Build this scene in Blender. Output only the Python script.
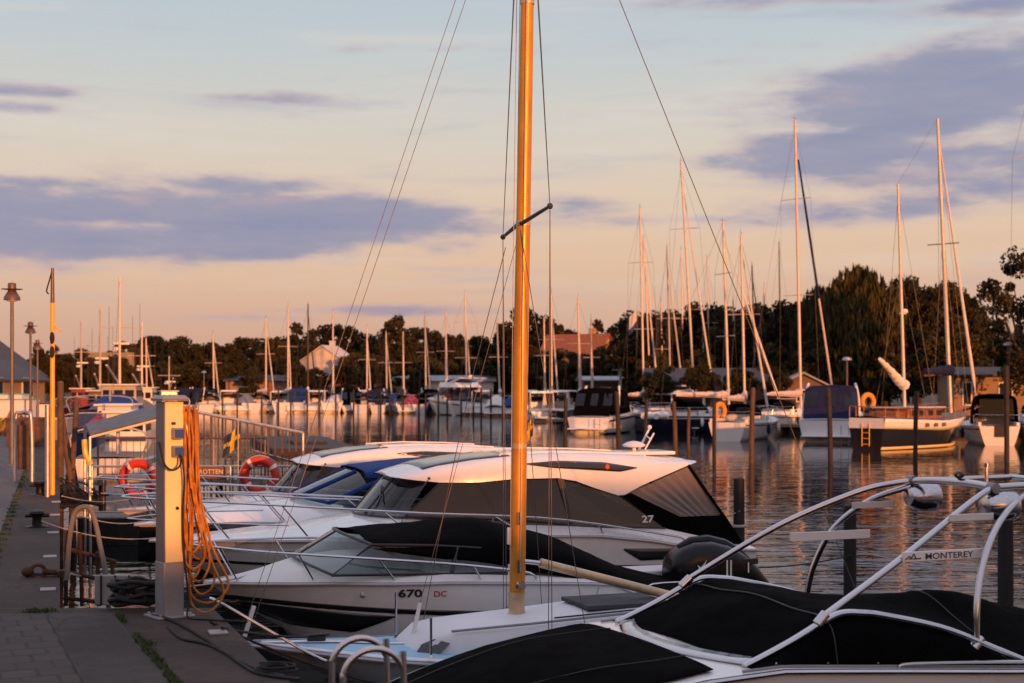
import bpy, bmesh, math, random
from mathutils import Vector, Matrix, Quaternion
from mathutils import noise as mnoise

for o in list(bpy.data.objects): bpy.data.objects.remove(o)
SC = bpy.context.scene
COL = SC.collection
R = math.radians
random.seed(7)

# ------------------------------------------------------------------ camera
EYE, F = 3.2, 1422.0            # eye height above the water (m); focal length in pixels of a 1024 wide picture
HOR = 385.0                     # picture row of the horizon
cam_d = bpy.data.cameras.new('camera'); cam = bpy.data.objects.new('camera', cam_d); COL.objects.link(cam)
cam.location = (0, 0, EYE); cam.rotation_euler = (R(90), 0, 0)
cam_d.sensor_width = 36; cam_d.lens = F / 1024 * 36
cam_d.shift_y = (HOR - 341.5) / 1024
cam_d.clip_start = 0.1; cam_d.clip_end = 6000
cam_d.dof.use_dof = True; cam_d.dof.focus_distance = 14.5; cam_d.dof.aperture_fstop = 2.6
SC.camera = cam

# ------------------------------------------------------------------ sky and sun
SUN_EL, SUN_AZ = 4.4, 26.0      # low evening sun behind the viewer, a little to the right
svec = Vector((math.sin(R(SUN_AZ)) * math.cos(R(SUN_EL)), -math.cos(R(SUN_AZ)) * math.cos(R(SUN_EL)), math.sin(R(SUN_EL))))
sd = bpy.data.lights.new('sun', 'SUN'); sun = bpy.data.objects.new('sun', sd); COL.objects.link(sun)
sd.energy = 5.0; sd.angle = R(0.6); sd.color = (1.0, 0.35, 0.10)
sun.location = (20, -60, 30); sun.rotation_euler = (-svec).to_track_quat('-Z', 'Y').to_euler()

W = bpy.data.worlds.new('World'); SC.world = W; W.use_nodes = True
SC.view_settings.view_transform = 'Standard'; SC.view_settings.look = 'None'
SC.view_settings.exposure = 0.0; SC.view_settings.gamma = 1.0; SC.view_settings.use_curve_mapping = False
SC.cycles.use_denoising = True
SC.cycles.max_bounces = 6; SC.cycles.transparent_max_bounces = 12
SC.cycles.caustics_reflective = False; SC.cycles.caustics_refractive = False
SC.cycles.sample_clamp_indirect = 4.0


class NT:
    """Small node-tree writer."""
    def __init__(s, nt): s.nt = nt; s.n = nt.nodes; s.l = nt.links
    def node(s, t, **kw):
        n = s.n.new(t)
        for k, v in kw.items(): setattr(n, k, v)
        return n
    def link(s, a, b): s.l.new(a, b)
    def val(s, sock, v):
        if hasattr(v, 'is_output') or isinstance(v, bpy.types.NodeSocket): s.l.new(v, sock)
        else: sock.default_value = v
    def math(s, op, a, b=0.0, c=None, clamp=False):
        n = s.node('ShaderNodeMath', operation=op, use_clamp=clamp)
        s.val(n.inputs[0], a); s.val(n.inputs[1], b)
        if c is not None: s.val(n.inputs[2], c)
        return n.outputs[0]
    def mix(s, f, a, b, bt='MIX'):
        n = s.node('ShaderNodeMix', data_type='RGBA', blend_type=bt)
        s.val(n.inputs[0], f); s.val(n.inputs[6], a); s.val(n.inputs[7], b)
        return n.outputs[2]
    def ramp(s, f, stops, interp='LINEAR'):
        n = s.node('ShaderNodeValToRGB'); cr = n.color_ramp; cr.interpolation = interp
        while len(cr.elements) < len(stops): cr.elements.new(0.5)
        for e, (p, c) in zip(cr.elements, stops):
            e.position = p; e.color = c if len(c) == 4 else (*c, 1)
        s.val(n.inputs[0], f); return n.outputs[0]
    def noise(s, vec, scale, detail=3, rough=0.5, dist=0.0):
        n = s.node('ShaderNodeTexNoise'); s.val(n.inputs['Vector'], vec)
        n.inputs['Scale'].default_value = scale; n.inputs['Detail'].default_value = detail
        n.inputs['Roughness'].default_value = rough; n.inputs['Distortion'].default_value = dist
        return n.outputs[0]
    def mapping(s, vec, scale=(1, 1, 1), loc=(0, 0, 0), rot=(0, 0, 0)):
        n = s.node('ShaderNodeMapping'); s.val(n.inputs[0], vec)
        n.inputs['Scale'].default_value = scale; n.inputs['Location'].default_value = loc; n.inputs['Rotation'].default_value = rot
        return n.outputs[0]
    def smooth(s, v, a, b, lo=0.0, hi=1.0):
        n = s.node('ShaderNodeMapRange', interpolation_type='SMOOTHSTEP')
        s.val(n.inputs[0], v); n.inputs[1].default_value = a; n.inputs[2].default_value = b
        n.inputs[3].default_value = lo; n.inputs[4].default_value = hi
        return n.outputs[0]


def build_sky():
    t = NT(W.node_tree); t.n.clear()
    out = t.node('ShaderNodeOutputWorld'); bg = t.node('ShaderNodeBackground')
    tc = t.node('ShaderNodeTexCoord'); d = tc.outputs['Generated']
    sx = t.node('ShaderNodeSeparateXYZ'); t.link(d, sx.inputs[0])
    X, Y, Z = sx.outputs
    az = t.math('ARCTAN2', X, Y)
    el = t.math('ARCSINE', Z)
    sky = t.node('ShaderNodeTexSky', sky_type='NISHITA'); sky.sun_disc = False
    sky.sun_elevation = R(SUN_EL); sky.sun_rotation = R(180 - SUN_AZ)
    sky.air_density = 1.6; sky.dust_density = 2.5; sky.ozone_density = 1.5
    # the evening air opposite the sun: a rosy belt under pale blue
    e01 = t.math('DIVIDE', el, 1.5708, clamp=True)
    belt = t.ramp(e01, [(0.0, (0.58, 0.34, 0.26)), (0.022, (0.66, 0.40, 0.29)), (0.055, (0.76, 0.52, 0.36)),
                        (0.085, (0.74, 0.59, 0.46)), (0.115, (0.66, 0.62, 0.555)), (0.15, (0.54, 0.595, 0.62)),
                        (0.19, (0.45, 0.54, 0.65)), (0.33, (0.66, 0.67, 0.82)), (0.6, (0.72, 0.71, 0.88)), (1.0, (0.66, 0.65, 0.84))])
    # clouds laid out over the directions of the sky
    cmb = t.node('ShaderNodeCombineXYZ'); t.link(az, cmb.inputs[0]); t.link(el, cmb.inputs[1])
    p = cmb.outputs[0]
    wob = t.noise(t.mapping(p, (7, 22, 1)), 1.0, 5, 0.6)
    wob2 = t.noise(t.mapping(p, (16, 75, 1), (3, 1, 0)), 1.0, 4, 0.55)
    wsum = t.math('ADD', t.math('MULTIPLY', t.math('SUBTRACT', wob, 0.5), 2.6), t.math('MULTIPLY', t.math('SUBTRACT', wob2, 0.5), 1.1))
    blobs = [(-1.0, 214, 420, 34, 1.0), (150, 246, 280, 26, 1.05), (330, 222, 210, 34, 1.1), (40, 196, 170, 16, .8), (250, 190, 160, 16, .75), (640, 222, 260, 14, .60), (900, 214, 230, 22, .74), (560, 212, 120, 20, .6),
             (850, 158, 180, 30, .95), (955, 108, 200, 60, 1.1), (1010, 170, 220, 52, .95), (800, 165, 110, 20, .8), (1180, 130, 220, 70, 1.0), (905, 3, 260, 13, .85), (1010, 24, 110, 16, .75), (1060, 200, 200, 30, .8),
             (290, 102, 100, 13, .70), (280, 118, 90, 8, .5), (8, 106, 80, 10, .8), (15, 122, 60, 9, .75), (110, 100, 90, 7, .42), (470, 46, 190, 11, .48), (730, 66, 100, 8, .55), (600, 48, 90, 8, .4), (370, 52, 80, 7, .4),
             (390, 311, 170, 9, .78), (250, 319, 150, 6, .55), (560, 330, 90, 5, .35), (620, 160, 150, 8, .32), (440, 244, 130, 16, .65), (150, 60, 60, 5, .35), (700, 128, 120, 9, .4)]
    acc = None
    for (px, py, sxp, syp, w) in blobs:
        a0 = math.atan2(px - 512, F); e0 = math.atan2(HOR - py, F)
        dx = t.math('DIVIDE', t.math('SUBTRACT', az, a0), sxp / F)
        dy = t.math('DIVIDE', t.math('SUBTRACT', el, e0), syp / F)
        r2 = t.math('ADD', t.math('MULTIPLY', dx, dx), t.math('MULTIPLY', dy, dy))
        g = t.math('MULTIPLY', t.math('POWER', 2.71828, t.math('MULTIPLY', r2, -1.0)), w)
        acc = g if acc is None else t.math('MAXIMUM', acc, g)
    # the rest of the sky, outside the frame, carries loose clouds too
    gen = t.math('MULTIPLY', t.smooth(t.math('ABSOLUTE', az), 0.55, 0.9), t.math('MULTIPLY', t.noise(t.mapping(p, (3, 9, 1), (5, 5, 0)), 1.0, 4), 1.1))
    acc = t.math('MAXIMUM', acc, gen)
    field = t.math('ADD', acc, t.math('MULTIPLY', wsum, 0.56))
    mask = t.math('MULTIPLY', t.smooth(field, 0.26, 0.86), t.smooth(el, -0.005, 0.02))
    tint = t.noise(t.mapping(p, (10, 60, 1), (9, 2, 0)), 1.0, 4, 0.6)
    ccol = t.ramp(t.math('ADD', t.math('MULTIPLY', tint, 0.75), t.math('MULTIPLY', field, -0.28)),
                  [(0.0, (0.255, 0.275, 0.42)), (0.20, (0.31, 0.31, 0.43)), (0.36, (0.45, 0.36, 0.41)), (0.55, (0.64, 0.46, 0.42))])
    ci = t.noise(t.mapping(p, (3.2, 26, 1), (2, 7, 0)), 1.0, 6, .62, .4)
    belt = t.mix(t.math('MULTIPLY', t.smooth(ci, .46, .74), t.smooth(el, .03, .12, 0, .55)), belt, (.74, .66, .60, 1))
    ci2 = t.noise(t.mapping(p, (4.0, 34, 1), (8, 3, 0)), 1.0, 6, .62, .5)
    belt = t.mix(t.math('MULTIPLY', t.smooth(ci2, .52, .76), t.smooth(el, .02, .08, 0, .5)), belt, (.40, .41, .52, 1))
    ccol = t.mix(t.smooth(field, .78, .40, 0, .62), ccol, (.68, .50, .49, 1))      # rosy thin edges
    low = t.smooth(el, 0.0, 0.10)
    ccol = t.mix(low, t.mix(0.5, ccol, (0.46, 0.27, 0.25, 1)), ccol)
    front = t.mix(t.math('MULTIPLY', mask, 0.90), belt, ccol)
    # blend to the physical sky towards the sun's side
    side = t.math('MULTIPLY', t.smooth(Y, 0.2, -0.6), t.smooth(Z, 0.42, 0.10))
    nis = t.node('ShaderNodeVectorMath', operation='MULTIPLY'); t.link(sky.outputs[0], nis.inputs[0]); nis.inputs[1].default_value = (1.0, .80, 1.12)   # rosy evening haze
    bg.inputs['Strength'].default_value = 1.0
    t.link(front, bg.inputs['Color'])
    bg2 = t.node('ShaderNodeBackground'); t.link(nis.outputs[0], bg2.inputs['Color']); bg2.inputs['Strength'].default_value = 0.13
    mx = t.node('ShaderNodeMixShader'); t.link(side, mx.inputs[0]); t.link(bg.outputs[0], mx.inputs[1]); t.link(bg2.outputs[0], mx.inputs[2])
    t.link(mx.outputs[0], out.inputs['Surface'])
build_sky()

# ------------------------------------------------------------------ materials
MATS = {}
def mat(name, col, rough=0.5, metal=0.0, spec=0.5, coat=0.0, var=0.0, vscale=4.0, bump=0.0, bscale=40.0, dirt=0.0):
    """Principled surface with a little procedural variation of colour and relief."""
    if name in MATS: return MATS[name]
    m = bpy.data.materials.new(name); m.use_nodes = True
    t = NT(m.node_tree); b = t.n['Principled BSDF']
    b.inputs['Roughness'].default_value = rough; b.inputs['Metallic'].default_value = metal
    b.inputs['Specular IOR Level'].default_value = spec; b.inputs['Coat Weight'].default_value = coat
    b.inputs['Coat Roughness'].default_value = 0.06
    tc = t.node('ShaderNodeTexCoord'); v = tc.outputs['Object']
    c = (*col, 1)
    if var > 0:
        n = t.noise(v, vscale, 5, 0.6)
        dk = (col[0] * (1 - var), col[1] * (1 - var), col[2] * (1 - var), 1)
        lt = (min(1, col[0] * (1 + var)), min(1, col[1] * (1 + var)), min(1, col[2] * (1 + var)), 1)
        c = t.mix(t.smooth(n, 0.3, 0.7), dk, lt)
    if dirt > 0:
        n2 = t.noise(t.mapping(v, (3, 3, 0.8)), 2.0, 6, 0.65)
        c = t.mix(t.smooth(n2, 0.55, 0.8, 0, dirt), c, (col[0] * .45, col[1] * .42, col[2] * .36, 1))
    t.val(b.inputs['Base Color'], c)
    rn = t.noise(v, 6.0, 4, 0.6)
    t.link(t.smooth(rn, 0.3, 0.7, max(0.0, rough - 0.06), min(1, rough + 0.08)), b.inputs['Roughness'])
    if bump > 0:
        bn = t.node('ShaderNodeBump'); bn.inputs['Strength'].default_value = 0.6; bn.inputs['Distance'].default_value = bump
        t.link(t.noise(v, bscale, 4, 0.6), bn.inputs['Height']); t.link(bn.outputs[0], b.inputs['Normal'])
    MATS[name] = m; return m

def glass_mat(name, tint, trans, dcol=(.012, .012, .014)):
    m = bpy.data.materials.new(name); m.use_nodes = True; t = NT(m.node_tree); t.n.clear()
    out = t.node('ShaderNodeOutputMaterial')
    tr_ = t.node('ShaderNodeBsdfTransparent'); tr_.inputs[0].default_value = (*tint, 1)
    df = t.node('ShaderNodeBsdfDiffuse'); df.inputs[0].default_value = (*dcol, 1)
    gl = t.node('ShaderNodeBsdfGlossy'); gl.inputs['Roughness'].default_value = 0.04; gl.inputs[0].default_value = (1, 1, 1, 1)
    m1 = t.node('ShaderNodeMixShader'); m1.inputs[0].default_value = 1 - trans
    t.link(tr_.outputs[0], m1.inputs[1]); t.link(df.outputs[0], m1.inputs[2])
    ge = t.node('ShaderNodeNewGeometry'); dt = t.node('ShaderNodeVectorMath', operation='DOT_PRODUCT')
    t.link(ge.outputs['Incoming'], dt.inputs[0]); t.link(ge.outputs['Normal'], dt.inputs[1])
    fz = t.math('MULTIPLY_ADD', t.math('POWER', t.math('SUBTRACT', 1.0, t.math('ABSOLUTE', dt.outputs['Value'])), 5.0), .90, .045, clamp=True)
    m2 = t.node('ShaderNodeMixShader'); t.link(fz, m2.inputs[0]); t.link(m1.outputs[0], m2.inputs[1]); t.link(gl.outputs[0], m2.inputs[2])
    t.link(m2.outputs[0], out.inputs[0]); MATS[name] = m; return m

GEL = mat('white_gelcoat', (.78, .77, .76), .22, coat=.5, var=.03, vscale=1.5, dirt=.12)
MATTGEL = mat('chalky_gelcoat', (.70, .71, .74), .5, coat=.0, spec=.35, var=.05, vscale=1.5, dirt=.15)
GELG = mat('grey_gelcoat', (.42, .42, .44), .3, coat=.3, var=.05)
CREAM = mat('cream_gelcoat', (.66, .60, .50), .3, coat=.3, var=.05, dirt=.2)
BLKGEL = mat('black_gelcoat', (.012, .012, .014), .15, coat=.6)
NAVY = mat('navy_hull', (.012, .016, .045), .2, coat=.5)
BLUEHULL = mat('blue_hull', (.03, .06, .2), .25, coat=.4)
REDHULL = mat('red_hull', (.22, .02, .02), .3, coat=.3)
WOODHULL = mat('dark_planked_hull', (.035, .022, .015), .4, var=.3)
ANTIF = mat('antifouling', (.05, .012, .012), .8, var=.3)
DECKBLUE = mat('light_blue_deck', (.28, .50, .66), .6, var=.06, vscale=8, bump=.001, bscale=250, dirt=.1)
DECKW = mat('offwhite_nonskid', (.66, .66, .64), .55, var=.05, bump=.001, bscale=200, dirt=.12)
STEEL = mat('polished_steel', (.56, .56, .58), .2, metal=1.0)
GALV = mat('galvanised_steel', (.42, .42, .43), .45, metal=.8, var=.15, vscale=12)
ALU = mat('mast_aluminium', (.62, .52, .44), .45, metal=.3, var=.05)
DARKALU = mat('dark_mast_aluminium', (.06, .05, .05), .5, metal=.3)
WIRE = mat('rigging_wire', (.10, .09, .09), .5, metal=.3)
GOLD = mat('gold_anodised', (.66, .285, .035), .42, metal=.40, var=.12, vscale=3, dirt=.25)
BOOMG = mat('worn_gold_anodised', (.56, .43, .27), .4, metal=.4, var=.12, vscale=9)
BLKCAN = mat('black_canvas', (.0032, .003, .0036), .95, spec=.03, var=.2, bump=.012, bscale=5)
NAVYCAN = mat('navy_canvas', (.012, .018, .06), .85, spec=.2, var=.2, bump=.015, bscale=5)
BLUECAN = mat('blue_canvas', (.014, .05, .20), .8, spec=.2, var=.15, bump=.012, bscale=6)
REDCAN = mat('red_canvas', (.42, .03, .04), .8, var=.15, bump=.012, bscale=6)
PINKCAN = mat('pale_sail_canvas', (.62, .50, .46), .8, var=.12, bump=.02, bscale=5)
WHITECAN = mat('white_sailcloth', (.72, .68, .62), .8, var=.08, bump=.03, bscale=4)
GREENCAN = mat('green_canvas', (.03, .12, .06), .8, var=.15)
TURQ = mat('turquoise_plastic', (.05, .42, .45), .6, var=.1)
BLKPL = mat('black_plastic', (.014, .014, .016), .42)
MARK = mat('worn_white_paint', (.28, .27, .27), .6, var=.15, dirt=.3)
BLKRUB = mat('black_rubber', (.007, .007, .008), .7, var=.2)
COWL = mat('engine_cowling', (.006, .0065, .009), .28, coat=.1, spec=.25)
WHITEPL = mat('white_plastic', (.75, .74, .72), .45)
GREYPL = mat('grey_plastic', (.22, .23, .25), .5)
REDPL = mat('red_lettering', (.42, .05, .05), .4)
DKLET = mat('dark_lettering', (.03, .03, .035), .4)
WHLET = mat('pale_lettering', (.7, .68, .66), .4)
ORANGEHOSE = mat('orange_hose_rubber', (.42, .15, .010), .6, var=.32, vscale=14)
BUOYRED = mat('lifebuoy_red', (.62, .035, .018), .5, var=.1)
BUOYOR = mat('horseshoe_orange', (.80, .28, .02), .55, var=.1)
REFL = mat('reflective_tape', (.85, .82, .72), .35)
PEDY = mat('pedestal_cream_paint', (.84, .66, .34), .42, var=.06, vscale=3, dirt=.12)
PEDG = mat('pedestal_grey_metal', (.30, .29, .30), .45, metal=.35, var=.12, vscale=5, dirt=.3)
PEDS = mat('pedestal_side_metal', (.17, .165, .18), .5, metal=.3, var=.12)  # grey metal, darkened in base colour so the side face reads as shaded
POLEY = mat('yellow_pole_paint', (.86, .44, .03), .4, var=.1)
POLEG = mat('lamp_post_metal', (.16, .14, .13), .5, metal=.4, var=.1)
LAMPM = mat('lamp_hood_metal', (.15, .10, .085), .45, metal=.4)
ROPEW = mat('pale_rope', (.42, .38, .34), .8, var=.2, vscale=60)
ROPEB = mat('black_rope', (.015, .015, .017), .85, var=.3, vscale=60)
ROPEBL = mat('blue_rope', (.04, .05, .16), .8, var=.3, vscale=60)
RUST = mat('rusty_iron', (.075, .035, .022), .8, metal=.3, var=.4, vscale=15, bump=.004, bscale=40)
IRON = mat('black_iron', (.012, .012, .013), .5, metal=.4, var=.3)
PILE = mat('dark_wet_timber', (.028, .020, .016), .75, var=.4, vscale=7, bump=.01, bscale=12)
PILEB = mat('brown_timber', (.10, .055, .032), .75, var=.35, vscale=6, bump=.01, bscale=12)
PLANK = mat('weathered_planks', (.22, .17, .13), .8, var=.3, vscale=5, bump=.005, bscale=20)
TEAK = mat('varnished_wood', (.26, .095, .03), .35, coat=.3, var=.25, vscale=7)
SIGNW = mat('brown_sign_board', (.17, .07, .035), .6, var=.25, vscale=9)
BARK = mat('tree_bark', (.05, .036, .026), .9, var=.3, bump=.03, bscale=5)
DKGLASS = glass_mat('dark_glass', (.50, .46, .46), .74)
CLGLASS = glass_mat('clear_glass', (.72, .80, .80), .75)
VINYL = glass_mat('clear_vinyl', (.66, .60, .57), .38, (.30, .26, .26))
PANE = mat('dark_window_pane', (.02, .022, .026), .08, coat=.4)
GREENLEAF = mat('weed_leaf', (.05, .075, .02), .7, var=.3)
YFLAG = mat('flag_yellow', (.75, .50, .03), .7); BFLAG = mat('flag_blue', (.045, .055, .11), .7)
WFLAG = mat('flag_white', (.65, .62, .60), .7); RFLAG = mat('flag_red', (.5, .05, .04), .7)
SKIN = mat('skin', (.38, .20, .13), .6); CLOTH = mat('dark_clothing', (.02, .022, .03), .85)
SOLAR = mat('solar_panel', (.012, .016, .04), .15, coat=.5)


def foliage_mat(name, c1, c2):
    m = bpy.data.materials.new(name); m.use_nodes = True; t = NT(m.node_tree); b = t.n['Principled BSDF']
    tc = t.node('ShaderNodeTexCoord'); oi = t.node('ShaderNodeObjectInfo')
    n = t.noise(tc.outputs['Object'], 0.9, 4, 0.6)
    n = t.math('ADD', n, t.math('MULTIPLY', t.math('SUBTRACT', oi.outputs['Random'], .5), .35))
    t.link(t.mix(t.smooth(n, .3, .7), (*c1, 1), (*c2, 1)), b.inputs['Base Color'])
    b.inputs['Roughness'].default_value = .75; b.inputs['Specular IOR Level'].default_value = .15
    MATS[name] = m; return m
LEAF = foliage_mat('broad_leaves', (.014, .0145, .0055), (.050, .040, .013))
LEAF2 = foliage_mat('olive_leaves', (.024, .024, .009), (.060, .050, .018))
NEEDLE = foliage_mat('conifer_needles', (.016, .022, .010), (.038, .040, .016))
WILLOW = foliage_mat('willow_leaves', (.034, .031, .010), (.080, .062, .021))


def brick_mat(name, c1, c2, mortar, sx, sy, msize, rough=.85):
    m = bpy.data.materials.new(name); m.use_nodes = True; t = NT(m.node_tree); b = t.n['Principled BSDF']
    tc = t.node('ShaderNodeTexCoord')
    br = t.node('ShaderNodeTexBrick'); t.link(tc.outputs['Object'], br.inputs['Vector'])
    br.inputs['Scale'].default_value = 1.0; br.inputs['Brick Width'].default_value = sx; br.inputs['Row Height'].default_value = sy
    br.inputs['Mortar Size'].default_value = msize; br.inputs['Mortar Smooth'].default_value = .3
    br.inputs['Color1'].default_value = (*c1, 1); br.inputs['Color2'].default_value = (*c2, 1); br.inputs['Mortar'].default_value = (*mortar, 1)
    n = t.noise(tc.outputs['Object'], 1.7, 6, .65)
    n2 = t.noise(tc.outputs['Object'], 14, 4, .6)
    c = t.mix(t.smooth(n, .35, .75, 0, .55), br.outputs['Color'], (c1[0] * .5, c1[1] * .48, c1[2] * .48, 1))
    c = t.mix(t.smooth(t.noise(tc.outputs['Object'], 5, 5, .7), .55, .68, 0, .6), c, (c1[0] * 1.7, c1[1] * 1.6, c1[2] * 1.5, 1))
    c = t.mix(t.smooth(n2, .35, .7, 0, .35), c, (c1[0] * 1.25, c1[1] * 1.2, c1[2] * 1.15, 1))
    t.link(c, b.inputs['Base Color']); b.inputs['Roughness'].default_value = rough
    bn = t.node('ShaderNodeBump'); bn.inputs['Distance'].default_value = .008; bn.inputs['Strength'].default_value = .8
    h = t.math('ADD', t.math('MULTIPLY', br.outputs['Fac'], -1.0), t.math('MULTIPLY', n2, .35))
    t.link(h, bn.inputs['Height']); t.link(bn.outputs[0], b.inputs['Normal'])
    MATS[name] = m; return m

def concrete_mat(name, c, rough=.85):
    m = bpy.data.materials.new(name); m.use_nodes = True; t = NT(m.node_tree); b = t.n['Principled BSDF']
    tc = t.node('ShaderNodeTexCoord'); v = tc.outputs['Object']
    n1 = t.noise(v, .8, 6, .65); n2 = t.noise(v, 9, 5, .65); n3 = t.noise(v, 34, 3, .7)
    col = t.mix(t.smooth(n1, .34, .66), (c[0] * .5, c[1] * .48, c[2] * .46, 1), (c[0] * 1.35, c[1] * 1.33, c[2] * 1.3, 1))
    col = t.mix(t.smooth(n2, .48, .66, 0, .75), col, (c[0] * .5, c[1] * .48, c[2] * .45, 1))
    col = t.mix(t.smooth(n3, .58, .68, 0, .6), col, (c[0] * 1.7, c[1] * 1.65, c[2] * 1.6, 1))
    vo = t.node('ShaderNodeTexVoronoi', feature='DISTANCE_TO_EDGE'); vo.inputs['Scale'].default_value = .55
    wv = t.node('ShaderNodeVectorMath', operation='ADD'); t.link(v, wv.inputs[0]); nz = t.node('ShaderNodeTexNoise'); nz.inputs['Scale'].default_value = 2.2; nz.inputs['Detail'].default_value = 5; t.link(v, nz.inputs['Vector'])
    sc_ = t.node('ShaderNodeVectorMath', operation='SCALE'); t.link(nz.outputs[1], sc_.inputs[0]); sc_.inputs['Scale'].default_value = .7; t.link(sc_.outputs[0], wv.inputs[1]); t.link(wv.outputs[0], vo.inputs['Vector'])
    col = t.mix(t.smooth(vo.outputs['Distance'], .010, .003, 0, .8), col, (c[0] * .25, c[1] * .25, c[2] * .25, 1))
    st_ = t.noise(t.mapping(v, (.9, 2.2, 1)), 1.0, 5, .7)
    col = t.mix(t.smooth(st_, .60, .70, 0, .6), col, (c[0] * 2.0, c[1] * 1.8, c[2] * 1.6, 1))
    t.link(col, b.inputs['Base Color']); b.inputs['Roughness'].default_value = rough
    bn = t.node('ShaderNodeBump'); bn.inputs['Distance'].default_value = .012; bn.inputs['Strength'].default_value = 1.0
    t.link(t.math('ADD', n3, t.math('MULTIPLY', n2, 1.5)), bn.inputs['Height']); t.link(bn.outputs[0], b.inputs['Normal'])
    MATS[name] = m; return m
PAVER = brick_mat('grey_pavers', (.058, .044, .038), (.036, .028, .025), (.014, .012, .012), .21, .235, .012)
PAVEROLD = brick_mat('worn_path_pavers', (.13, .112, .108), (.11, .095, .092), (.05, .044, .042), .22, .11, .006)
CONC = concrete_mat('quay_concrete', (.040, .0255, .019))
CONC2 = concrete_mat('kerb_concrete', (.042, .034, .031))
CONCW = concrete_mat('wet_quay_face', (.05, .043, .04))
EARTH = concrete_mat('shore_earth', (.06, .055, .035))
WALLW = mat('white_render', (.62, .57, .52), .85, var=.08, vscale=1.0)
WALLDK = mat('umber_boards', (.15, .105, .075), .85, var=.15, vscale=1.5)
WALLT = mat('tan_boards', (.27, .18, .115), .8, var=.12, vscale=1.5)
WALLBR = mat('brown_boards', (.12, .075, .05), .8, var=.2)
WALLO = mat('ochre_render', (.45, .25, .10), .85, var=.1, vscale=1.0)
ROOFD = mat('dark_roofing', (.045, .042, .048), .7, var=.15)
ROOFR = mat('red_roof_tiles', (.26, .055, .035), .8, var=.2, vscale=3)
ROOFO = mat('orange_roof_tiles', (.27, .088, .035), .8, var=.2, vscale=3)
ROOFG = mat('grey_metal_roof', (.26, .27, .30), .45, metal=.3, var=.1)

def water_mat():
    m = bpy.data.materials.new('harbour_water'); m.use_nodes = True; t = NT(m.node_tree); b = t.n['Principled BSDF']
    b.inputs['Base Color'].default_value = (.010, .012, .012, 1); b.inputs['Roughness'].default_value = .035
    b.inputs['IOR'].default_value = 1.22; b.inputs['Specular IOR Level'].default_value = .5
    tc = t.node('ShaderNodeTexCoord'); v = tc.outputs['Object']
    a = t.noise(t.mapping(v, (.40, .95, 1), rot=(0, 0, R(7))), 1.0, 2, .5, .5)
    c = t.noise(t.mapping(v, (1.1, 3.1, 1), rot=(0, 0, R(-8))), 1.0, 2, .5, .6)
    e = t.noise(t.mapping(v, (5.0, 8.0, 1), rot=(0, 0, R(8))), 1.0, 2, .5, .5)
    calm = t.smooth(t.noise(t.mapping(v, (.03, .05, 1)), 1.0, 3), .35, .65, .55, 1.15)
    h = t.math('ADD', t.math('MULTIPLY', a, 1.0), t.math('ADD', t.math('MULTIPLY', c, .40), t.math('MULTIPLY', e, .05)))
    sxyz = t.node('ShaderNodeSeparateXYZ'); t.link(v, sxyz.inputs[0])
    h = t.math('MULTIPLY', t.math('MULTIPLY', h, calm), t.smooth(sxyz.outputs[1], 16, 75, 1.0, .36))   # the far side lies calm in the lee of the boats
    bn = t.node('ShaderNodeBump'); bn.inputs['Distance'].default_value = .045; bn.inputs['Strength'].default_value = 1.0
    t.link(h, bn.inputs['Height']); t.link(bn.outputs[0], b.inputs['Normal'])
    return m
WATER = water_mat()

# ------------------------------------------------------------------ mesh helpers
def V(*a): return Vector(a)
def cr(pts, n):
    """Catmull-Rom curve through pts, n samples (points of any dimension)."""
    P = [tuple(p) for p in pts]; k = len(P) - 1; out = []
    for i in range(n):
        u = i / (n - 1) * k; j = min(int(u), k - 1); f = u - j
        p0, p1, p2, p3 = P[max(j - 1, 0)], P[j], P[j + 1], P[min(j + 2, k)]
        out.append(tuple(.5 * (2 * b + (c - a) * f + (2 * a - 5 * b + 4 * c - d) * f * f + (3 * b - a - 3 * c + d) * f ** 3) for a, b, c, d in zip(p0, p1, p2, p3)))
    return out
def lerp1(tab, x):
    """Piecewise-linear table lookup [(x, a, b...)]."""
    if x <= tab[0][0]: return tab[0][1:] if len(tab[0]) > 2 else tab[0][1]
    for p, q in zip(tab, tab[1:]):
        if x <= q[0]:
            f = (x - p[0]) / max(1e-9, q[0] - p[0]); r = tuple(a + (b - a) * f for a, b in zip(p[1:], q[1:]))
            return r if len(r) > 1 else r[0]
    return tab[-1][1:] if len(tab[-1]) > 2 else tab[-1][1]

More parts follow.
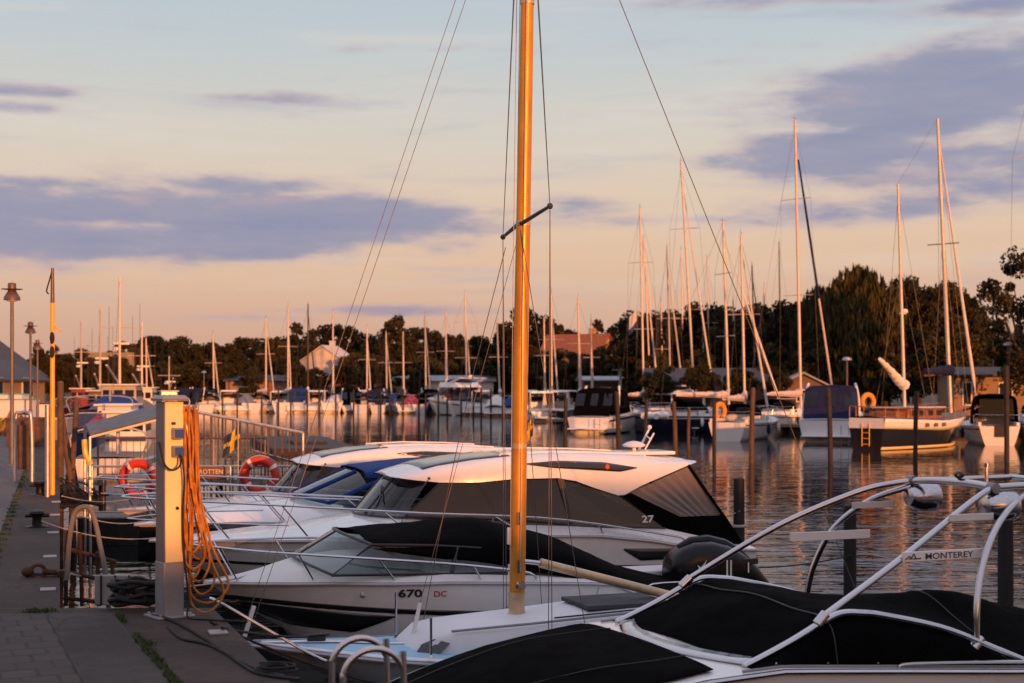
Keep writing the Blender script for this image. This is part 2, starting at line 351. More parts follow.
class MB:
    def __init__(s): s.v = []; s.f = []; s.m = []
    def add(s, vs, fs, mi=0):
        o = len(s.v); s.v += [tuple(p) for p in vs]
        for f in fs: s.f.append([i + o for i in f]); s.m.append(mi)
        return s
    def box(s, c, d, rz=0.0, mi=0, taper=1.0):
        x, y, z = d[0] / 2, d[1] / 2, d[2] / 2; ca, sa = math.cos(rz), math.sin(rz); vs = []
        for k in (-1, 1):
            t = 1 if k < 0 else taper
            for (i, j) in ((-1, -1), (1, -1), (1, 1), (-1, 1)):
                a, b = i * x * t, j * y * t; vs.append((c[0] + a * ca - b * sa, c[1] + a * sa + b * ca, c[2] + k * z))
        return s.add(vs, [(3, 2, 1, 0), (4, 5, 6, 7), (0, 1, 5, 4), (1, 2, 6, 5), (2, 3, 7, 6), (3, 0, 4, 7)], mi)
    def tube(s, path, r, n=8, closed=False, mi=0, cap=True):
        P = [Vector(p) for p in path]; N = len(P); rs = r if isinstance(r, (list, tuple)) else [r] * N
        def tan(i):
            a = P[(i - 1) % N] if (closed or i > 0) else P[i]; b = P[(i + 1) % N] if (closed or i < N - 1) else P[i]
            d = b - a; return d.normalized() if d.length > 1e-9 else V(0, 0, 1)
        t0 = tan(0); up = V(0, 0, 1) if abs(t0.z) < .9 else V(1, 0, 0); u = t0.cross(up).normalized(); vs = []
        for i in range(N):
            t = tan(i); u = (u - t * u.dot(t)); u = u.normalized() if u.length > 1e-6 else t.orthogonal().normalized(); w = t.cross(u)
            for k in range(n):
                a = 2 * math.pi * k / n; vs.append(P[i] + (u * math.cos(a) + w * math.sin(a)) * rs[i])
        fs = []
        for i in range(N if closed else N - 1):
            j = (i + 1) % N
            for k in range(n): fs.append((i * n + k, i * n + (k + 1) % n, j * n + (k + 1) % n, j * n + k))
        if not closed and cap: fs.append(tuple(range(n - 1, -1, -1))); fs.append(tuple((N - 1) * n + k for k in range(n)))
        return s.add(vs, fs, mi)
    def loft(s, rings, closed=True, cap0=True, cap1=True, mi=0):
        n = len(rings[0]); vs = [p for r in rings for p in r]; fs = []
        for i in range(len(rings) - 1):
            for k in range(n if closed else n - 1): fs.append((i * n + k, (i + 1) * n + k, (i + 1) * n + (k + 1) % n, i * n + (k + 1) % n))
        if closed and cap0: fs.append(tuple(range(n)))
        if closed and cap1: fs.append(tuple((len(rings) - 1) * n + k for k in range(n - 1, -1, -1)))
        return s.add(vs, fs, mi)
    def lathe(s, prof, c=(0, 0, 0), n=20, axis='z', mi=0):
        rings = []
        for (r, h) in prof:
            ring = []
            for k in range(n):
                a = 2 * math.pi * k / n; p = (r * math.cos(a), r * math.sin(a), h)
                if axis == 'x': p = (h, p[0], p[1])
                if axis == 'y': p = (p[0], h, p[1])
                ring.append((c[0] + p[0], c[1] + p[1], c[2] + p[2]))
            rings.append(ring)
        return s.loft(rings, True, True, True, mi)
    def poly(s, pts, th=0.0, nrm=None, mi=0):
        """Flat polygon, given thickness th along nrm (a slab)."""
        P = [Vector(p) for p in pts]; n = len(P)
        if th == 0: return s.add(P, [tuple(range(n))], mi)
        if nrm is None: nrm = (P[1] - P[0]).cross(P[2] - P[0]).normalized()
        nv = Vector(nrm); Q = [p - nv * th for p in P]
        fs = [tuple(range(n)), tuple(range(2 * n - 1, n - 1, -1))] + [(i, i + n, (i + 1) % n + n, (i + 1) % n) for i in range(n)]
        return s.add(P + Q, fs, mi)
    def grid(s, rows, mi=0): return s.loft(rows, closed=False, mi=mi)
    def torus(s, c, R_, r, axis='y', n=28, m=10, mi=0):
        path = []
        for k in range(n):
            a = 2 * math.pi * k / n; x, y = R_ * math.cos(a), R_ * math.sin(a)
            path.append((c[0] + x, c[1], c[2] + y) if axis == 'y' else (c[0] + x, c[1] + y, c[2]))
        return s.tube(path, r, m, True, mi)
    def ball(s, c, r, n=12, mi=0):
        rx, ry, rz = r if isinstance(r, tuple) else (r, r, r); rings = []
        for i in range(n // 2 + 1):
            th = math.pi * (i / (n // 2)); q = max(math.sin(th), .02)
            rings.append([(c[0] + rx * q * math.cos(2 * math.pi * k / n), c[1] + ry * q * math.sin(2 * math.pi * k / n), c[2] - rz * math.cos(th)) for k in range(n)])
        return s.loft(rings, mi=mi)
    def build(s, name, mats, parent=None, smooth=True, sharp=38, bevel=0.0, solid=0.0):
        me = bpy.data.meshes.new(name); me.from_pydata([tuple(p) for p in s.v], [], s.f)
        mats = mats if isinstance(mats, (list, tuple)) else [mats]
        for m in mats: me.materials.append(m)
        me.polygons.foreach_set('material_index', s.m)
        bm = bmesh.new(); bm.from_mesh(me); bmesh.ops.recalc_face_normals(bm, faces=bm.faces)
        for f in bm.faces: f.smooth = smooth
        if smooth:
            lim = math.radians(sharp)
            for e in bm.edges:
                if len(e.link_faces) == 2 and e.calc_face_angle(0) > lim: e.smooth = False
        bm.to_mesh(me); bm.free(); me.update()
        o = bpy.data.objects.new(name, me); COL.objects.link(o)
        if parent is not None: o.parent = parent
        if bevel > 0:
            b = o.modifiers.new('bevel', 'BEVEL'); b.width = bevel; b.segments = 2; b.limit_method = 'ANGLE'; b.angle_limit = R(40)
        if solid > 0:
            b = o.modifiers.new('thickness', 'SOLIDIFY'); b.thickness = solid; b.offset = -1
        return o

def tag(o, label, cat, group=None, kind=None):
    o['label'] = label; o['category'] = cat
    if group: o['group'] = group
    if kind: o['kind'] = kind
    return o
def thing(name, label, cat, loc=(0, 0, 0), rz=0.0, group=None):
    o = bpy.data.objects.new(name, None); COL.objects.link(o); o.location = loc; o.rotation_euler = (0, 0, rz); o.empty_display_size = .2
    return tag(o, label, cat, group)
def structure(name, mb, m, **kw):
    o = mb.build(name, m, **kw); o['kind'] = 'structure'; return o
def copy_thing(o, loc, rz, label=None, scale=None):
    def rec(a, par):
        c = a.copy(); COL.objects.link(c)
        if par: c.parent = par
        for ch in a.children: rec(ch, c)
        return c
    c = rec(o, None); c.location = loc; c.rotation_euler = (0, 0, rz)
    if scale: c.scale = scale
    if label: c['label'] = label
    return c
def text(name, body, m, parent, loc, rot, size, bold=0.0, shear=0.0, sx=1.0):
    cu = bpy.data.curves.new(name, 'FONT'); cu.body = body; cu.size = size; cu.extrude = .0015; cu.offset = bold; cu.shear = shear
    cu.resolution_u = 3
    tmp = bpy.data.objects.new(name, cu); COL.objects.link(tmp)
    dg = bpy.context.evaluated_depsgraph_get(); me = bpy.data.meshes.new_from_object(tmp.evaluated_get(dg))
    bpy.data.objects.remove(tmp); bpy.data.curves.remove(cu); me.name = name; me.materials.clear(); me.materials.append(m)
    o = bpy.data.objects.new(name, me); COL.objects.link(o); o.parent = parent; o.location = loc; o.rotation_euler = rot; o.scale = (sx, 1, 1)
    return o

def gx(px, d): return (px - 512) / F * d
def gz(py, d): return EYE - (py - HOR) / F * d
def at(px, d, z=0.0): return (gx(px, d), d, z)
def tr(B, y, pts):
    """Points measured on the lengthwise plane y of a boat (bow at B[0], B[1], axis angle B[2]) -> local (x, z)."""
    bx, by, a = B; ax, ay = math.cos(a), math.sin(a); nx, ny = -ay, ax; o = []
    for px, py in pts:
        k = (px - 512) / F; x = (k * (by + y * ny) - bx - y * nx) / (ax - k * ay); Y = by + x * ay + y * ny
        o.append((x, EYE - (py - HOR) / F * Y))
    return o
def tr3(B, y, pts): return [(x, y, z) for x, z in tr(B, y, pts)]

# ------------------------------------------------------------------ setting: water, quay, shore
w = MB(); w.add([(-2500, -400, 0), (2500, -400, 0), (2500, 4500, 0), (-2500, 4500, 0)], [(0, 1, 2, 3)])
structure('water', w, WATER)
QZ = 1.5
SL_FAR, SL_NEAR = -0.318, -0.375
def quay_far(Y): return SL_FAR * Y
def quay_near(Y): return SL_NEAR * Y + 1.78
YC = 10.84                                     # the step in the quay's edge
def slab(name, pts, z0, z1, mats):
    n = len(pts); mb = MB()
    mb.add([(x, y, z1) for x, y in pts], [tuple(range(n))], 0)
    vs = [(x, y, z) for x, y in pts for z in (z0, z1)]
    mb.add(vs, [(2 * i, 2 * ((i + 1) % n), 2 * ((i + 1) % n) + 1, 2 * i + 1) for i in range(n)], 1)
    return structure(name, mb, mats, smooth=False)
slab('quay', [(-60, -60), (60, -60), (60, -13), (quay_near(-13), -13), (quay_near(YC), YC), (quay_far(YC), YC), (quay_far(185), 185), (-260, 185), (-260, -60)], -2, QZ, [CONC, CONCW])
# kerb beam along the front edge of the projecting quay, a step of two millimetres proud
def strip(name, line0, line1, z, m, z0=None):
    pts = list(line0) + list(reversed(line1)); mb = MB()
    mb.poly([(x, y, z) for x, y in pts], (z - (z0 if z0 is not None else QZ - .05)), (0, 0, 1))
    return structure(name, mb, m, smooth=False)
# paving field inside the kerb line
KS = -.415
def kerb(Y): return KS * Y + 1.416
YP = 10.55
pv = MB(); ang = math.atan2(1.0, KS)            # rows run across the quay
pv_pts = [(kerb(-12), -12), (kerb(YP), YP), (-14, YP + .15), (-14, -12)]
ca, sa = math.cos(-(ang - math.pi / 2)), math.sin(-(ang - math.pi / 2))
loc = [(x * ca - y * sa, x * sa + y * ca) for x, y in pv_pts]
pv.poly([(x, y, 0) for x, y in loc], .03, (0, 0, 1))
po = structure('paving', pv, PAVER, smooth=False); po.rotation_euler = (0, 0, ang - math.pi / 2); po.location = (0, 0, QZ + .004)
b0 = [(kerb(y) - .50, y) for y in (-12, YP)]; b1 = [(kerb(y) - .02, y) for y in (-12, YP)]
strip('paving_border', b0, b1, QZ + .009, CONC2)
# old path beyond, left of the grass line
def grassl(Y): return (56 - 512) / F * Y - 0.35 * 1.7
pf = MB(); pf.poly([(grassl(11.0) - .05, 11.0, QZ + .004), (grassl(150) - .05, 150, QZ + .004), (-70, 150, QZ + .004), (-40, 11.0, QZ + .004)], .03, (0, 0, 1))
structure('path', pf, PAVEROLD, smooth=False)
# far shore
shore = [at(-200, 190)[:2], at(60, 192)[:2], at(300, 186)[:2], at(560, 176)[:2], at(630, 118)[:2], at(760, 101)[:2], at(1150, 96)[:2], at(1700, 96)[:2], (700, 120), (1500, 900), (-1500, 900)]
slab('far_shore', shore, -2, 1.1, [EARTH, CONCW])

def grass_patch(name, label, spots, n, h):
    mb = MB()
    for _ in range(n):
        x, y, s = random.choice(spots); x += random.gauss(0, s); y += random.gauss(0, s * 1.6)
        a = random.random() * 6.28; hh = h * random.uniform(.4, 1.1); wd = .008; lean = random.uniform(.1, .7) * hh
        dx, dy = math.cos(a), math.sin(a)
        mb.add([(x - dy * wd, y + dx * wd, QZ), (x + dy * wd, y - dx * wd, QZ), (x + dx * lean * .5, y + dy * lean * .5, QZ + hh * .7), (x + dx * lean, y + dy * lean, QZ + hh)], [(0, 1, 2), (1, 3, 2)] if False else [(0, 1, 3), (0, 3, 2)])
    o = mb.build(name, GREENLEAF, smooth=False); o['kind'] = 'stuff'; return tag(o, label, 'grass', kind='stuff')
sp = []
for k in range(75):
    y = 7.0 + k * .048; sp += [(kerb(y) + .03, y, .012)] * max(0, int(5 * mnoise.noise(Vector((y * 2.3, .7, 0))) + 2.2))
sp += [(gx(px, 10.65), 10.66, .03) for px in (27, 30, 34, 37, 40, 43, 46, 50)] + [(kerb(9.3) + .05, 9.3, .03)] * 3
grass_patch('grass', 'low tufts of grass growing in the joint between pavers and concrete', sp, 2200, .032)
sp = [(grassl(y), y, .03) for y in [11.2 + k * .55 for k in range(40)]]
grass_patch('grass', 'thin line of grass beside the old path further along the quay', sp, 1500, .035)

# ------------------------------------------------------------------ hull builder
class Hull:
    """Hull in local coordinates: x from bow (0) to stern (L), y across, z up from the water."""
    def __init__(s, L, B, sheer, chine=.10, flare=.80, rake=.6, entry=.46, keel=-.35, tuck=.05, bow=.02, power=2.0):
        s.L, s.B, s.sheer, s.rake, s.entry, s.keel, s.flare, s.chine, s.tuck, s.bow, s.power = L, B, sheer, rake, entry, keel, flare, chine, tuck, bow, power
    def b(s, t):
        if t < s.entry: return max(s.bow, s.B / 2 * (1 - (1 - t / s.entry) ** s.power))
        return s.B / 2 * (1 - s.tuck * ((t - s.entry) / (1 - s.entry)) ** 2)
    def zd(s, t): return lerp1(s.sheer, t * s.L)
    def zc(s, t): return s.chine + (.55 * s.zd(0) - s.chine) * max(0, 1 - t / .5) ** 2
    def c(s, t): return s.b(t) * (s.flare - .25 * max(0, 1 - t / s.entry))
    def zk(s, t): return s.keel + (s.zc(0) - .05 - s.keel) * max(0, 1 - t / .35) ** 2.2
    def pt(s, t, q):
        """Point on the near side at station t and height fraction q (0 chine, 1 deck)."""
        zd, zc = s.zd(t), s.zc(t); y = s.c(t) + (s.b(t) - s.c(t)) * q ** .8
        return (t * s.L + s.rake * (1 - t) ** 3 * (1 - q), y, zc + (zd - zc) * q)
    def side(s, x, z, off=.006, sgn=-1):
        t = min(max(x / s.L, 0), 1)
        for _ in range(12):
            q = min(max((z - s.zc(t)) / max(1e-6, s.zd(t) - s.zc(t)), 0), 1); t = min(max((x - s.rake * (1 - t) ** 3 * (1 - q)) / s.L, 0), 1)
        y = s.pt(t, q)[1]
        return (x - off * .4 * max(0, 1 - t / s.entry), sgn * (y + off), z)
    def stations(s, n=26): return [(i / (n - 1)) ** 1.25 for i in range(n)]
    def build(s, parent, m_top, m_bot=None, m_deck=None, crown=None, cpow=2.0, deckname='deck', n=26, rail=None):
        m_bot = m_bot or m_top; mb = MB(); Q = [1, .97, .8, .6, .4, .2, 0]; rings = []
        for t in s.stations(n):
            side = [s.pt(t, q) for q in Q]; k = (t * s.L + s.rake * (1 - t) ** 3 * 1.15, 0, s.zk(t))
            rings.append([(x, -y, z) for x, y, z in side] + [k] + [(x, y, z) for x, y, z in reversed(side)])
        w_ = len(rings[0])
        for i in range(len(rings) - 1):
            for j in range(w_ - 1):
                mb.add([rings[i][j], rings[i + 1][j], rings[i + 1][j + 1], rings[i][j + 1]], [(0, 1, 2, 3)], 1 if j in (6, 7) else 0)
        mb.add(rings[-1], [tuple(range(w_ - 1, -1, -1))], 0)
        me = mb.build('hull', [m_top, m_bot], parent)
        bm = bmesh.new(); bm.from_mesh(me.data); bmesh.ops.remove_doubles(bm, verts=bm.verts, dist=.0008); bmesh.ops.recalc_face_normals(bm, faces=bm.faces)
        for e in bm.edges: e.smooth = not (len(e.link_faces) == 2 and e.calc_face_angle(0) > R(40))
        bm.to_mesh(me.data); bm.free()
        if m_deck is not None:
            d = MB(); rows = []; YY = [-1, -.985, -.93, -.8, -.6, -.3, 0, .3, .6, .8, .93, .985, 1]
            for t in s.stations(n):
                b = s.b(t); zd = s.zd(t); cw = lerp1(crown, t * s.L) if crown else .05
                rows.append([(t * s.L, yy * b, zd + .004 + cw * (1 - abs(yy) ** cpow) * min(1, b / (s.B * .22))) for yy in YY])
            d.grid(rows); d.build(deckname, m_deck, parent)
        if rail is not None:
            for sg in (-1, 1):
                r_ = MB(); r_.tube([(t * s.L - .01 * (t == 0), sg * (s.b(t) + .008), s.zd(t) - .015) for t in s.stations(n)], .018, 6); r_.build('rub_rail', rail, parent)
        return me
    def band(s, name, x0, x1, ztop, zbot, m, parent, n=24, off=.006, sides=(-1, 1)):
        """A stripe or window lying on the hull's side between two height functions."""
        for sg in sides:
            mb = MB(); rows = []
            for i in range(n):
                x = x0 + (x1 - x0) * i / (n - 1); a, b = ztop(x), zbot(x)
                rows.append([s.side(x, b + (a - b) * k / 3, off, sg) for k in range(4)])
            mb.grid(rows); mb.build(name, m, parent, solid=.004)

def dense(rows, nx, ny):
    return cloth_rows(rows, nx, ny)
def rail(name, parent, pts, r, m=None, n=24, k=8):
    mb = MB(); mb.tube(cr(pts, n) if len(pts) > 2 else pts, r, k); return mb.build(name, m or STEEL, parent)
def sheet(name, parent, rows, m, wr=0.0, solid=.006):
    """Cloth sheet through rows of points, with soft wrinkles."""
    rr = []
    for i, r_ in enumerate(rows):
        q = []
        for j, p in enumerate(r_):
            e = 0 if j in (0, len(r_) - 1) or i in (0, len(rows) - 1) else wr * 1.5 * min(1, min(i, len(rows) - 1 - i, j, len(r_) - 1 - j) / 3)
            q.append((p[0], p[1], p[2] + e * (mnoise.noise(Vector((p[0] * 2.2, p[1] * 2.2, 3.1))) + .5 * mnoise.noise(Vector((p[0] * 6, p[1] * 5, 1.1))))))
        rr.append(q)
    mb = MB(); mb.grid(rr); return mb.build(name, m, parent, solid=solid, sharp=70)
def cloth_rows(sections, nx, ny):
    """sections: list of cross polylines (same count) from fore to aft -> smooth grid."""
    secs = [cr(s_, ny) for s_ in sections]; cols = [cr([s_[j] for s_ in secs], nx) for j in range(ny)]
    return [[cols[j][i] for j in range(ny)] for i in range(nx)]

# ------------------------------------------------------------------ near boats
def boat(px, d, deg): return (gx(px, d), d, R(deg))
NEARG = 'boats moored side by side along the near quay'
BS, BQ, BR, BT, BU = boat(247, 12.52, 20.6), boat(205, 15.2, 18), boat(150, 18.2, 18), boat(135, 21.3, 18), boat(118, 24.6, 18)
BM = (1.81 - 3.6 * math.cos(R(22)), 10.89 - 3.6 * math.sin(R(22)), R(22))

# ---- small sailing boat with the golden mast
def near_sailboat():
    B = BS; t = thing('sailboat', 'small white sailboat with light blue deck and tall golden mast', 'sailboat', (B[0], B[1], 0), B[2], NEARG)
    h = Hull(6.5, 2.1, [(0, .93), (1.2, .80), (2.5, .72), (4.5, .68), (6.5, .70)], chine=.02, flare=.72, rake=.9, entry=.55, keel=-.3, tuck=.35, power=2.1)
    h.build(t, MATTGEL, NAVY, DECKBLUE, [(0, .03), (2, .05), (6.5, .04)], rail=GELG)
    h.band('boot_stripe', .45, 6.4, lambda x: .30 + .10 * max(0, 1 - x / 3), lambda x: .06, NAVY, t)
    # white margins and centre stripe of the deck, two millimetres proud
    for sg in (-1, 1):
        m = MB(); rows = []
        for i in range(24):
            u = i / 23 * .98; b = h.b(u); zd = h.zd(u); rows.append([(u * 6.5, sg * b * .997, zd + .008), (u * 6.5, sg * max(b - .09, b * .8), zd + .011 + .012)])
        m.grid(rows); m.build('deck_margin', MATTGEL, t, solid=.003)
    m = MB(); rows = []
    for i in range(20):
        u = .02 + i / 19 * .24; rows.append([(u * 6.5, yy, h.zd(u) + .004 + .045 * min(1, h.b(u) / .46) + .006) for yy in (-.05, .05)])
    m.grid(rows); m.build('deck_stripe', MATTGEL, t, solid=.003)
    # coachroof: lofted rounded box
    def ring(x, w, zb, zt, r):
        pts = [(-w - .03, zb), (-w, zb + (zt - zb) * .35), (-w + r * .25, zt - r * .55), (-w + r, zt - r * .12), (-w * .45, zt + .012), (0, zt + .02)]
        return [(x, y, z) for y, z in pts] + [(x, -y, z) for y, z in reversed(pts[:-1])]
    st = [(1.38, .26, .70, .77, .05), (1.46, .36, .70, .86, .06), (1.62, .45, .70, .965, .08), (1.85, .50, .69, 1.0, .1), (2.5, .56, .69, 1.03, .12), (3.2, .60, .69, 1.07, .12), (3.9, .62, .69, 1.10, .12), (4.25, .62, .68, 1.11, .12), (4.32, .60, .68, 1.08, .1)]
    c = MB(); c.loft([ring(*s) for s in st]); cab = c.build('coachroof', MATTGEL, t, sharp=55)
    wn = MB(); wn.poly([(1.42, -.40, .80), (1.60, -.475, .79), (1.72, -.485, .90), (1.60, -.40, .93), (1.50, -.34, .88)], .01, (-.6, -.8, .2)); wn.build('window', PANE, cab)
    wn = MB(); wn.poly([(1.42, .40, .80), (1.60, .475, .79), (1.72, .485, .90), (1.60, .40, .93)], .01, (-.6, .8, .2)); wn.build('window', PANE, cab)
    for sg in (-1, 1):
        for xx in (2.3, 3.2):
            wn = MB(); wn.poly([(xx, sg * .592, .80), (xx + .6, sg * .612, .81), (xx + .58, sg * .595, .92), (xx + .04, sg * .575, .91)], .012, (0, sg, .1)); wn.build('window', PANE, cab)
    rm = MB(); rm.tube([(1.75, -.44, .995), (2.5, -.5, 1.03), (3.4, -.54, 1.075), (4.2, -.55, 1.11)], .012, 6); rm.build('grab_rail', GREYPL, cab)
    ht = MB(); ht.box((3.55, -.02, 1.112), (.86, .66, .04)); ht.build('hatch_mat', mat('hatch_mat', (.045, .047, .055), .8, var=.2), cab, bevel=.008)
    pl = MB(); pl.lathe([(.045, 1.03), (.045, 1.05), (.02, 1.055)], (2.85, -.33, 0), 12); pl.build('deck_fitting', STEEL, cab)
    pl = MB(); pl.tube([(2.75, -.42, 1.055), (3.9, -.47, 1.105)], .008, 6); pl.build('rope', ROPEB, cab)
    # cockpit coamings and thwart aft
    for sg in (-1, 1):
        k = MB(); k.box((5.25, sg * .66, .77), (1.9, .16, .2)); k.build('coaming', MATTGEL, t, bevel=.03)
    # mast
    mx_, mz = 2.54, 1.03
    ms = MB(); ms.tube([(mx_, 0, mz), (mx_ + .03, 0, 3), (mx_ + .09, 0, 6.0), (mx_ + .15, 0, 9.4)], [.073, .071, .062, .055], 20); mast = ms.build('mast', GOLD, t)
    tk = MB(); tk.tube([(mx_ + .078, 0, 1.35), (mx_ + .10, 0, 3), (mx_ + .152, 0, 6.0), (mx_ + .205, 0, 9.3)], .009, 6); tk.build('sail_track', BOOMG, mast)
    for yy, z1, x1 in ((-.085, 8.6, .03), (.09, 8.7, .02), (-.06, 8.8, -.06)):
        tk = MB(); tk.tube([(mx_ - .03 + x1, yy, 1.45), (mx_ + x1, yy * .95, 4.0), (mx_ + .07 + x1, yy * .8, z1)], .0035, 5); tk.build('halyard', ROPEW, mast)
    for zz, yy in ((1.5, -.078), (1.95, -.078), (1.62, .078)):
        ck = MB(); ck.box((mx_ - .01, yy, zz), (.025, .03, .11)); ck.tube([(mx_ - .01, yy * 1.3, zz - .06), (mx_ - .01, yy * 1.3, zz + .06)], .008, 6); ck.build('cleat', STEEL, mast)
    wd_ = MB(); wd_.lathe([(.035, -.03), (.035, .03), (.05, .032), (.05, .045)], (0, 0, 0), 12, 'y'); o_ = wd_.build('winch', STEEL, mast); o_.location = (mx_ + .01, -.10, 1.32)
    for k in range(3):
        bd = MB(); z_ = 2.6 + k * 2.1; bd.lathe([(.0735 - .003 * k, z_), (.0735 - .003 * k, z_ + .05)], (mx_ + .024 + .042 * k, 0, 0), 20); bd.build('mast_band', BOOMG, mast)
    cl = MB(); cl.lathe([(.085, 1.02), (.085, 1.06), (.076, 1.065), (.076, 1.22), (.08, 1.225), (.08, 1.25)], (mx_, 0, 0), 20); cl.build('mast_collar', BOOMG, mast)
    ct = MB(); ct.box((mx_ - .085, -.02, 1.78), (.03, .05, .16)); ct.build('cleat', WHITEPL, mast, bevel=.008)
    tips = {}
    for sg, pxy in ((1, (503, 237)), (-1, (550, 206))):
        (x, z), = tr(B, sg * .92, [pxy]); tip = (x, sg * .92, z); tips[sg] = tip
        s_ = MB(); s_.tube([(mx_ + .03, sg * .05, 4.72), tip], [.022, .015], 8); s_.ball(tip, .03, 8); s_.build('spreader', DARKALU, mast)
    top = (mx_ + .14, 0, 8.95)
    # standing rigging
    bow = tr3(B, 0, [(243, 642)])[0]; tub = tr3(B, 0, [(254, 606)])[0]
    for dz, dx in ((0, 0), (-.12, .05)):
        s_ = MB(); s_.tube([(bow[0] + dx * 1.5, .03 * (dx > 0), bow[2] + .1), (top[0], 0, top[2] + dz * 2.5)], .0032, 5); s_.build('forestay', WIRE, t)
    s_ = MB(); s_.tube([bow, tub], .02, 8); s_.build('turnbuckle_cover', WHITEPL, t)
    b1 = tr3(B, 0, [(411, 645)])[0]; b2 = tr3(B, 0, [(420, 603)])[0]
    s_ = MB(); s_.tube([b1, b2], [.024, .016], 10); s_.lathe([(.055, b1[2] - .012), (.05, b1[2] + .008), (.02, b1[2] + .02)], (b1[0], 0, 0), 12); s_.build('turnbuckle_cover', WHITEPL, t)
    s_ = MB(); s_.tube([b2, (mx_, -.06, 4.62)], .003, 5); s_.build('inner_stay', WIRE, t)
    for sg in (-1, 1):
        (x0, _), = tr(B, sg * .92, [(548, 631)]) if sg < 0 else ((2.75, 0),)
        cp = (x0 + (.0 if sg < 0 else 0), sg * .93, .74)
        for q, dxx in (('shroud', 0), ('shroud', .035)):
            s_ = MB(); s_.tube([(cp[0] + dxx, cp[1], cp[2]), (tips[sg][0], tips[sg][1], tips[sg][2])], .004, 5); s_.tube([tips[sg], (mx_ + .08, sg * .05, 8.6 + dxx * 8)], .004, 5); s_.build(q, WIRE, t)
        s_ = MB(); s_.tube([(cp[0], cp[1], cp[2] - .03), (cp[0], cp[1], cp[2] + .2)], .011, 8); s_.build('turnbuckle', STEEL, t)
        e = (cp[0] + .42, sg * .9, .74)
        s_ = MB(); s_.tube([e, (mx_ + .02, sg * .05, 4.66)], .004, 5); s_.tube([e, (e[0] - .03, e[1] * .99, e[2] + .2)], .012, 8); s_.build('shroud', WIRE, t)
    s_ = MB(); s_.tube([(6.45, 0, .75), top], .0045, 5); s_.build('backstay', WIRE, t)
    s_ = MB(); s_.tube([(mx_ - .09, .06, 4.5), (mx_ - .35, .25, 3.3), (mx_ - .55, .4, 2.2), (mx_ - .75, .6, .85)], .004, 5); s_.build('flag_halyard', WIRE, t)
    # boom resting low on the deck, vang, pin
    g0 = tr3(B, 0, [(530, 562)])[0]; g1 = tr3(B, -.1, [(680, 598)])[0]
    s_ = MB(); s_.tube([(mx_ + .07, -.01, g0[2] + .01), (g0[0] + .14, -.01, g0[2] - .02)], .022, 10); s_.build('gooseneck', STEEL, mast)
    s_ = MB(); s_.tube([(g0[0] + .1, -.01, g0[2] - .012), g1], [.045, .043], 16); s_.build('boom', BOOMG, t)
    # pulpit: two leaning tubes, deck stanchions
    p0, p1 = tr3(B, -.25, [(300, 648), (222, 606)]); q0, q1 = tr3(B, .2, [(294, 646), (228, 608)])
    rl = MB(); rl.tube(cr([(p0[0] + .2, -.42, .80), (p0[0], -.3, p0[2]), (p1[0] + .02, -.12, p1[2]), (p1[0] - .05, 0, p1[2] + .02), (q1[0] + .02, .12, q1[2]), (q0[0], .3, q0[2]), (q0[0] + .2, .42, .80)], 30), .014, 8); rl.build('pulpit', STEEL, t)
    a0, a1 = tr3(B, -.72, [(431, 658), (431, 618)]); s_ = MB(); s_.tube([a0, a1], .012, 8); s_.lathe([(.03, a0[2] - .005), (.016, a0[2] + .03)], (a0[0], a0[1], 0), 10); s_.build('stanchion', STEEL, t)
    a0, a1 = tr3(B, .62, [(396, 634), (396, 592)]); s_ = MB(); s_.tube([a0, a1], .012, 8); s_.build('stanchion', STEEL, t)
    k = MB(); k.box((.62, 0, .93), (.16, .05, .04)); k.tube([(.5, 0, .96), (.74, 0, .96)], .012, 6); k.build('cleat', BLKPL, t)
    return t, h
sailboat, S_hull = near_sailboat()

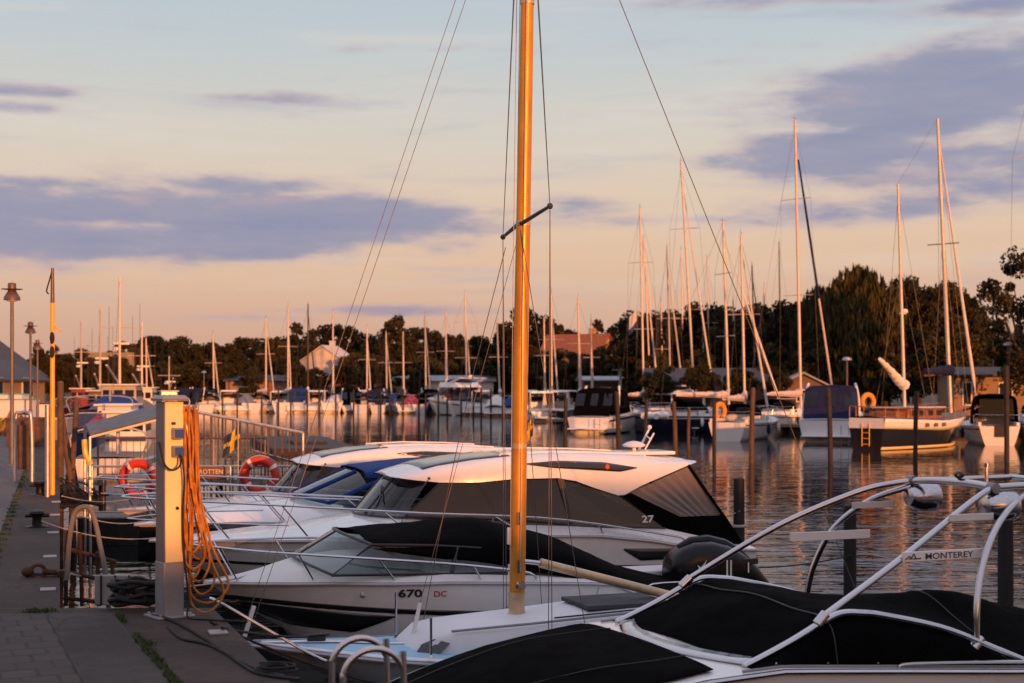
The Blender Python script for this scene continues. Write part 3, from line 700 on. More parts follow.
# ---- white day cruiser with black canvas, number on the side
def day_cruiser():
    B = BQ; t = thing('day_cruiser', 'white day cruiser lettered 670 DC under a black canvas with black outboard', 'motorboat', (B[0], B[1], 0), B[2], NEARG)
    L = 5.95
    h = Hull(L, 2.4, [(0, 1.10), (1.2, 1.15), (2.4, 1.15), (3.9, 1.08), (4.25, 1.05), (4.6, .90), (5.0, .83), (L, .80)], chine=.12, flare=.86, rake=.75, entry=.44, keel=-.35)
    h.build(t, GEL, GEL, DECKW, [(0, .02), (.6, .07), (1.0, .16), (1.4, .2), (2.2, .2), (4, .1), (L, .05)], 3.0, rail=GELG)
    h.band('black_stripe', .05, L - .02, lambda x: .965 - .05 * x, lambda x: .915 - .052 * x, BLKGEL, t, off=.008)
    tab_t = [(.20, .875), (1.75, .80)]
    h.band('hull_window', .16, 1.86, lambda x: lerp1([(.16, .895), (1.86, .79)], x), lambda x: lerp1([(.16, .885), (.55, .75), (.85, .64), (1.46, .60), (1.86, .785)], x), BLKGEL, t, n=40, off=.008)
    # windscreen
    z = lambda y, pts: tr3(B, y, pts)
    near = [(1.18, -.98, 1.24), (1.62, -.86, 1.53), (2.3, -.88, 1.50), (3.2, -.92, 1.42), (4.05, -1.0, 1.12), (3.2, -1.02, 1.19), (2.2, -1.03, 1.22)]
    for sg in (-1, 1):
        g = MB(); g.poly([(x, y * -sg if sg > 0 else y, zz) for x, y, zz in near], .008, (0, sg, .2)); g.build('side_window', CLGLASS, t, smooth=False)
        fr = MB(); fr.tube([(x, (y - .006) * (-sg if sg > 0 else 1), zz) for x, y, zz in near], .016, 6, closed=True); fr.build('window_frame', BLKPL, t)
        pl = MB(); pl.tube([(2.55, (-.9) * (-sg if sg > 0 else 1), 1.47), (2.45, (-1.03) * (-sg if sg > 0 else 1), 1.22)], .022, 6); pl.build('window_post', BLKPL, t)
    ws = MB(); rows = []
    for i in range(11):
        v = -1 + 2 * i / 10; rows.append([(.95 + .25 * v * v, .98 * v, 1.33 - .09 * v * v), (1.42 + .20 * v * v, .86 * v, 1.60 - .07 * v * v)])
    ws.grid(dense(rows, 41, 9)); wsc = ws.build('windscreen', CLGLASS, t)
    fr = MB(); fr.tube([r[0] for r in rows], .016, 6); fr.tube([r[1] for r in rows], .018, 6); fr.tube([rows[5][0], rows[5][1]], .014, 6); fr.build('windscreen_frame', BLKPL, wsc)
    # dark cockpit, wheel, seats seen through the glass
    k = MB(); k.box((2.9, 0, 1.13), (2.2, 1.7, .10)); k.build('dashboard', BLKPL, t, bevel=.02)
    k = MB(); k.torus((2.25, -.35, 1.35), .15, .014, 'y', 20, 6); k.build('steering_wheel', BLKPL, t)
    for yy in (-.4, .4):
        k = MB(); k.box((2.95, yy, 1.32), (.14, .42, .32)); k.build('seat', GREYPL, t, bevel=.05)
    # canvas
    def sec(x, zedge, ye, zc, flat=.8): return [(x, -ye, zedge), (x, -ye * flat, zedge + (zc - zedge) * .62), (x, 0, zc), (x, ye * flat, zedge + (zc - zedge) * .62), (x, ye, zedge)]
    secs = [sec(1.60, 1.50, .87, 1.60), sec(1.75, 1.47, .9, 1.62), sec(2.25, 1.40, .95, 1.655), sec(2.9, 1.32, 1.0, 1.70), sec(3.3, 1.22, 1.04, 1.62), sec(3.9, 1.09, 1.10, 1.46), sec(4.35, .94, 1.16, 1.26), sec(4.7, .88, 1.18, 1.10), sec(5.3, .84, 1.17, .93), sec(5.92, .83, 1.12, .85)]
    sheet('canvas_cover', t, cloth_rows(secs, 46, 19), BLKCAN, .012)
    # text
    (x0, z0), (x1, z1) = tr(B, -1.2, [(401, 599), (437, 599)])
    pA, pB, pC = h.side(x0, z0, .012), h.side(x0 + .5, z0, .012), h.side(x0, z0 + .12, .012)
    rzt = math.atan2(pB[1] - pA[1], .5); rxt = R(90) - math.atan2(pA[1] - pC[1], .12) * -1
    text('lettering', '670', DKLET, t, (x0, pA[1], z0), (rxt, 0, rzt), .118, .004, 0, 1.42)
    text('lettering', 'DC', REDPL, t, (x0 + .36, pA[1] + .36 * math.tan(rzt), z0), (rxt, 0, rzt), .088, .001, 0, 1.1)
    vt = MB(); vt.lathe([(.035, 0), (.03, -.012), (.012, -.014)], (1.52, 0, 0), 14, 'y'); vt.build('vent', STEEL, t).location = (.0, h.side(1.5, 1.02, .0)[1], 1.02)
    for sg in (-1, 1):
        # bow rail and stanchions
        top = [(-.16, 0, 1.50), (0, sg * .22, 1.50), (.5, sg * .62, 1.47), (1.4, sg * 1.02, 1.42), (2.4, sg * 1.14, 1.33), (3.2, sg * 1.16, 1.22), (3.35, sg * 1.16, 1.14)]
        rl = rail('bow_rail', t, top, .0135)
        for (xa, xb) in ((.32, .12), (1.05, .85), (1.85, 1.65), (2.75, 2.62)):
            pt = min(cr(top, 60), key=lambda p: abs(p[0] - xb)); s_ = MB(); bb = h.b(xa / L)
            s_.tube([pt, (xa, sg * (bb - .05), h.zd(xa / L))], .010, 6); s_.build('stanchion', STEEL, rl)
    fl = MB(); fl.tube([(3.05, -1.13, 1.13), (3.05, -1.13, 1.30)], .012, 6); fl.tube([(2.95, -1.14, 1.16), (2.9, -1.15, 1.10), (3.0, -1.15, 1.08), (3.08, -1.14, 1.13)], .012, 6); fl.build('cleat', WHITEPL, t)
    # seam line moulded on the side
    for xs, ze in ((4.1, .92),):
        s_ = MB(); s_.tube([h.side(3.0, .86, .004), h.side(4.0, .84, .004), h.side(4.05, 1.02, .004)], .006, 5); s_.build('moulding', GELG, t)
    k = MB(); k.box((5.4, .5, .93), (.7, .5, .08)); k.build('stern_seat', DECKW, t, bevel=.02)
    s_ = MB(); s_.tube(cr([(4.75, -1.02, .86), (4.75, -1.02, 1.0), (5.5, -1.0, .98), (5.5, -1.0, .84)], 16), .012, 6); s_.build('stern_rail', STEEL, t)
    # outboard
    e = MB(); pr = tr(B, -.2, [(676, 588), (674, 578), (676, 563), (688, 548), (708, 543), (735, 549), (758, 566), (778, 590)])
    st = [(5.38, .14, .90, 1.05), (5.42, .21, .84, 1.17), (5.52, .25, .80, 1.27), (5.68, .27, .78, 1.335), (5.9, .275, .77, 1.345), (6.12, .27, .76, 1.29), (6.32, .25, .75, 1.19), (6.5, .21, .74, 1.04), (6.66, .14, .74, .86), (6.7, .09, .74, .79)]
    rings = []
    for x, w_, zb, zt in st:
        rings.append([(x, w_ * math.copysign(abs(math.cos(a)) ** .6, math.cos(a)), (zb + zt) / 2 + (zt - zb) / 2 * math.copysign(abs(math.sin(a)) ** .7, math.sin(a))) for a in [2 * math.pi * k / 24 for k in range(24)]])
    e.loft(rings); eng = e.build('outboard_motor', COWL, t)
    pn = MB(); pn.loft([[(x, w_ * 1.03 * math.copysign(abs(math.cos(a)) ** .6, math.cos(a)), zb - .01 + .05 * math.sin(a)) for a in [2 * math.pi * k / 24 for k in range(24)]] for x, w_, zb, zt in st]); pn.build('cowl_band', BLKPL, eng)
    rg = MB(); rg.tube([(x, 0, zt + .004) for x, w_, zb, zt in st[2:8]], [.03, .05, .06, .06, .05, .03], 8); rg.build('cowl_ridge', COWL, eng)
    for sg in (-1, 1): vt = MB(); vt.box((6.36, sg * .235, 1.10), (.20, .03, .07)); vt.build('air_intake', BLKPL, eng, bevel=.01)
    for xx, a in ((6.03, 0), (6.08, 0)):
        s_ = MB(); s_.box((xx, -.282, 1.03), (.018, .012, .20)); s_.build('decal', WHLET, eng)
    s_ = MB(); s_.box((6.32, -.262, 1.03), (.014, .012, .12)); s_.build('decal', WHLET, eng).rotation_euler = (0, 0, 0)
    s_ = MB(); s_.poly([(5.68, -.295, 1.0), (5.80, -.295, 1.07), (5.72, -.295, 1.05), (5.76, -.295, 1.14), (5.69, -.295, 1.06), (5.64, -.295, 1.09)], .008, (0, -1, 0)); s_.build('decal', WHLET, eng, smooth=False)
    s_ = MB(); s_.loft([[(6.0 + dx, dy, zz) for dx, dy in ((-.12, -.09), (.14, -.07), (.14, .07), (-.12, .09))] for zz in (.8, .3, -.3)]); s_.build('motor_leg', COWL, eng, bevel=.03)
    return t
day_cruiser()

# ---- hardtop cruisers
def hardtop(B, L, kind, label):
    t = thing('cabin_cruiser', label, 'motorboat', (B[0], B[1], 0), B[2], NEARG)
    h = Hull(L, 2.6, [(0, 1.22), (1.5, 1.25), (4, 1.26), (5.6, 1.23), (6.5, 1.12), (7.1, 1.0), (L, .95)], chine=.14, flare=.86, rake=.9, entry=.46, keel=-.4)
    h.build(t, GEL, ANTIF, GEL, [(0, .02), (1.2, .05), (1.9, .09), (2.6, .20), (3.4, .26), (4.5, .2), (6, .12), (L, .05)], 4.0, rail=GELG)
    h.band('black_stripe', .1, L - .1, lambda x: .99 - .03 * x, lambda x: .955 - .03 * x, BLKGEL, t, off=.008)
    h.band('hull_window', 6.02, 6.86, lambda x: 1.03 - .03 * (x - 6), lambda x: max(.86, 1.02 - .6 * (x - 6.0)), PANE, t, off=.008)
    h.band('hull_groove', .5, 2.1, lambda x: 1.125, lambda x: 1.10, CREAM, t, off=.006)
    gy = lambda z: 1.03 - .12 * (z - 1.3) / .65
    side = [(3.08, 1.495), (3.4, 1.47), (4.4, 1.38), (5.2, 1.335), (6.72, 1.26), (6.06, 1.73), (5.7, 1.84), (5.4, 1.94), (4.95, 1.985), (4.1, 1.965), (3.62, 1.955)]
    for sg in (-1, 1):
        g = MB(); g.poly([(x, sg * gy(z), z) for x, z in side], .012, (0, sg, .15)); wd = g.build('side_window', DKGLASS, t, smooth=False)
        fr = MB(); fr.tube([(x, sg * (gy(z) + .004), z) for x, z in side], .013, 6, closed=True); fr.build('window_frame', BLKPL, wd)
        cm = MB(); bp = [(3.08, 1.495), (3.4, 1.47), (4.4, 1.38), (5.2, 1.335), (6.72, 1.26), (7.6, 1.06)]
        cm.grid([[(x, sg * (gy(z) + .004), z - .008), (x - .02, sg * (gy(z) + .03), z - .12), (x - .04, sg * (gy(z) + .06), z - .36)] for x, z in bp]); cm.build('coaming', GEL, t, solid=.01)
        pl = MB(); pl.poly([(5.35, sg * (gy(1.33) + .008), 1.33), (5.38, sg * (gy(1.33) + .008), 1.33), (5.30, sg * (gy(1.9) + .012), 1.95), (5.2, sg * (gy(1.9) + .012), 1.96)], .006, (0, sg, .15)); pl.build('window_post', BLKPL, wd)
    ws = MB(); rows = []
    for i in range(13):
        v = -1 + 2 * i / 12; rows.append([(2.66 + .42 * v * v, gy(1.5) * v, 1.49 + .005 * v * v), (3.14 + .32 * v * v, gy(1.99) * v, 2.04 - .05 * v * v)])
    ws.grid(dense(rows, 41, 9)); wsc = ws.build('windscreen', DKGLASS, t)
    fr = MB(); fr.tube([r[0] for r in rows], .02, 6); fr.tube([r[1] for r in rows], .016, 6); fr.build('windscreen_frame', BLKPL, wsc)
    cm = MB(); cm.grid([[(r[0][0], r[0][1], r[0][2] - .008), (r[0][0] - .06, r[0][1] * 1.03, r[0][2] - .10), (r[0][0] - .16, r[0][1] * 1.06, r[0][2] - .30)] for r in rows]); cm.build('coaming', GEL, t, solid=.01)
    for q in (4, 8):
        fr = MB(); fr.tube([rows[q][0], rows[q][1]], .018, 6); fr.build('window_post', BLKPL, wsc)
    wp = MB(); wp.tube([(2.70, -.5, 1.50), (2.92, -.35, 1.76)], .009, 6); wp.tube([(2.88, -.52, 1.70), (2.98, -.2, 1.86)], .01, 6); wp.build('wiper', BLKPL, wsc)
    # interior hints
    k = MB(); k.box((3.72, 0, 1.42), (.6, 1.6, .22)); k.build('dashboard', BLKPL, t, bevel=.04)
    for yy in (-.45, .45):
        k = MB(); k.box((4.5, yy, 1.50), (.16, .5, .5)); k.build('seat', CREAM, t, bevel=.06)
    k = MB(); k.box((5.9, 0, 1.3), (.3, 1.7, .3)); k.build('bench', CREAM, t, bevel=.06)
    k = MB(); k.tube(cr([(4.95, -.7, 1.36), (5.05, -.7, 1.62), (5.25, -.7, 1.75), (5.45, -.7, 1.72)], 14), .07, 8); k.build('seat', CREAM, t)
    k = MB(); k.torus((3.95, -.4, 1.62), .17, .016, 'y', 20, 6); k.build('steering_wheel', BLKPL, t)
    # roof
    st = [(3.02, .45, 2.0, 2.035), (3.12, .70, 1.985, 2.06), (3.3, .86, 1.965, 2.10), (3.6, .93, 1.935, 2.17), (4.1, .965, 1.93, 2.24), (4.6, .975, 1.965, 2.28), (5.2, .98, 1.965, 2.295), (5.45, .985, 1.92, 2.295), (5.72, .985, 1.82, 2.285), (6.05, .99, 1.715, 2.27), (6.15, .985, 1.72, 2.265), (6.4, .98, 1.84, 2.25), (7.07, .96, 2.09, 2.2), (7.22, .92, 2.13, 2.185), (7.27, .86, 2.15, 2.175)]
    rings = []
    for x, w_, zl, zt in st:
        o = [(w_, zl), (w_ * .992, zl + .42 * (zt - .06 - zl)), (w_ * .965, zl + .78 * (zt - .06 - zl)), (w_ * .87, zt - .05), (w_ * .5, zt - .012), (0, zt)]
        zi = max(zl + .004, zt - .15)
        i_ = [(0, max(zt - .10, zl + .006)), (w_ * .75, zi), (w_ - .07, zi), (w_ - .05, zl + .002)]
        ring = [(x, -y, z) for y, z in o] + [(x, y, z) for y, z in reversed(o[:-1])] + [(x, y, z) for y, z in reversed(i_)] + [(x, -y, z) for y, z in i_[1:]]
        rings.append(ring)
    r_ = MB(); r_.loft(rings); roof = r_.build('hardtop_roof', GEL, t, sharp=50)
    def rs(x, z, off=.008):
        w_, zl, zt = lerp1([(a, b, c, d) for a, b, c, d in st], x); u = (z - zl) / max(1e-4, zt - .06 - zl)
        y = lerp1([(0, w_), (.42, w_ * .992), (.78, w_ * .965), (1.06, w_ * .87), (1.5, w_ * .5)], u); return y + off
    def ztop(x, y):
        w_, zl, zt = lerp1([(a, b, c, d) for a, b, c, d in st], x); v = abs(y) / w_
        return lerp1([(0, zt), (.5, zt - .012), (.87, zt - .05), (1, zt - .2)], v)
    for sg in (-1, 1):
        rows = []
        for i in range(20):
            u = i / 19; x = 4.72 + u * 1.62
            hi = lerp1([(0, 2.165), (.3, 2.195), (.7, 2.165), (1, 2.085)], u); lo = lerp1([(0, 2.155), (.25, 2.10), (.6, 2.06), (.85, 2.03), (1, 2.075)], u)
            rows.append([(x, sg * rs(x, lo + (hi - lo) * k / 3), lo + (hi - lo) * k / 3) for k in range(4)])
        m = MB(); m.grid(rows); m.build('roof_window', PANE, roof, solid=.004)
    m = MB(); rows = []
    for i in range(10):
        x = 3.42 + i / 9 * 1.2; rows.append([(x, y, ztop(x, y) + .008) for y in [-.68 + .1360 * k for k in range(11)]])
    m.grid(rows); m.build('skylight', PANE, roof, solid=.004)
    for yy in (-.62, .62):
        m = MB(); m.tube([(x, yy, ztop(x, yy) + .03) for x in (4.5, 5.2, 6.0, 6.6)], .012, 6)
        for x in (4.5, 5.5, 6.6): m.tube([(x, yy, ztop(x, yy)), (x, yy, ztop(x, yy) + .03)], .012, 6)
        m.build('roof_rail', GEL, roof)
    if kind == 'a':
        m = MB(); m.lathe([(.03, 2.18), (.03, 2.30), (.15, 2.32), (.17, 2.345), (.10, 2.385), (.03, 2.40)], (6.72, .05, 0), 16); m.build('satellite_dome', WHITEPL, roof)
        m = MB(); m.tube([(6.95, .5, 2.18), (7.15, .5, 2.55)], .016, 6); m.tube([(6.95, .3, 2.18), (7.15, .32, 2.5)], .013, 6); m.tube([(7.08, .31, 2.42), (7.1, .5, 2.46)], .01, 6); m.ball((7.16, .5, 2.58), .035, 8); m.build('light_mast', WHITEPL, roof)
        m = MB(); m.lathe([(.035, 0), (.03, -.015)], (0, 0, 0), 12, 'y'); m.build('roof_light', BUOYRED, roof).location = (5.9, -rs(5.9, 2.10, .012), 2.10)
        m = MB(); m.box((6.75, -.2, ztop(6.75, -.2) + .03), (.75, .6, .05)); m.build('roof_hatch', GEL, roof, bevel=.02)
    # aft canvas with clear panels
    for sg in (-1, 1):
        cy = lambda z: sg * (1.0 - .05 * (z - 1.0))
        P = lambda *q: [(x, cy(z), z) for x, z in q]
        m = MB(); m.poly(P((6.1, 1.70), (6.26, 1.74), (6.98, 1.385), (7.66, 1.385), (7.92, 1.0), (7.6, 1.0), (6.72, 1.25)), .01, (0, sg, 0)); m.build('canopy_skirt', BLKCAN, t, smooth=False)
        m = MB(); rows = []
        for i in range(24):
            u = i / 23; a = (6.24 + u * .86, 1.745 + u * .335); b = (6.98 + u * .60, 1.40)
            wv = .012 * math.sin(u * 40) * (.4 + .6 * math.sin(u * 3.1))
            rows.append([(a[0] + (b[0] - a[0]) * k / 4, cy(a[1]) + wv * (k in (1, 2, 3)), a[1] + (b[1] - a[1]) * k / 4) for k in range(5)])
        m.grid(rows); m.build('clear_panel', VINYL, t)
        m = MB(); m.tube(P((7.10, 2.10), (7.64, 1.37)), .022, 6); m.build('canopy_seam', BLKCAN, t)
    m = MB(); rows = []
    for i in range(15):
        y = -.95 + 1.9 * i / 14; bow_ = .06 * (1 - (y / .95) ** 2); rows.append([(7.12 + bow_, y, 2.12), (7.64 + bow_, y, 1.40), (7.92 + bow_, y, 1.0)])
    m.grid([[r[0], r[1]] for r in rows]); m.build('clear_panel', VINYL, t)
    m = MB(); m.grid([[r[1], r[2]] for r in rows]); m.build('canopy_skirt', BLKCAN, t, solid=.006)
    m = MB(); m.box((L + .25, 0, .32), (.7, 2.1, .07)); m.build('swim_platform', GEL, t, bevel=.02)
    # rails
    for sg in (-1, 1):
        top = [(-.35, 0, 1.78), (-.2, sg * .3, 1.78), (.5, sg * .78, 1.76), (1.6, sg * 1.12, 1.70), (3.2, sg * 1.24, 1.58), (5.0, sg * 1.26, 1.46), (6.6, sg * 1.25, 1.20), (6.9, sg * 1.25, 1.12), (6.95, sg * 1.24, 1.02)]
        rl = rail('deck_rail', t, top, .014, n=40)
        top2 = [(-.28, 0, 1.50), (0, sg * .34, 1.50), (.6, sg * .80, 1.49), (1.6, sg * 1.12, 1.46)]
        rail('deck_rail', t, top2, .010, n=20)
        for (xa, xb) in ((.28, -.05), (.95, .55), (1.9, 1.5), (3.2, 2.85), (4.2, 4.2), (4.66, 4.2), (5.75, 5.6)):
            pt = min(cr(top, 80), key=lambda p: abs(p[0] - xb)); s_ = MB(); u = xa / L
            s_.tube([pt, (xa, sg * (h.b(u) - .05), h.zd(u))], .011, 6); s_.build('stanchion', STEEL, rl)
    fd = MB(); fd.ball((0, 0, 0), (.10, .10, .28), 12); fd.build('fender', WHITEPL, t).location = (4.9, -h.b(.6) - .12, .75)
    if kind == 'a':
        (x, z), = tr(B, -1.04, [(642, 522.5)]); text('lettering', '27', WHLET, t, (x, -gy(z) - .012, z), (R(90 - 8), 0, 0), .13, .003, 0, 1.35)
    return t
hardtop(BR, 8.0, 'a', 'white cabin cruiser marked 27 with dark wraparound glass and hardtop')
hardtop(BU, 8.3, 'b', 'white hardtop cruiser furthest along the quay beyond the blue canopy boat').location.z = -.17

# ---- boat with the blue canopy
def blue_canopy_boat():
    B = BT; L = 7.2; t = thing('cabin_cruiser', 'white cruiser with bright blue folding canopy between two hardtop boats', 'motorboat', (B[0], B[1], 0), B[2], NEARG)
    h = Hull(L, 2.5, [(0, 1.12), (1.5, 1.18), (4, 1.18), (5.5, 1.12), (L, .95)], chine=.12, rake=.8, entry=.46)
    h.build(t, GEL, ANTIF, GEL, [(0, .04), (1.2, .16), (2.6, .28), (4, .12), (L, .05)], 3.0, rail=GELG)
    h.band('dark_topside', .05, L - .05, lambda x: h.zd(x / L) - .05, lambda x: .55, BLKGEL, t, off=.008)
    for sg in (-1, 1):
        g = MB(); pts = [(2.75, 1.44), (3.45, 1.32), (5.2, 1.24), (5.1, 1.68), (3.62, 1.80)]
        g.poly([(x, sg * (1.0 - .12 * (z - 1.25)), z) for x, z in pts], .01, (0, sg, .15)); wd = g.build('side_window', CLGLASS, t, smooth=False)
        fr = MB(); fr.tube([(x, sg * (1.005 - .12 * (z - 1.25)), z) for x, z in pts], .02, 6, closed=True); fr.build('window_frame', BLUECAN, wd)
    rows = []
    for i in range(11):
        v = -1 + 2 * i / 10; rows.append([(2.35 + .4 * v * v, .98 * v, 1.52 - .08 * v * v), (3.22 + .4 * v * v, .94 * v, 1.88 - .08 * v * v)])
    w_ = MB(); w_.grid(dense(rows, 41, 9)); wsc = w_.build('windscreen', CLGLASS, t)
    for q in (0, 3, 7, 10):
        fr = MB(); fr.tube([rows[q][0], rows[q][1]], .035, 6); fr.build('windscreen_frame', BLUECAN, wsc)
    fr = MB(); fr.tube([r[0] for r in rows], .03, 6); fr.build('windscreen_frame', BLUECAN, wsc)
    def sec(x, ze, zc): return [(x, -.98, ze), (x, -.86, ze + (zc - ze) * .8), (x, 0, zc), (x, .86, ze + (zc - ze) * .8), (x, .98, ze)]
    sheet('canopy', t, cloth_rows([sec(3.30, 1.80, 1.92), sec(3.62, 1.78, 1.97), sec(4.2, 1.66, 2.03), sec(5.0, 1.58, 2.05), sec(5.9, 1.50, 2.0), sec(6.4, 1.2, 1.7), sec(6.7, 1.05, 1.15)], 40, 17), BLUECAN, .015)
    k = MB(); k.box((3.9, 0, 1.28), (1.8, 1.6, .2)); k.build('dashboard', GREYPL, t, bevel=.03)
    for sg in (-1, 1):
        top = [(-.3, 0, 1.68), (0, sg * .36, 1.68), (1.2, sg * 1.02, 1.62), (2.6, sg * 1.16, 1.52), (3.3, sg * 1.18, 1.46), (3.4, sg * 1.18, 1.2)]
        rl = rail('bow_rail', t, top, .013)
        for (xa, xb) in ((.3, .02), (1.1, .8), (2.1, 1.8)):
            pt = min(cr(top, 60), key=lambda p: abs(p[0] - xb)); s_ = MB(); s_.tube([pt, (xa, sg * (h.b(xa / L) - .05), h.zd(xa / L))], .01, 6); s_.build('stanchion', STEEL, rl)
    return t
blue_canopy_boat()

# ---- bow rider with the tower, bottom right
def bowrider():
    B = BM; L = 7.2; t = thing('bowrider', 'white bowrider speedboat under black covers with polished tubular tower arch', 'motorboat', (B[0], B[1], 0), B[2], NEARG)
    h = Hull(L, 2.3, [(0, .86), (.8, .96), (1.6, 1.10), (2.6, 1.24), (3.2, 1.265), (4.2, 1.19), (5.2, 1.11), (L, .98)], chine=.15, flare=.84, rake=.8, entry=.38, keel=-.4, bow=.16, power=2.3)
    h.build(t, GEL, GEL, GEL, [(0, .02), (2, .03), (L, .02)], rail=STEEL)
    h.band('dark_topside', .3, L - .02, lambda x: h.zd(x / L) - .20, lambda x: .45, BLKGEL, t)
    zg = lambda x: h.zd(x / L); bb = lambda x: h.b(x / L)
    # bow cover
    secs = []
    for x, zc, ins in ((.20, .90, .06), (.5, .94, .06), (.8, .99, .07), (1.3, 1.13, .08), (1.75, 1.24, .08), (2.06, 1.29, .09), (2.4, 1.295, .10), (2.62, 1.298, .12), (2.72, 1.302, .16)):
        b_ = bb(x) - ins; z0 = zg(x) + .030; secs.append([(x, -b_, z0), (x, -b_ * .72, z0 + (zc - z0) * .55), (x, 0, zc), (x, b_ * .72, z0 + (zc - z0) * .55), (x, b_, z0)])
    rws = cloth_rows(secs, 60, 31); bc = sheet('bow_cover', t, rws, BLKCAN, .012)
    for j in (9, 21): m = MB(); m.tube([(r_[j][0], r_[j][1], r_[j][2] + .006) for r_ in rws], .005, 5); m.build('seam', BLKPL, bc)
    # cockpit cover
    zf = [(2.98, 1.285), (3.35, 1.42), (3.76, 1.575), (4.1, 1.545), (4.63, 1.42), (5.2, 1.19), (5.37, 1.14), (L, 1.01)]
    zcn = [(2.98, 1.30), (3.2, 1.45), (3.5, 1.56), (3.76, 1.60), (4.2, 1.55), (4.8, 1.52), (5.41, 1.535), (6.26, 1.33), (6.9, 1.12), (L, 1.02)]
    secs = []
    for x in (2.98, 3.1, 3.35, 3.6, 3.76, 4.1, 4.63, 5.2, 5.41, 5.9, 6.26, 6.8, 7.1):
        b_ = bb(x) - .06; z0 = zg(x) + .015; f_ = max(lerp1(zf, x) - .015, z0 + .004); c_ = max(lerp1(zcn, x), f_ + .005)
        secs.append([(x, -b_, z0), (x, -.97, f_), (x, -.5, f_ + (c_ - f_) * .5), (x, 0, c_), (x, .5, f_ + (c_ - f_) * .5), (x, .97, f_), (x, b_, z0)])
    rws = cloth_rows(secs, 80, 31); cc = sheet('cockpit_cover', t, rws, BLKCAN, .012)
    for i in (22, 46): m = MB(); m.tube([(p[0], p[1], p[2] + .007) for p in rws[i]], .006, 5); m.build('seam', BLKPL, cc)
    for sg in (-1, 1):
        fr = [(2.96, sg * .985, 1.275), (3.1, sg * .985, 1.325), (3.35, sg * .985, 1.425), (3.62, sg * .985, 1.55), (3.76, sg * .985, 1.59), (3.92, sg * .985, 1.582), (4.1, sg * .985, 1.555), (4.63, sg * .985, 1.43), (5.1, sg * 1.0, 1.25), (5.42, sg * 1.02, 1.12)]
        rail('windscreen_frame', t, fr, .024, n=40)
        sn = []
        for k in range(9):
            x = 3.15 + k * .42; m = MB(); m.ball((x, sg * (bb(x) - .052), zg(x) + .035), .009, 6); m.build('snap_fastener', STEEL, t)
        g = MB(); g.tube([(t_ * L, sg * (h.b(t_) - .045), h.zd(t_) + .015) for t_ in [.4 + .02 * k for k in range(30)]], .009, 6); g.build('trim_strip', GREYPL, t)
        g = MB(); g.tube(cr([(4.15, sg * (bb(4.15) - .03), zg(4.15) + .005), (4.3, sg * (bb(4.3) - .02), zg(4.3) + .04), (5.5, sg * (bb(5.5) - .02), zg(5.5) + .05), (5.9, sg * (bb(5.9) - .03), zg(5.9) + .005)], 20), .012, 6); g.build('grab_rail', STEEL, t)
    # dark windscreen base
    m = MB(); rows = []
    for i in range(11):
        v = -1 + 2 * i / 10; rows.append([(2.70 + .28 * v * v, .96 * v, 1.285), (2.84 + .28 * v * v, .97 * v, 1.315)])
    m.grid(rows); m.build('windscreen_base', STEEL, t, solid=.01)
    # tower
    for sg, ps in ((-1, ([(3.58, .985, 1.56), (4.45, .72, 1.90), (5.2, .55, 2.26), (5.44, .51, 2.37), (5.52, .5, 2.395)], [(4.94, .985, 1.30), (4.97, .96, 1.62), (5.12, .86, 1.90), (5.41, .70, 2.16), (5.84, .50, 2.34), (6.2, .40, 2.40)])),
                   (1, ([(3.59, .985, 1.57), (4.33, .72, 2.03), (5.0, .57, 2.30), (5.35, .52, 2.37), (5.5, .5, 2.385)], [(4.78, .985, 1.36), (4.82, .93, 1.65), (4.95, .82, 1.98), (5.2, .66, 2.22), (5.5, .5, 2.34)]))):
        for nm, p in zip(('tower_leg', 'tower_leg'), ps):
            m = MB(); m.tube(cr([(x, sg * y, z) for x, y, z in p], 30), .0255, 12); lg = m.build(nm, STEEL, t)
            f = MB(); a = p[0]; f.tube([(a[0] - .03, sg * a[1], a[2] - .04), (a[0] + .05, sg * a[1] * .99, a[2] + .03)], .038, 10); f.build('leg_clamp', STEEL, lg)
    m = MB(); m.tube(cr([(5.5, .5, 2.385), (5.53, .25, 2.405), (5.54, 0, 2.41), (5.53, -.25, 2.41), (5.52, -.5, 2.395)], 20), .031, 12); cbm = m.build('tower_crossbar', STEEL, t)
    m = MB(); m.tube(cr([(5.52, -.5, 2.395), (5.9, -.47, 2.40), (6.5, -.42, 2.40)], 12), .031, 12); m.tube([(6.5, -.42, 2.40), (6.5, .42, 2.40), (5.5, .5, 2.385)], .026, 10); m.build('tower_rear_hoop', STEEL, t)
    for sg in (-1, 1):
        m = MB(); m.lathe([(.042, -.04), (.042, .04)], (0, 0, 0), 12, 'y'); o = m.build('tower_joint', GREYPL, cbm); o.location = (5.51, sg * .5, 2.392)
        m = MB(); m.lathe([(.02, -.16), (.07, -.15), (.105, -.10), (.125, -.02), (.125, .10), (.118, .115), (.10, .12)], (0, 0, 0), 24, 'x'); o = m.build('speaker_pod', STEEL, t); o.location = (5.60, sg * .47, 2.255)
        g = MB(); g.lathe([(.10, .112), (.08, .127), (.02, .13)], (0, 0, 0), 20, 'x'); g.build('speaker_grille', BLKPL, o)
    m = MB(); m.ball((5.53, -.08, 2.47), (.05, .03, .03), 10); m.tube([(5.53, -.08, 2.41), (5.53, -.08, 2.46)], .015, 8); m.build('docking_light', BLKPL, cbm)
    m = MB(); m.tube([(5.55, -.38, 2.42), (5.55, -.38, 2.56)], .014, 8); m.lathe([(.025, 2.55), (.025, 2.58)], (5.55, -.38, 0), 10); m.build('mast_light', STEEL, cbm)
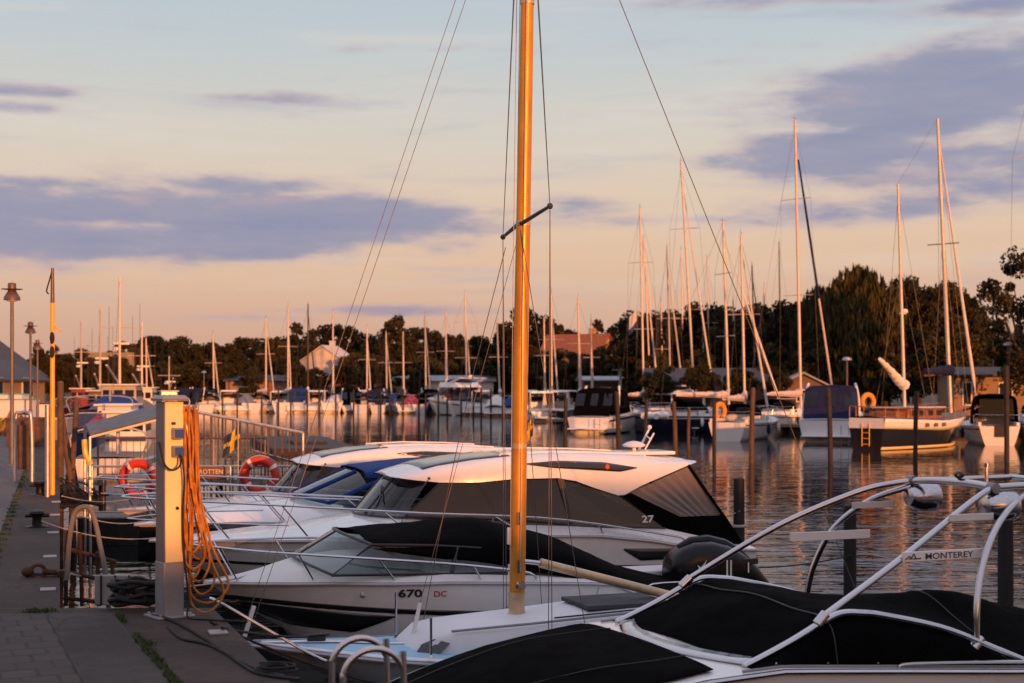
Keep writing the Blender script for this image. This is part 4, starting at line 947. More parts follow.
    # name boards between the legs, strut boards
    for sg in (-1, 1):
        m = MB(); m.box((4.86, sg * .745, 1.925), (.80, .014, .075)); o = m.build('name_board', mat('sign_white', (.92, .90, .89), .4), t, bevel=.004)
        m = MB(); m.box((5.20, sg * .62, 2.185), (.42, .014, .055)); m.build('strut_board', WHITEPL, t, bevel=.004)
        if sg < 0:
            text('lettering', 'MONTEREY', DKLET, o, (4.66, -.754, 1.902), (R(90), 0, 0), .064, .0003, 0, 1.34)
            e = MB(); e.tube(cr([(4.48, -.754, 1.905), (4.52, -.754, 1.93), (4.535, -.754, 1.915), (4.56, -.754, 1.945), (4.58, -.754, 1.91), (4.62, -.754, 1.915)], 20), .0045, 5); e.tube([(4.51, -.754, 1.912), (4.62, -.754, 1.908)], .0035, 5); e.build('emblem', DKLET, o)
    return t
bowrider()

# ------------------------------------------------------------------ buildings
def gable_house(name, label, loc, rz, wx, dy, hw, hr, mw, mr, wins=(), door=None, over=.35, chimney=None, cat='house'):
    """House with its eaves along x: walls, pitched roof, windows, door."""
    t = thing(name, label, cat, loc, rz)
    m = MB(); x, y = wx / 2, dy / 2
    m.add([(-x, -y, 0), (x, -y, 0), (x, y, 0), (-x, y, 0), (-x, -y, hw), (x, -y, hw), (x, y, hw), (-x, y, hw), (-x, 0, hw + hr), (x, 0, hw + hr)],
          [(0, 1, 5, 4), (2, 3, 7, 6), (1, 2, 6, 9, 5), (3, 0, 4, 8, 7)]); m.build('wall', mw, t, smooth=False)
    r = MB(); s = hr / y; ov = over
    for sg in (-1, 1):
        r.poly([(-x - ov, sg * (y + ov), hw - s * ov + .05), (x + ov, sg * (y + ov), hw - s * ov + .05), (x + ov, 0, hw + hr + .05), (-x - ov, 0, hw + hr + .05)], .14, (0, 0, -1))
    ro = r.build('roof', mr, t, smooth=False)
    if chimney is not None:
        c = MB(); c.box((chimney, .4, hw + hr + .1), (.7, .7, 1.5)); c.box((chimney, .4, hw + hr + .88), (.85, .85, .1)); c.build('chimney', mw, ro, smooth=False)
    for (face, u, z, w, h) in wins:
        f = MB(); g = MB()
        if face == 'f':
            f.box((u, -y - .02, z), (w + .16, .08, h + .16)); g.box((u, -y - .07, z), (w, .03, h))
            g2 = (u, -y - .09, z)
        else:
            sx = -1 if face == 'l' else 1
            f.box((sx * (x + .02), u, z), (.08, w + .16, h + .16)); g.box((sx * (x + .07), u, z), (.03, w, h))
        fo = f.build('window', WHITEPL, t, smooth=False); g.build('pane', PANE, fo, smooth=False)
    if door:
        u, w, h = door; f = MB(); f.box((u, -y - .03, h / 2), (w, .08, h)); f.build('door', TEAK, t, smooth=False)
    return t

# unseen low building, invented behind the viewer so the near boats lie in shade
gable_house('shade blocker', 'long low brown unseen building added behind the viewer to shade the near boats', (-19.85, -33, QZ), 0, 84.3, 7, 2.7, 1.3, WALLBR, ROOFD,
            [('f', -36 + 6 * k, 1.3, 1.4, 1.0) for k in range(13)], (-39.4, 1.0, 2.1), cat='shade blocker', over=.0)
gable_house('unseen_shade_block_tall', 'taller brown unseen building added behind the viewer to shade the tower arch', (43, -33, QZ), 0, 39.8, 7, 3.2, 1.5, WALLBR, ROOFD,
            [('f', -15 + 6 * k, 1.3, 1.4, 1.0) for k in range(6)], (-18, 1.0, 2.1), cat='unseen_shade_block_tall', over=.0)  # invented taller block keeps the tower arch shaded; the gap lets sun reach the mast

gable_house('waterside_house', 'white gabled house with chimney rising behind the far pontoon', at(330, 205, 1.1), R(8), 6.5, 6.5, 5.4, 2.2, WALLW, WALLW, [('f', -1.6, 3.2, 1.0, 1.1), ('f', 1.5, 3.2, 1.0, 1.1)], chimney=2.2).rotation_euler = (0, 0, R(78))
gable_house('clubhouse', 'long low white building with red tiled roof behind the far pontoon', at(322, 197, 1.1), R(2), 24, 5, 1.75, 1.0, WALLW, ROOFR, [('f', -8 + 2.6 * k, 1.3, 1.3, .9) for k in range(7)], (9.3, 1, 1.6), cat='building')
gable_house('boat_shed', 'tan low shed beside the clubhouse at left of the far shore', at(258, 196, 1.1), R(4), 8, 6, 2.6, .7, WALLT, ROOFD, [('f', -1.5, 1.4, 1.6, .8)], (2, 1.2, 2.0), cat='shed')
gable_house('cottage', 'tall orange roofed house among trees right of the golden mast', at(578, 195, 1.1), R(-30), 9, 9, 4.3, 4.6, WALLO, ROOFO, [('f', -2, 2, 1.2, 1.3), ('f', 2, 2, 1.2, 1.3), ('l', 0, 4.8, 1, 1.1)], chimney=2)
gable_house('garden_shed', 'small brown shed with pale metal roof near the orange roofed house', at(612, 150, 1.1), R(5), 6.5, 4, 2.5, .35, WALLBR, ROOFG, [('f', -1, 1.4, 1, .8)], (1.6, .9, 1.9), cat='shed')
gable_house('garden_shed', 'white low shed under the trees left of the golden mast', at(452, 190, 1.1), R(2), 11, 4, 2.6, .6, WALLW, ROOFG, [('f', 1, 1.4, 1, .8)], (3, .9, 1.9), cat='shed')
gable_house('garden_shed', 'pale little shed behind the far pontoon left of the flybridge cruiser', at(402, 191, 1.1), R(-2), 7, 4, 2.5, .6, WALLW, ROOFG, [('f', -1.4, 1.4, 1, .8)], (2, .9, 1.9), cat='shed')
gable_house('harbour_building', 'tan boarded building with dark roof behind the yacht masts', at(752, 116, 1.1), R(-3), 17, 7, 2.3, 1.0, WALLDK, ROOFD, [('f', -6, 1.5, 1.3, 1.0), ('f', -2, 1.5, 1.3, 1.0), ('f', 4.5, 1.5, 1.3, 1.0)], (1.2, 1, 2.0), cat='building')
gable_house('harbour_building', 'pale gabled shed behind the tall white mast at right', at(800, 109, 1.1), R(84), 5.0, 4.0, 1.9, 1.0, WALLDK, ROOFG, [('l', 0, 1.3, .9, .8)], None, cat='shed')
hk = gable_house('harbour_office', 'tan harbour office with dark flat roof behind the white sloop at right', at(1000, 101, 1.1), R(-4), 7.6, 5, 2.75, .45, WALLT, ROOFD, [('f', -.3, 1.6, .8, 1.2), ('f', 2.6, 1.6, 1.0, 1.0), ('f', -2.9, 1.5, .5, 1.5)], (-2.0, .9, 2.0), over=.6, cat='building')
gable_house('quay_house', 'tan gabled house with slate roof at the far left of the quay', at(-46, 92, QZ), R(82), 9, 8, 2.0, 1.6, WALLT, ROOFD, [('l', 0, 1.5, 1.8, 1.3), ('f', -2, 1.5, 1.3, 1.2), ('f', 2, 1.5, 1.3, 1.2)], None)
gable_house('quay_house', 'tall slate roofed house behind the lamps at far left', at(-52, 118, QZ), R(80), 12, 10.5, 2.5, 3.6, WALLT, ROOFD, [('l', 0, 5.0, 1.2, 1.4), ('l', -2.4, 2.0, 1.2, 1.4)], None)
gable_house('net_shed', 'small ochre roofed building behind the fishing boat masts', at(110, 204, 1.1), R(14), 6.0, 6, 4.4, 2.2, WALLBR, mat('golden_thatch', (.30, .19, .08), .9, var=.25), [('f', -3, 2, 1.4, 1.4), ('f', 2, 2, 1.4, 1.4)], None, cat='building')

# ------------------------------------------------------------------ trees
TG = 'trees along the far shore'
def crown_mesh(kind, seed, n):
    rnd = random.Random(seed); mb = MB(); leaf = {'broad': .30, 'bush': .32, 'conifer': .26, 'willow': .30, 'near': .22, 'wood': .27}[kind]
    cl = []
    if kind in ('broad', 'bush', 'near', 'wood'):
        k = 52 if kind != 'bush' else 34
        for _ in range(k):
            while True:
                p = Vector((rnd.uniform(-1, 1), rnd.uniform(-1, 1), rnd.uniform(-1, 1)))
                if .25 < p.length < 1: break
            top = 1.0 if p.z > -.2 else .8
            cl.append((Vector((p.x * 3.3 * top, p.y * 3.3 * top, 5.3 + p.z * 4.2)), rnd.choice((rnd.uniform(.8, 1.5), rnd.uniform(.8, 1.5), rnd.uniform(.3, .7)))))
    for _ in range(n):
        if kind == 'conifer':
            h = rnd.random() ** 1.4; r = (1 - h) * 2.2 * (0.55 + .45 * abs(math.sin(h * 24))) * math.sqrt(rnd.random()) + .05
            a = rnd.random() * 6.283; c = Vector((r * math.cos(a), r * math.sin(a), 1.2 + h * 8.9 - r * .25))
        elif kind == 'willow':
            # hanging sprays from an arched head
            a = rnd.choice(range(46)) * .1366 + rnd.gauss(0, .03); rr = (rnd.randrange(7) + .5 + rnd.gauss(0, .10)) / 7; r = 4.6 * rr
            h0 = 10.2 - 3.4 * rr ** 2.2 + .6 * math.sin(a * 5 + rr * 9); ln = (2.5 + 5.5 * rr) * (.75 + .25 * math.sin(a * 7 + rr * 3))
            d = rnd.random(); c = Vector((r * math.cos(a) * (1 + .05 * d), r * math.sin(a) * (1 + .05 * d), max(.9, h0 - d * ln)))
            c += Vector((rnd.gauss(0, .08), rnd.gauss(0, .08), 0))
        else:
            p, rad = cl[rnd.randrange(len(cl))]
            q = Vector((rnd.gauss(0, 1), rnd.gauss(0, 1), rnd.gauss(0, 1))).normalized() * rad * (rnd.random() ** .45)
            c = p + Vector((q.x, q.y, q.z * .8))
        s = leaf * rnd.uniform(.5, 1.2)
        if kind == 'willow': u = Vector((rnd.gauss(0, .2), rnd.gauss(0, .2), 1)).normalized(); w = u.orthogonal().normalized(); w.rotate(Quaternion(u, rnd.random() * 6.28)); vs = [c - u * s * 1.6, c + w * s * .35, c + u * s * 1.6, c - w * s * .35]
        else:
            u = Vector((rnd.gauss(0, 1), rnd.gauss(0, 1), rnd.gauss(0, 1))).normalized(); w = u.orthogonal().normalized(); w.rotate(Quaternion(u, rnd.random() * 6.28))
            vs = [c - u * s * .7, c + w * s * .5, c + u * s * .8, c - w * s * .5]
        mb.add(vs, [(0, 1, 2, 3)])
    return mb
def trunk_mesh(kind, seed):
    rnd = random.Random(seed); mb = MB()
    top = 9 if kind == 'conifer' else 5.2
    mb.tube([(0, 0, -.3), (rnd.gauss(0, .06), rnd.gauss(0, .06), top * .4), (rnd.gauss(0, .1), rnd.gauss(0, .1), top)], [.34, .24, .10 if kind != 'conifer' else .05], 9)
    if kind != 'conifer':
        for k in range(9):
            a = k * 2.4 + rnd.random(); h = rnd.uniform(1.8, 4.2); r = rnd.uniform(1.6, 2.8)
            mb.tube([(0, 0, h), (math.cos(a) * r * .5, math.sin(a) * r * .5, h + 1.1), (math.cos(a) * r, math.sin(a) * r, h + rnd.uniform(2.2, 4))], [.13, .09, .03], 6)
    return mb
TREES = {}
for kind, seeds, n, m in (('broad', (1, 2, 3, 4), 15000, LEAF), ('bush', (11, 12), 9000, LEAF2), ('conifer', (21, 22), 3000, NEEDLE), ('willow', (31, 32), 15000, WILLOW), ('near', (41,), 9000, LEAF), ('wood', (51, 52, 53), 20000, LEAF)):
    for i, sd_ in enumerate(seeds):
        c = crown_mesh(kind, sd_, n).build('crown', m, None, smooth=False); k = trunk_mesh(kind, sd_).build('trunk', BARK, None)
        TREES[(kind, i)] = (c.data, k.data); bpy.data.objects.remove(c); bpy.data.objects.remove(k)
tree_no = 0
def tree(px, d, ytop, wpx, kind, label, zb=1.1):
    global tree_no
    vs = [k for k in TREES if k[0] == kind]; key = vs[tree_no % len(vs)]; tree_no += 1
    ytop -= 5 if kind in ('broad', 'wood') else 0
    h = gz(ytop, d) - zb; w = wpx / F * d; rnd = random.Random(tree_no)
    base = {'broad': (9.5, 6.6), 'wood': (9.5, 6.6), 'near': (9.9, 7.6), 'bush': (9.6, 6.8), 'conifer': (10.2, 4.4), 'willow': (10.6, 9.6)}[kind]
    nm = {'conifer': 'conifer', 'willow': 'willow_tree', 'bush': 'bushy_tree'}.get(kind, 'tree')
    t = thing(nm, label, 'tree', (gx(px, d), d, zb), rnd.random() * 6.28, TG)
    t.scale = (w / base[1], w / base[1], h / base[0])
    for nm_, me in zip(('crown', 'trunk'), TREES[key]):
        o = bpy.data.objects.new(nm_, me); COL.objects.link(o); o.parent = t
    return t
LB = {'a': 'dark broad tree in the bank behind the far pontoon at left', 'b': 'dark rounded tree in the bank behind the far pontoon near the golden mast', 'c': 'olive green bushy tree low behind the far pontoon',
      'd': 'dark tree in the dense wood behind the yacht masts at right', 'e': 'pointed dark conifer in the tree bank at far left', 'f': 'distant dark tree behind the harbour houses at far left'}
for px, d, yt, w in [(130, 215, 350, 34), (150, 222, 342, 40), (182, 215, 348, 44), (205, 225, 341, 40), (232, 218, 350, 40), (255, 226, 352, 40), (272, 224, 345, 30), (285, 228, 333, 40), (305, 226, 330, 44), (330, 229, 331, 40), (352, 224, 334, 44), (375, 220, 338, 40)]:
    tree(px, d, yt, w, 'broad', LB['a'])
for k in range(21): tree(128 + 25 * k, 238, 348 + 5 * math.sin(k * 2.1), 52, 'broad', 'dark tree in the rearmost row of the bank behind the far pontoon')
for k in range(7): tree(648 + 24 * k, 132, 316 + 7 * math.sin(k * 2.3), 62, 'wood', 'dark tree standing tallest behind the dense group of masts')
for k in range(12): tree(640 + 31 * k, 142, 322 + 8 * math.sin(k * 1.9) - 12 * (k > 7), 60, 'wood', 'dark tree in the rearmost row behind the right hand boats')
for px, d, yt, w in [(162, 208, 340, 16), (171, 210, 343, 14), (196, 212, 346, 16), (140, 206, 352, 14)]: tree(px, d, yt, w, 'conifer', LB['e'])
for px, d, yt, w in [(392, 218, 322, 46), (415, 224, 334, 44), (438, 216, 338, 36), (456, 215, 332, 34), (482, 220, 343, 40), (505, 218, 335, 36), (525, 210, 314, 56), (553, 214, 319, 50), (605, 205, 327, 36), (622, 205, 343, 40), (640, 205, 345, 40), (585, 214, 345, 30)]:
    tree(px, d, yt, w, 'broad', LB['b'])
for px, d, yt, w in [(252, 190, 366, 26), (300, 189, 364, 30), (345, 188, 366, 34), (318, 189, 368, 22), (385, 187, 366, 30), (415, 186, 368, 26), (700, 108, 364, 40), (660, 112, 366, 36), (740, 108, 368, 34), (775, 105, 366, 30), (165, 197, 362, 46), (200, 199, 360, 40), (225, 196, 365, 38), (292, 200, 356, 32), (352, 198, 353, 36), (375, 194, 355, 44), (402, 196, 350, 40), (428, 195, 357, 40), (462, 197, 352, 40), (495, 192, 354, 44), (532, 186, 345, 46), (556, 180, 350, 40), (575, 176, 352, 40), (600, 178, 346, 40), (630, 160, 357, 50), (598, 172, 352, 34), (275, 203, 358, 24), (142, 199, 365, 30)]:
    tree(px, d, yt, w, 'bush', LB['c'])
for px, d, yt, w in [(648, 140, 338, 56), (662, 128, 322, 48), (690, 133, 326, 60), (720, 128, 330, 64), (748, 130, 326, 60), (775, 126, 312, 56), (800, 124, 303, 60), (885, 128, 296, 60), (915, 122, 282, 58), (945, 122, 283, 66), (968, 125, 300, 44), (985, 126, 338, 34), (830, 126, 300, 60), (1030, 125, 345, 50), (1005, 128, 343, 36), (1050, 130, 330, 60)]:
    tree(px, d, yt, w, 'wood', LB['d'])
for px, d, yt, w in [(905, 112, 320, 60), (955, 113, 335, 60), (815, 112, 340, 50), (780, 116, 345, 44), (880, 110, 345, 50), (1040, 114, 350, 50), (700, 121, 350, 40), (655, 123, 352, 40)]:
    tree(px, d, yt, w, 'bush', 'olive bushy tree low in the wood behind the right hand boats')
tree(858, 113, 271, 104, 'willow', 'tall weeping willow with hanging foliage behind the blue canopy cruiser')
tree(818, 117, 290, 60, 'willow', 'smaller drooping willow left of the tall weeping willow')
tree(1030, 92, 246, 112, 'near', 'tall overhanging tree at the right edge of the picture')
tree(1030, 100, 300, 44, 'near', 'lower leafy tree at the right edge behind the harbour office')
for px, d, yt, w in [(48, 150, 352, 30), (62, 190, 360, 34), (80, 200, 355, 36), (100, 210, 362, 36), (40, 130, 350, 26), (118, 208, 358, 30)]: tree(px, d, yt, w, 'broad', LB['f'], 1.1 if d > 186 else QZ)
for px in (98, 110, 122): tree(px, 196, 356 + (px % 5), 26, 'bush', 'low bushy tree in front of the little ochre building behind the fishing boats')

# ------------------------------------------------------------------ background boats
RG, FG, LG = 'boats moored along the right hand pontoon', 'boats moored along the far pontoon', 'fishing boats along the left quay'
def place(px, ywl, ang, L):
    d = EYE * F / (ywl - HOR); a = R(ang); c = Vector((gx(px, d), d, 0)) - Vector((math.cos(a), math.sin(a), 0)) * L * .5
    return c, a, d
def yacht(px, ywl, ytop, lean, ang, L, label, hullm=None, furl=WHITECAN, cover=PINKCAN, dodger=BLKCAN, group=RG, mastm=ALU, bot=None, furled=True, spr=1, boom=True, r=.085, mfrac=.40, furl_top=None):
    """Sailing yacht placed by its mast; bow at local x=0, stern at x=L."""
    d = EYE * F / (ywl - HOR); a = R(ang); ux = Vector((math.cos(a), math.sin(a), 0)); B = L * .31
    mxl = L * mfrac; o = Vector((gx(px, d), d, 0)) - ux * mxl
    t = thing('sailing_yacht', label, 'sailboat', o, a, group); hullm = hullm or GEL
    h = Hull(L, B, [(0, L * .125), (L * .5, L * .100), (L, L * .108)], chine=.0, flare=.70, rake=L * .10, entry=.5, keel=-.4, tuck=.30)
    h.build(t, hullm, bot or NAVY, DECKW, [(0, .03), (L, .06)], n=16)
    h.band('cove_stripe', .3, L - .1, lambda x: h.zd(x / L) - .13, lambda x: h.zd(x / L) - .20, NAVY if hullm is not NAVY else GEL, t, n=10, off=.012)
    zd = L * .105; cb = MB(); w_ = B * .30
    st = [(L * .24, w_ * .5, zd + .05), (L * .28, w_ * .7, zd + .26), (L * .42, w_, zd + .40), (L * .66, w_ * 1.08, zd + .46), (L * .67, w_ * 1.05, zd + .40)]
    cb.loft([[(x, -w - .05, zd - .06), (x, -w, z - .06), (x, -w * .7, z), (x, w * .7, z), (x, w, z - .06), (x, w + .05, zd - .06)] for x, w, z in st]); cab = cb.build('cabin', DECKW, t)
    for sg in (-1, 1):
        m = MB(); m.poly([(L * .36, sg * (w_ * .90 + .035), zd + .14), (L * .63, sg * (w_ * 1.07 + .035), zd + .16), (L * .62, sg * (w_ * 1.06 + .02), zd + .32), (L * .37, sg * (w_ * .89 + .02), zd + .27)], .02, (0, sg, 0)); m.build('window', PANE, cab, smooth=False)
        m = MB(); m.box((L * .83, sg * B * .33, zd + .10), (L * .28, .16, .26)); m.build('coaming', hullm if hullm is GEL else DECKW, t, bevel=.03)
    ztop = gz(ytop, d); lv = Vector((lean / F * d, 0, 0)); lv = Vector((lv.dot(ux), lv.dot(Vector((-ux.y, ux.x, 0))), 0))
    foot = Vector((mxl, 0, zd + .36)); top = Vector((mxl, 0, ztop)) + lv
    mm = MB(); mm.tube([foot, foot.lerp(top, .5), top], [r, r, r * .8], 10); ms = mm.build('mast', mastm, t)
    tipm = MB(); tipm.tube([top, top + Vector((.1, 0, .35))], .012, 5); tipm.tube([top + Vector((-.25, 0, .12)), top + Vector((.3, 0, .12))], .012, 5); tipm.build('wind_vane', WIRE, ms)
    for k in range(spr):
        f = (k + 1) / (spr + 1) + .06; c = foot.lerp(top, f)
        s_ = MB(); s_.tube([c + Vector((.1, -B * .34, -.02)), c, c + Vector((.1, B * .34, -.02))], .028, 6); s_.build('spreader', mastm, ms)
    c = foot.lerp(top, .56 if spr == 1 else .72)
    for sg in (-1, 1):
        s_ = MB(); s_.tube([(mxl + .15, sg * B * .46, zd), c + Vector((.1, sg * B * .34, 0)), foot.lerp(top, .97)], .008, 4); s_.build('shroud', WIRE, t)
    s_ = MB(); s_.tube([(L - .1, 0, zd), top], .008, 4); s_.build('backstay', WIRE, t)
    a0, a1 = Vector((.1, 0, L * .125)), foot.lerp(top, .93)
    if furled:
        q = [a0.lerp(a1, u) for u in (0, .05, .08, .5, .93, 1)]
        s_ = MB(); s_.tube(q, [.02, .03, .085, .07, .035, .012], 8); s_.build('furled_sail', furl, t)
        if furl_top: s_ = MB(); s_.tube([a0.lerp(a1, u) for u in (.42, .7, .93)], [.092, .085, .06], 8); s_.build('furled_sail', furl_top, t)
    else:
        s_ = MB(); s_.tube([a0, a1], .009, 5); s_.build('forestay', WIRE, t)
    if boom:
        b0 = foot + Vector((.12, 0, .85)); b1 = b0 + Vector((L * .36, 0, .12))
        s_ = MB(); s_.tube([b0, b1], .055, 8); s_.build('boom', mastm, t)
        if cover is not None:
            pts, rs = [], []
            for k in range(12):
                u = k / 11; pts.append(b0.lerp(b1, u) + Vector((0, 0, .10 + .12 * (1 - u) + .03 * math.sin(k * 2.2)))); rs.append(.05 + .16 * (1 - u) ** .7 + .02 * math.sin(k * 1.7))
            s_ = MB(); s_.tube([foot + Vector((0, 0, 1.45))] + pts, [.1] + rs, 10); s_.build('sail_cover', cover, t)
    if dodger is not None:
        secs = []
        for x, z in ((L * .60, .42), (L * .635, .92), (L * .69, 1.08), (L * .75, 1.05)):
            w = w_ * 1.1; secs.append([(x + .05, -w, zd + .36), (x, -w * .92, zd + .36 + (z - .36) * .75), (x, 0, zd + z), (x, w * .92, zd + .36 + (z - .36) * .75), (x + .05, w, zd + .36)])
        sh = sheet('sprayhood', t, cloth_rows(secs, 10, 11), dodger, .01)
        g = MB(); g.poly([(L * .606, -w_ * .6, zd + .55), (L * .606, w_ * .6, zd + .55), (L * .628, w_ * .5, zd + .86), (L * .628, -w_ * .5, zd + .86)], .03, (-1, 0, .1)); g.build('window', VINYL, sh)
    m = MB(); m.tube(cr([(L * .12, -B * .30, zd + .05), (L * .1, -B * .28, zd + .6), (.0, 0, zd + .85), (L * .1, B * .28, zd + .6), (L * .12, B * .30, zd + .05)], 18), .016, 6); m.build('pulpit', STEEL, t)
    m = MB(); m.tube(cr([(L * .9, -B * .40, zd + .02), (L * .9, -B * .40, zd + .6), (L * .99, -B * .30, zd + .62), (L * .995, 0, zd + .62), (L * .99, B * .30, zd + .62), (L * .9, B * .40, zd + .6), (L * .9, B * .40, zd + .02)], 22), .016, 6)
    m.build('stern_rail', STEEL, t)
    m = MB()
    for sg in (-1, 1):
        m.tube([(L * u, sg * h.b(u) * .94, zd + .55) for u in (.12, .25, .4, .55, .7, .9)], .007, 4)
        for u in (.25, .4, .55, .7): m.tube([(L * u, sg * h.b(u) * .94, zd), (L * u, sg * h.b(u) * .94, zd + .56)], .011, 5)
    m.build('guard_rail', STEEL, t)
    for sg in (-1, 1):
        for u in (.45, .68):
            m = MB(); x_ = L * u; m.ball((x_, sg * (h.b(u) + .12), zd - .42), (.12, .12, .32), 8); m.tube([(x_, sg * (h.b(u) + .06), zd - .12), (x_, sg * h.b(u), zd + .3)], .01, 4); m.build('fender', WHITEPL if hullm is not GEL or u < .5 else NAVYCAN, t)
    return t
def cruiser(px, ywl, ang, L, label, hullm=None, canopy=BLKCAN, style='canopy', group=RG, stripe=None, B=None, hgt=1.0):
    """Motor cruiser; bow local x=0, stern x=L; placed by its middle."""
    o, a, d = place(px, ywl, ang, L); t = thing('motor_cruiser', label, 'motorboat', o, a, group); B = B or L * .34; hullm = hullm or GEL
    fb = L * .13 * hgt
    h = Hull(L, B, [(0, fb * 1.25), (L * .4, fb * 1.15), (L, fb * .92)], chine=.1, flare=.84, rake=L * .1, entry=.46, keel=-.4)
    h.build(t, hullm, ANTIF, DECKW, [(0, .05), (L * .3, .22), (L, .05)], 3.0, n=16)
    h.band('side_stripe', .3, L - .1, lambda x: h.zd(x / L) - .16, lambda x: h.zd(x / L) - .30, stripe or NAVY, t, n=10, off=.012)
    zd = fb * 1.1; w = B * .40
    cb = MB(); st = [(L * .26, w * .6, zd + .1), (L * .38, w * .92, zd + .55), (L * .5, w, zd + .62), (L * .62, w, zd + .62)]
    cb.loft([[(x, -ww - .06, zd - .05), (x, -ww, z - .1), (x, -ww * .8, z), (x, ww * .8, z), (x, ww, z - .1), (x, ww + .06, zd - .05)] for x, ww, z in st]); cab = cb.build('cabin', hullm if hullm is GEL else DECKW, t)
    for sg in (-1, 1):
        m = MB(); m.poly([(L * .36, sg * (w * .90 + .05), zd + .14), (L * .6, sg * (w + .05), zd + .14), (L * .6, sg * (w + .03), zd + .42), (L * .40, sg * (w * .94 + .03), zd + .40)], .03, (0, sg, 0)); m.build('window', PANE, cab, smooth=False)
    rows = []
    for i in range(7):
        v = -1 + i / 3; rows.append([(L * .40 + .25 * v * v, w * .95 * v, zd + .60), (L * .49 + .2 * v * v, w * .9 * v, zd + 1.15)])
    m = MB(); m.grid(rows); wsn = m.build('windscreen', DKGLASS, t, solid=.015)
    m = MB(); m.tube([r_[1] for r_ in rows], .03, 6); m.tube([r_[0] for r_ in rows], .025, 6); m.build('windscreen_frame', ALU, wsn)
    if style == 'canopy':
        H = zd + 1.75; z0 = fb * .98
        def sec(x, ze, zc, wd): return [(x, -w * 1.08, z0), (x, -w * 1.02 * wd, ze), (x, -w * .8 * wd, zc - .05), (x, 0, zc), (x, w * .8 * wd, zc - .05), (x, w * 1.02 * wd, ze), (x, w * 1.08, z0)]
        secs = [sec(L * .49, zd + 1.1, zd + 1.2, .95), sec(L * .56, H - .25, H - .06, 1), sec(L * .72, H - .2, H, 1), sec(L * .86, H - .25, H - .05, 1)]
        m = MB(); rr = [sum([[p] for p in s_], []) for s_ in secs]; m.grid(rr); cn = m.build('canopy', canopy, t, solid=.02, sharp=30)
        m = MB(); x0, x1 = L * .86, L * .95
        m.poly([(x1, -w * 1.05, z0), (x1, w * 1.05, z0), (x0, w * 1.0, H - .25), (x0, w * .75, H - .08), (x0, -w * .75, H - .08), (x0, -w * 1.0, H - .25)], .02, (1, 0, .3)); m.build('canopy_back', canopy, cn, smooth=False)
        for yy, ww in ((-.52, .36), (.04, .28), (.56, .32)):
            f = lambda u: x1 + (x0 - x1) * u + .02; zz = lambda u: z0 + (H - .15 - z0) * u
            m = MB(); m.poly([(f(.40), (yy - ww / 2) * w * 1.5, zz(.40)), (f(.40), (yy + ww / 2) * w * 1.5, zz(.40)), (f(.86), (yy + ww / 2) * w * 1.45, zz(.86)), (f(.86), (yy - ww / 2) * w * 1.45, zz(.86))], .015, (1, 0, .3)); m.build('clear_panel', DKGLASS, cn, smooth=False)
        for sg in (-1, 1):
            m = MB(); m.poly([(L * .58, sg * (w * 1.06 + .03), z0 + .55), (L * .82, sg * (w * 1.06 + .03), z0 + .50), (L * .80, sg * (w * 1.04 + .03), H - .4), (L * .60, sg * (w * 1.04 + .03), H - .4)], .015, (0, sg, 0)); m.build('clear_panel', DKGLASS, cn, smooth=False)
            m = MB(); m.tube(cr([(L * .80, sg * w * 1.14, fb), (L * .76, sg * w * 1.1, zd + 1.0), (L * .70, sg * w * .95, H + .08)], 10), .07, 8); m.build('radar_arch', GEL, t)
    elif style == 'hardtop':
        m = MB(); H = zd + 1.55
        m.loft([[(x, -ww, z - .06), (x, -ww * .9, z + .03), (x, ww * .9, z + .03), (x, ww, z - .06), (x, ww * .9, z - .09), (x, -ww * .9, z - .09)] for x, ww, z in ((L * .43, w * .8, H - .1), (L * .5, w, H), (L * .75, w, H + .02), (L * .80, w * .95, H - .04))]); m.build('hardtop_roof', GEL, t)
        for sg in (-1, 1):
            m = MB(); m.poly([(L * .46, sg * w, zd + .58), (L * .72, sg * w, zd + .3), (L * .78, sg * w * .98, H - .05), (L * .51, sg * w * .95, H - .05)], .03, (0, sg, 0)); m.build('side_window', DKGLASS, t, smooth=False)
            m = MB(); m.poly([(L * .70, sg * (w + .03), zd), (L * .84, sg * (w + .03), zd), (L * .79, sg * (w + .02), H - .03), (L * .74, sg * (w + .02), H - .03)], .05, (0, sg, 0)); m.build('roof_pillar', GEL, t, smooth=False)
    elif style == 'flybridge':
        H = zd + 1.5; m = MB()
        m.loft([[(x, -ww, zl), (x, -ww * .9, z), (x, ww * .9, z), (x, ww, zl)] for x, ww, zl, z in ((L * .40, w * .7, H - .05, H), (L * .50, w, H - .1, H + .45), (L * .80, w, H - .1, H + .4), (L * .88, w * .9, H - .1, H + .02))]); m.build('flybridge', GEL, t)
        for sg in (-1, 1):
            m = MB(); m.poly([(L * .46, sg * w, zd + .58), (L * .80, sg * w, zd + .1), (L * .80, sg * w * .98, H - .05), (L * .52, sg * w * .95, H - .05)], .03, (0, sg, 0)); m.build('side_window', DKGLASS, t, smooth=False)
            m = MB(); m.poly([(L * .70, sg * (w + .05), H + .4), (L * .80, sg * (w + .05), H + .4), (L * .97, sg * (w + .04), H + .85), (L * .90, sg * (w + .04), H + .9)], .08, (0, sg, 0)); m.build('radar_arch', GEL, t, smooth=False)
        m = MB(); m.ball((L * .66, 0, H + .48), (L * .16, w * .85, .38), 14); m.build('flybridge_cover', canopy, t)
        m = MB(); m.lathe([(.3, H + .95), (.32, H + 1.05), (.25, H + 1.15), (.05, H + 1.2)], (L * .9, 0, 0), 14); m.box((L * .92, 0, H + .87), (.2, w * 2, .08)); m.build('radar', WHITEPL, t)
    else:
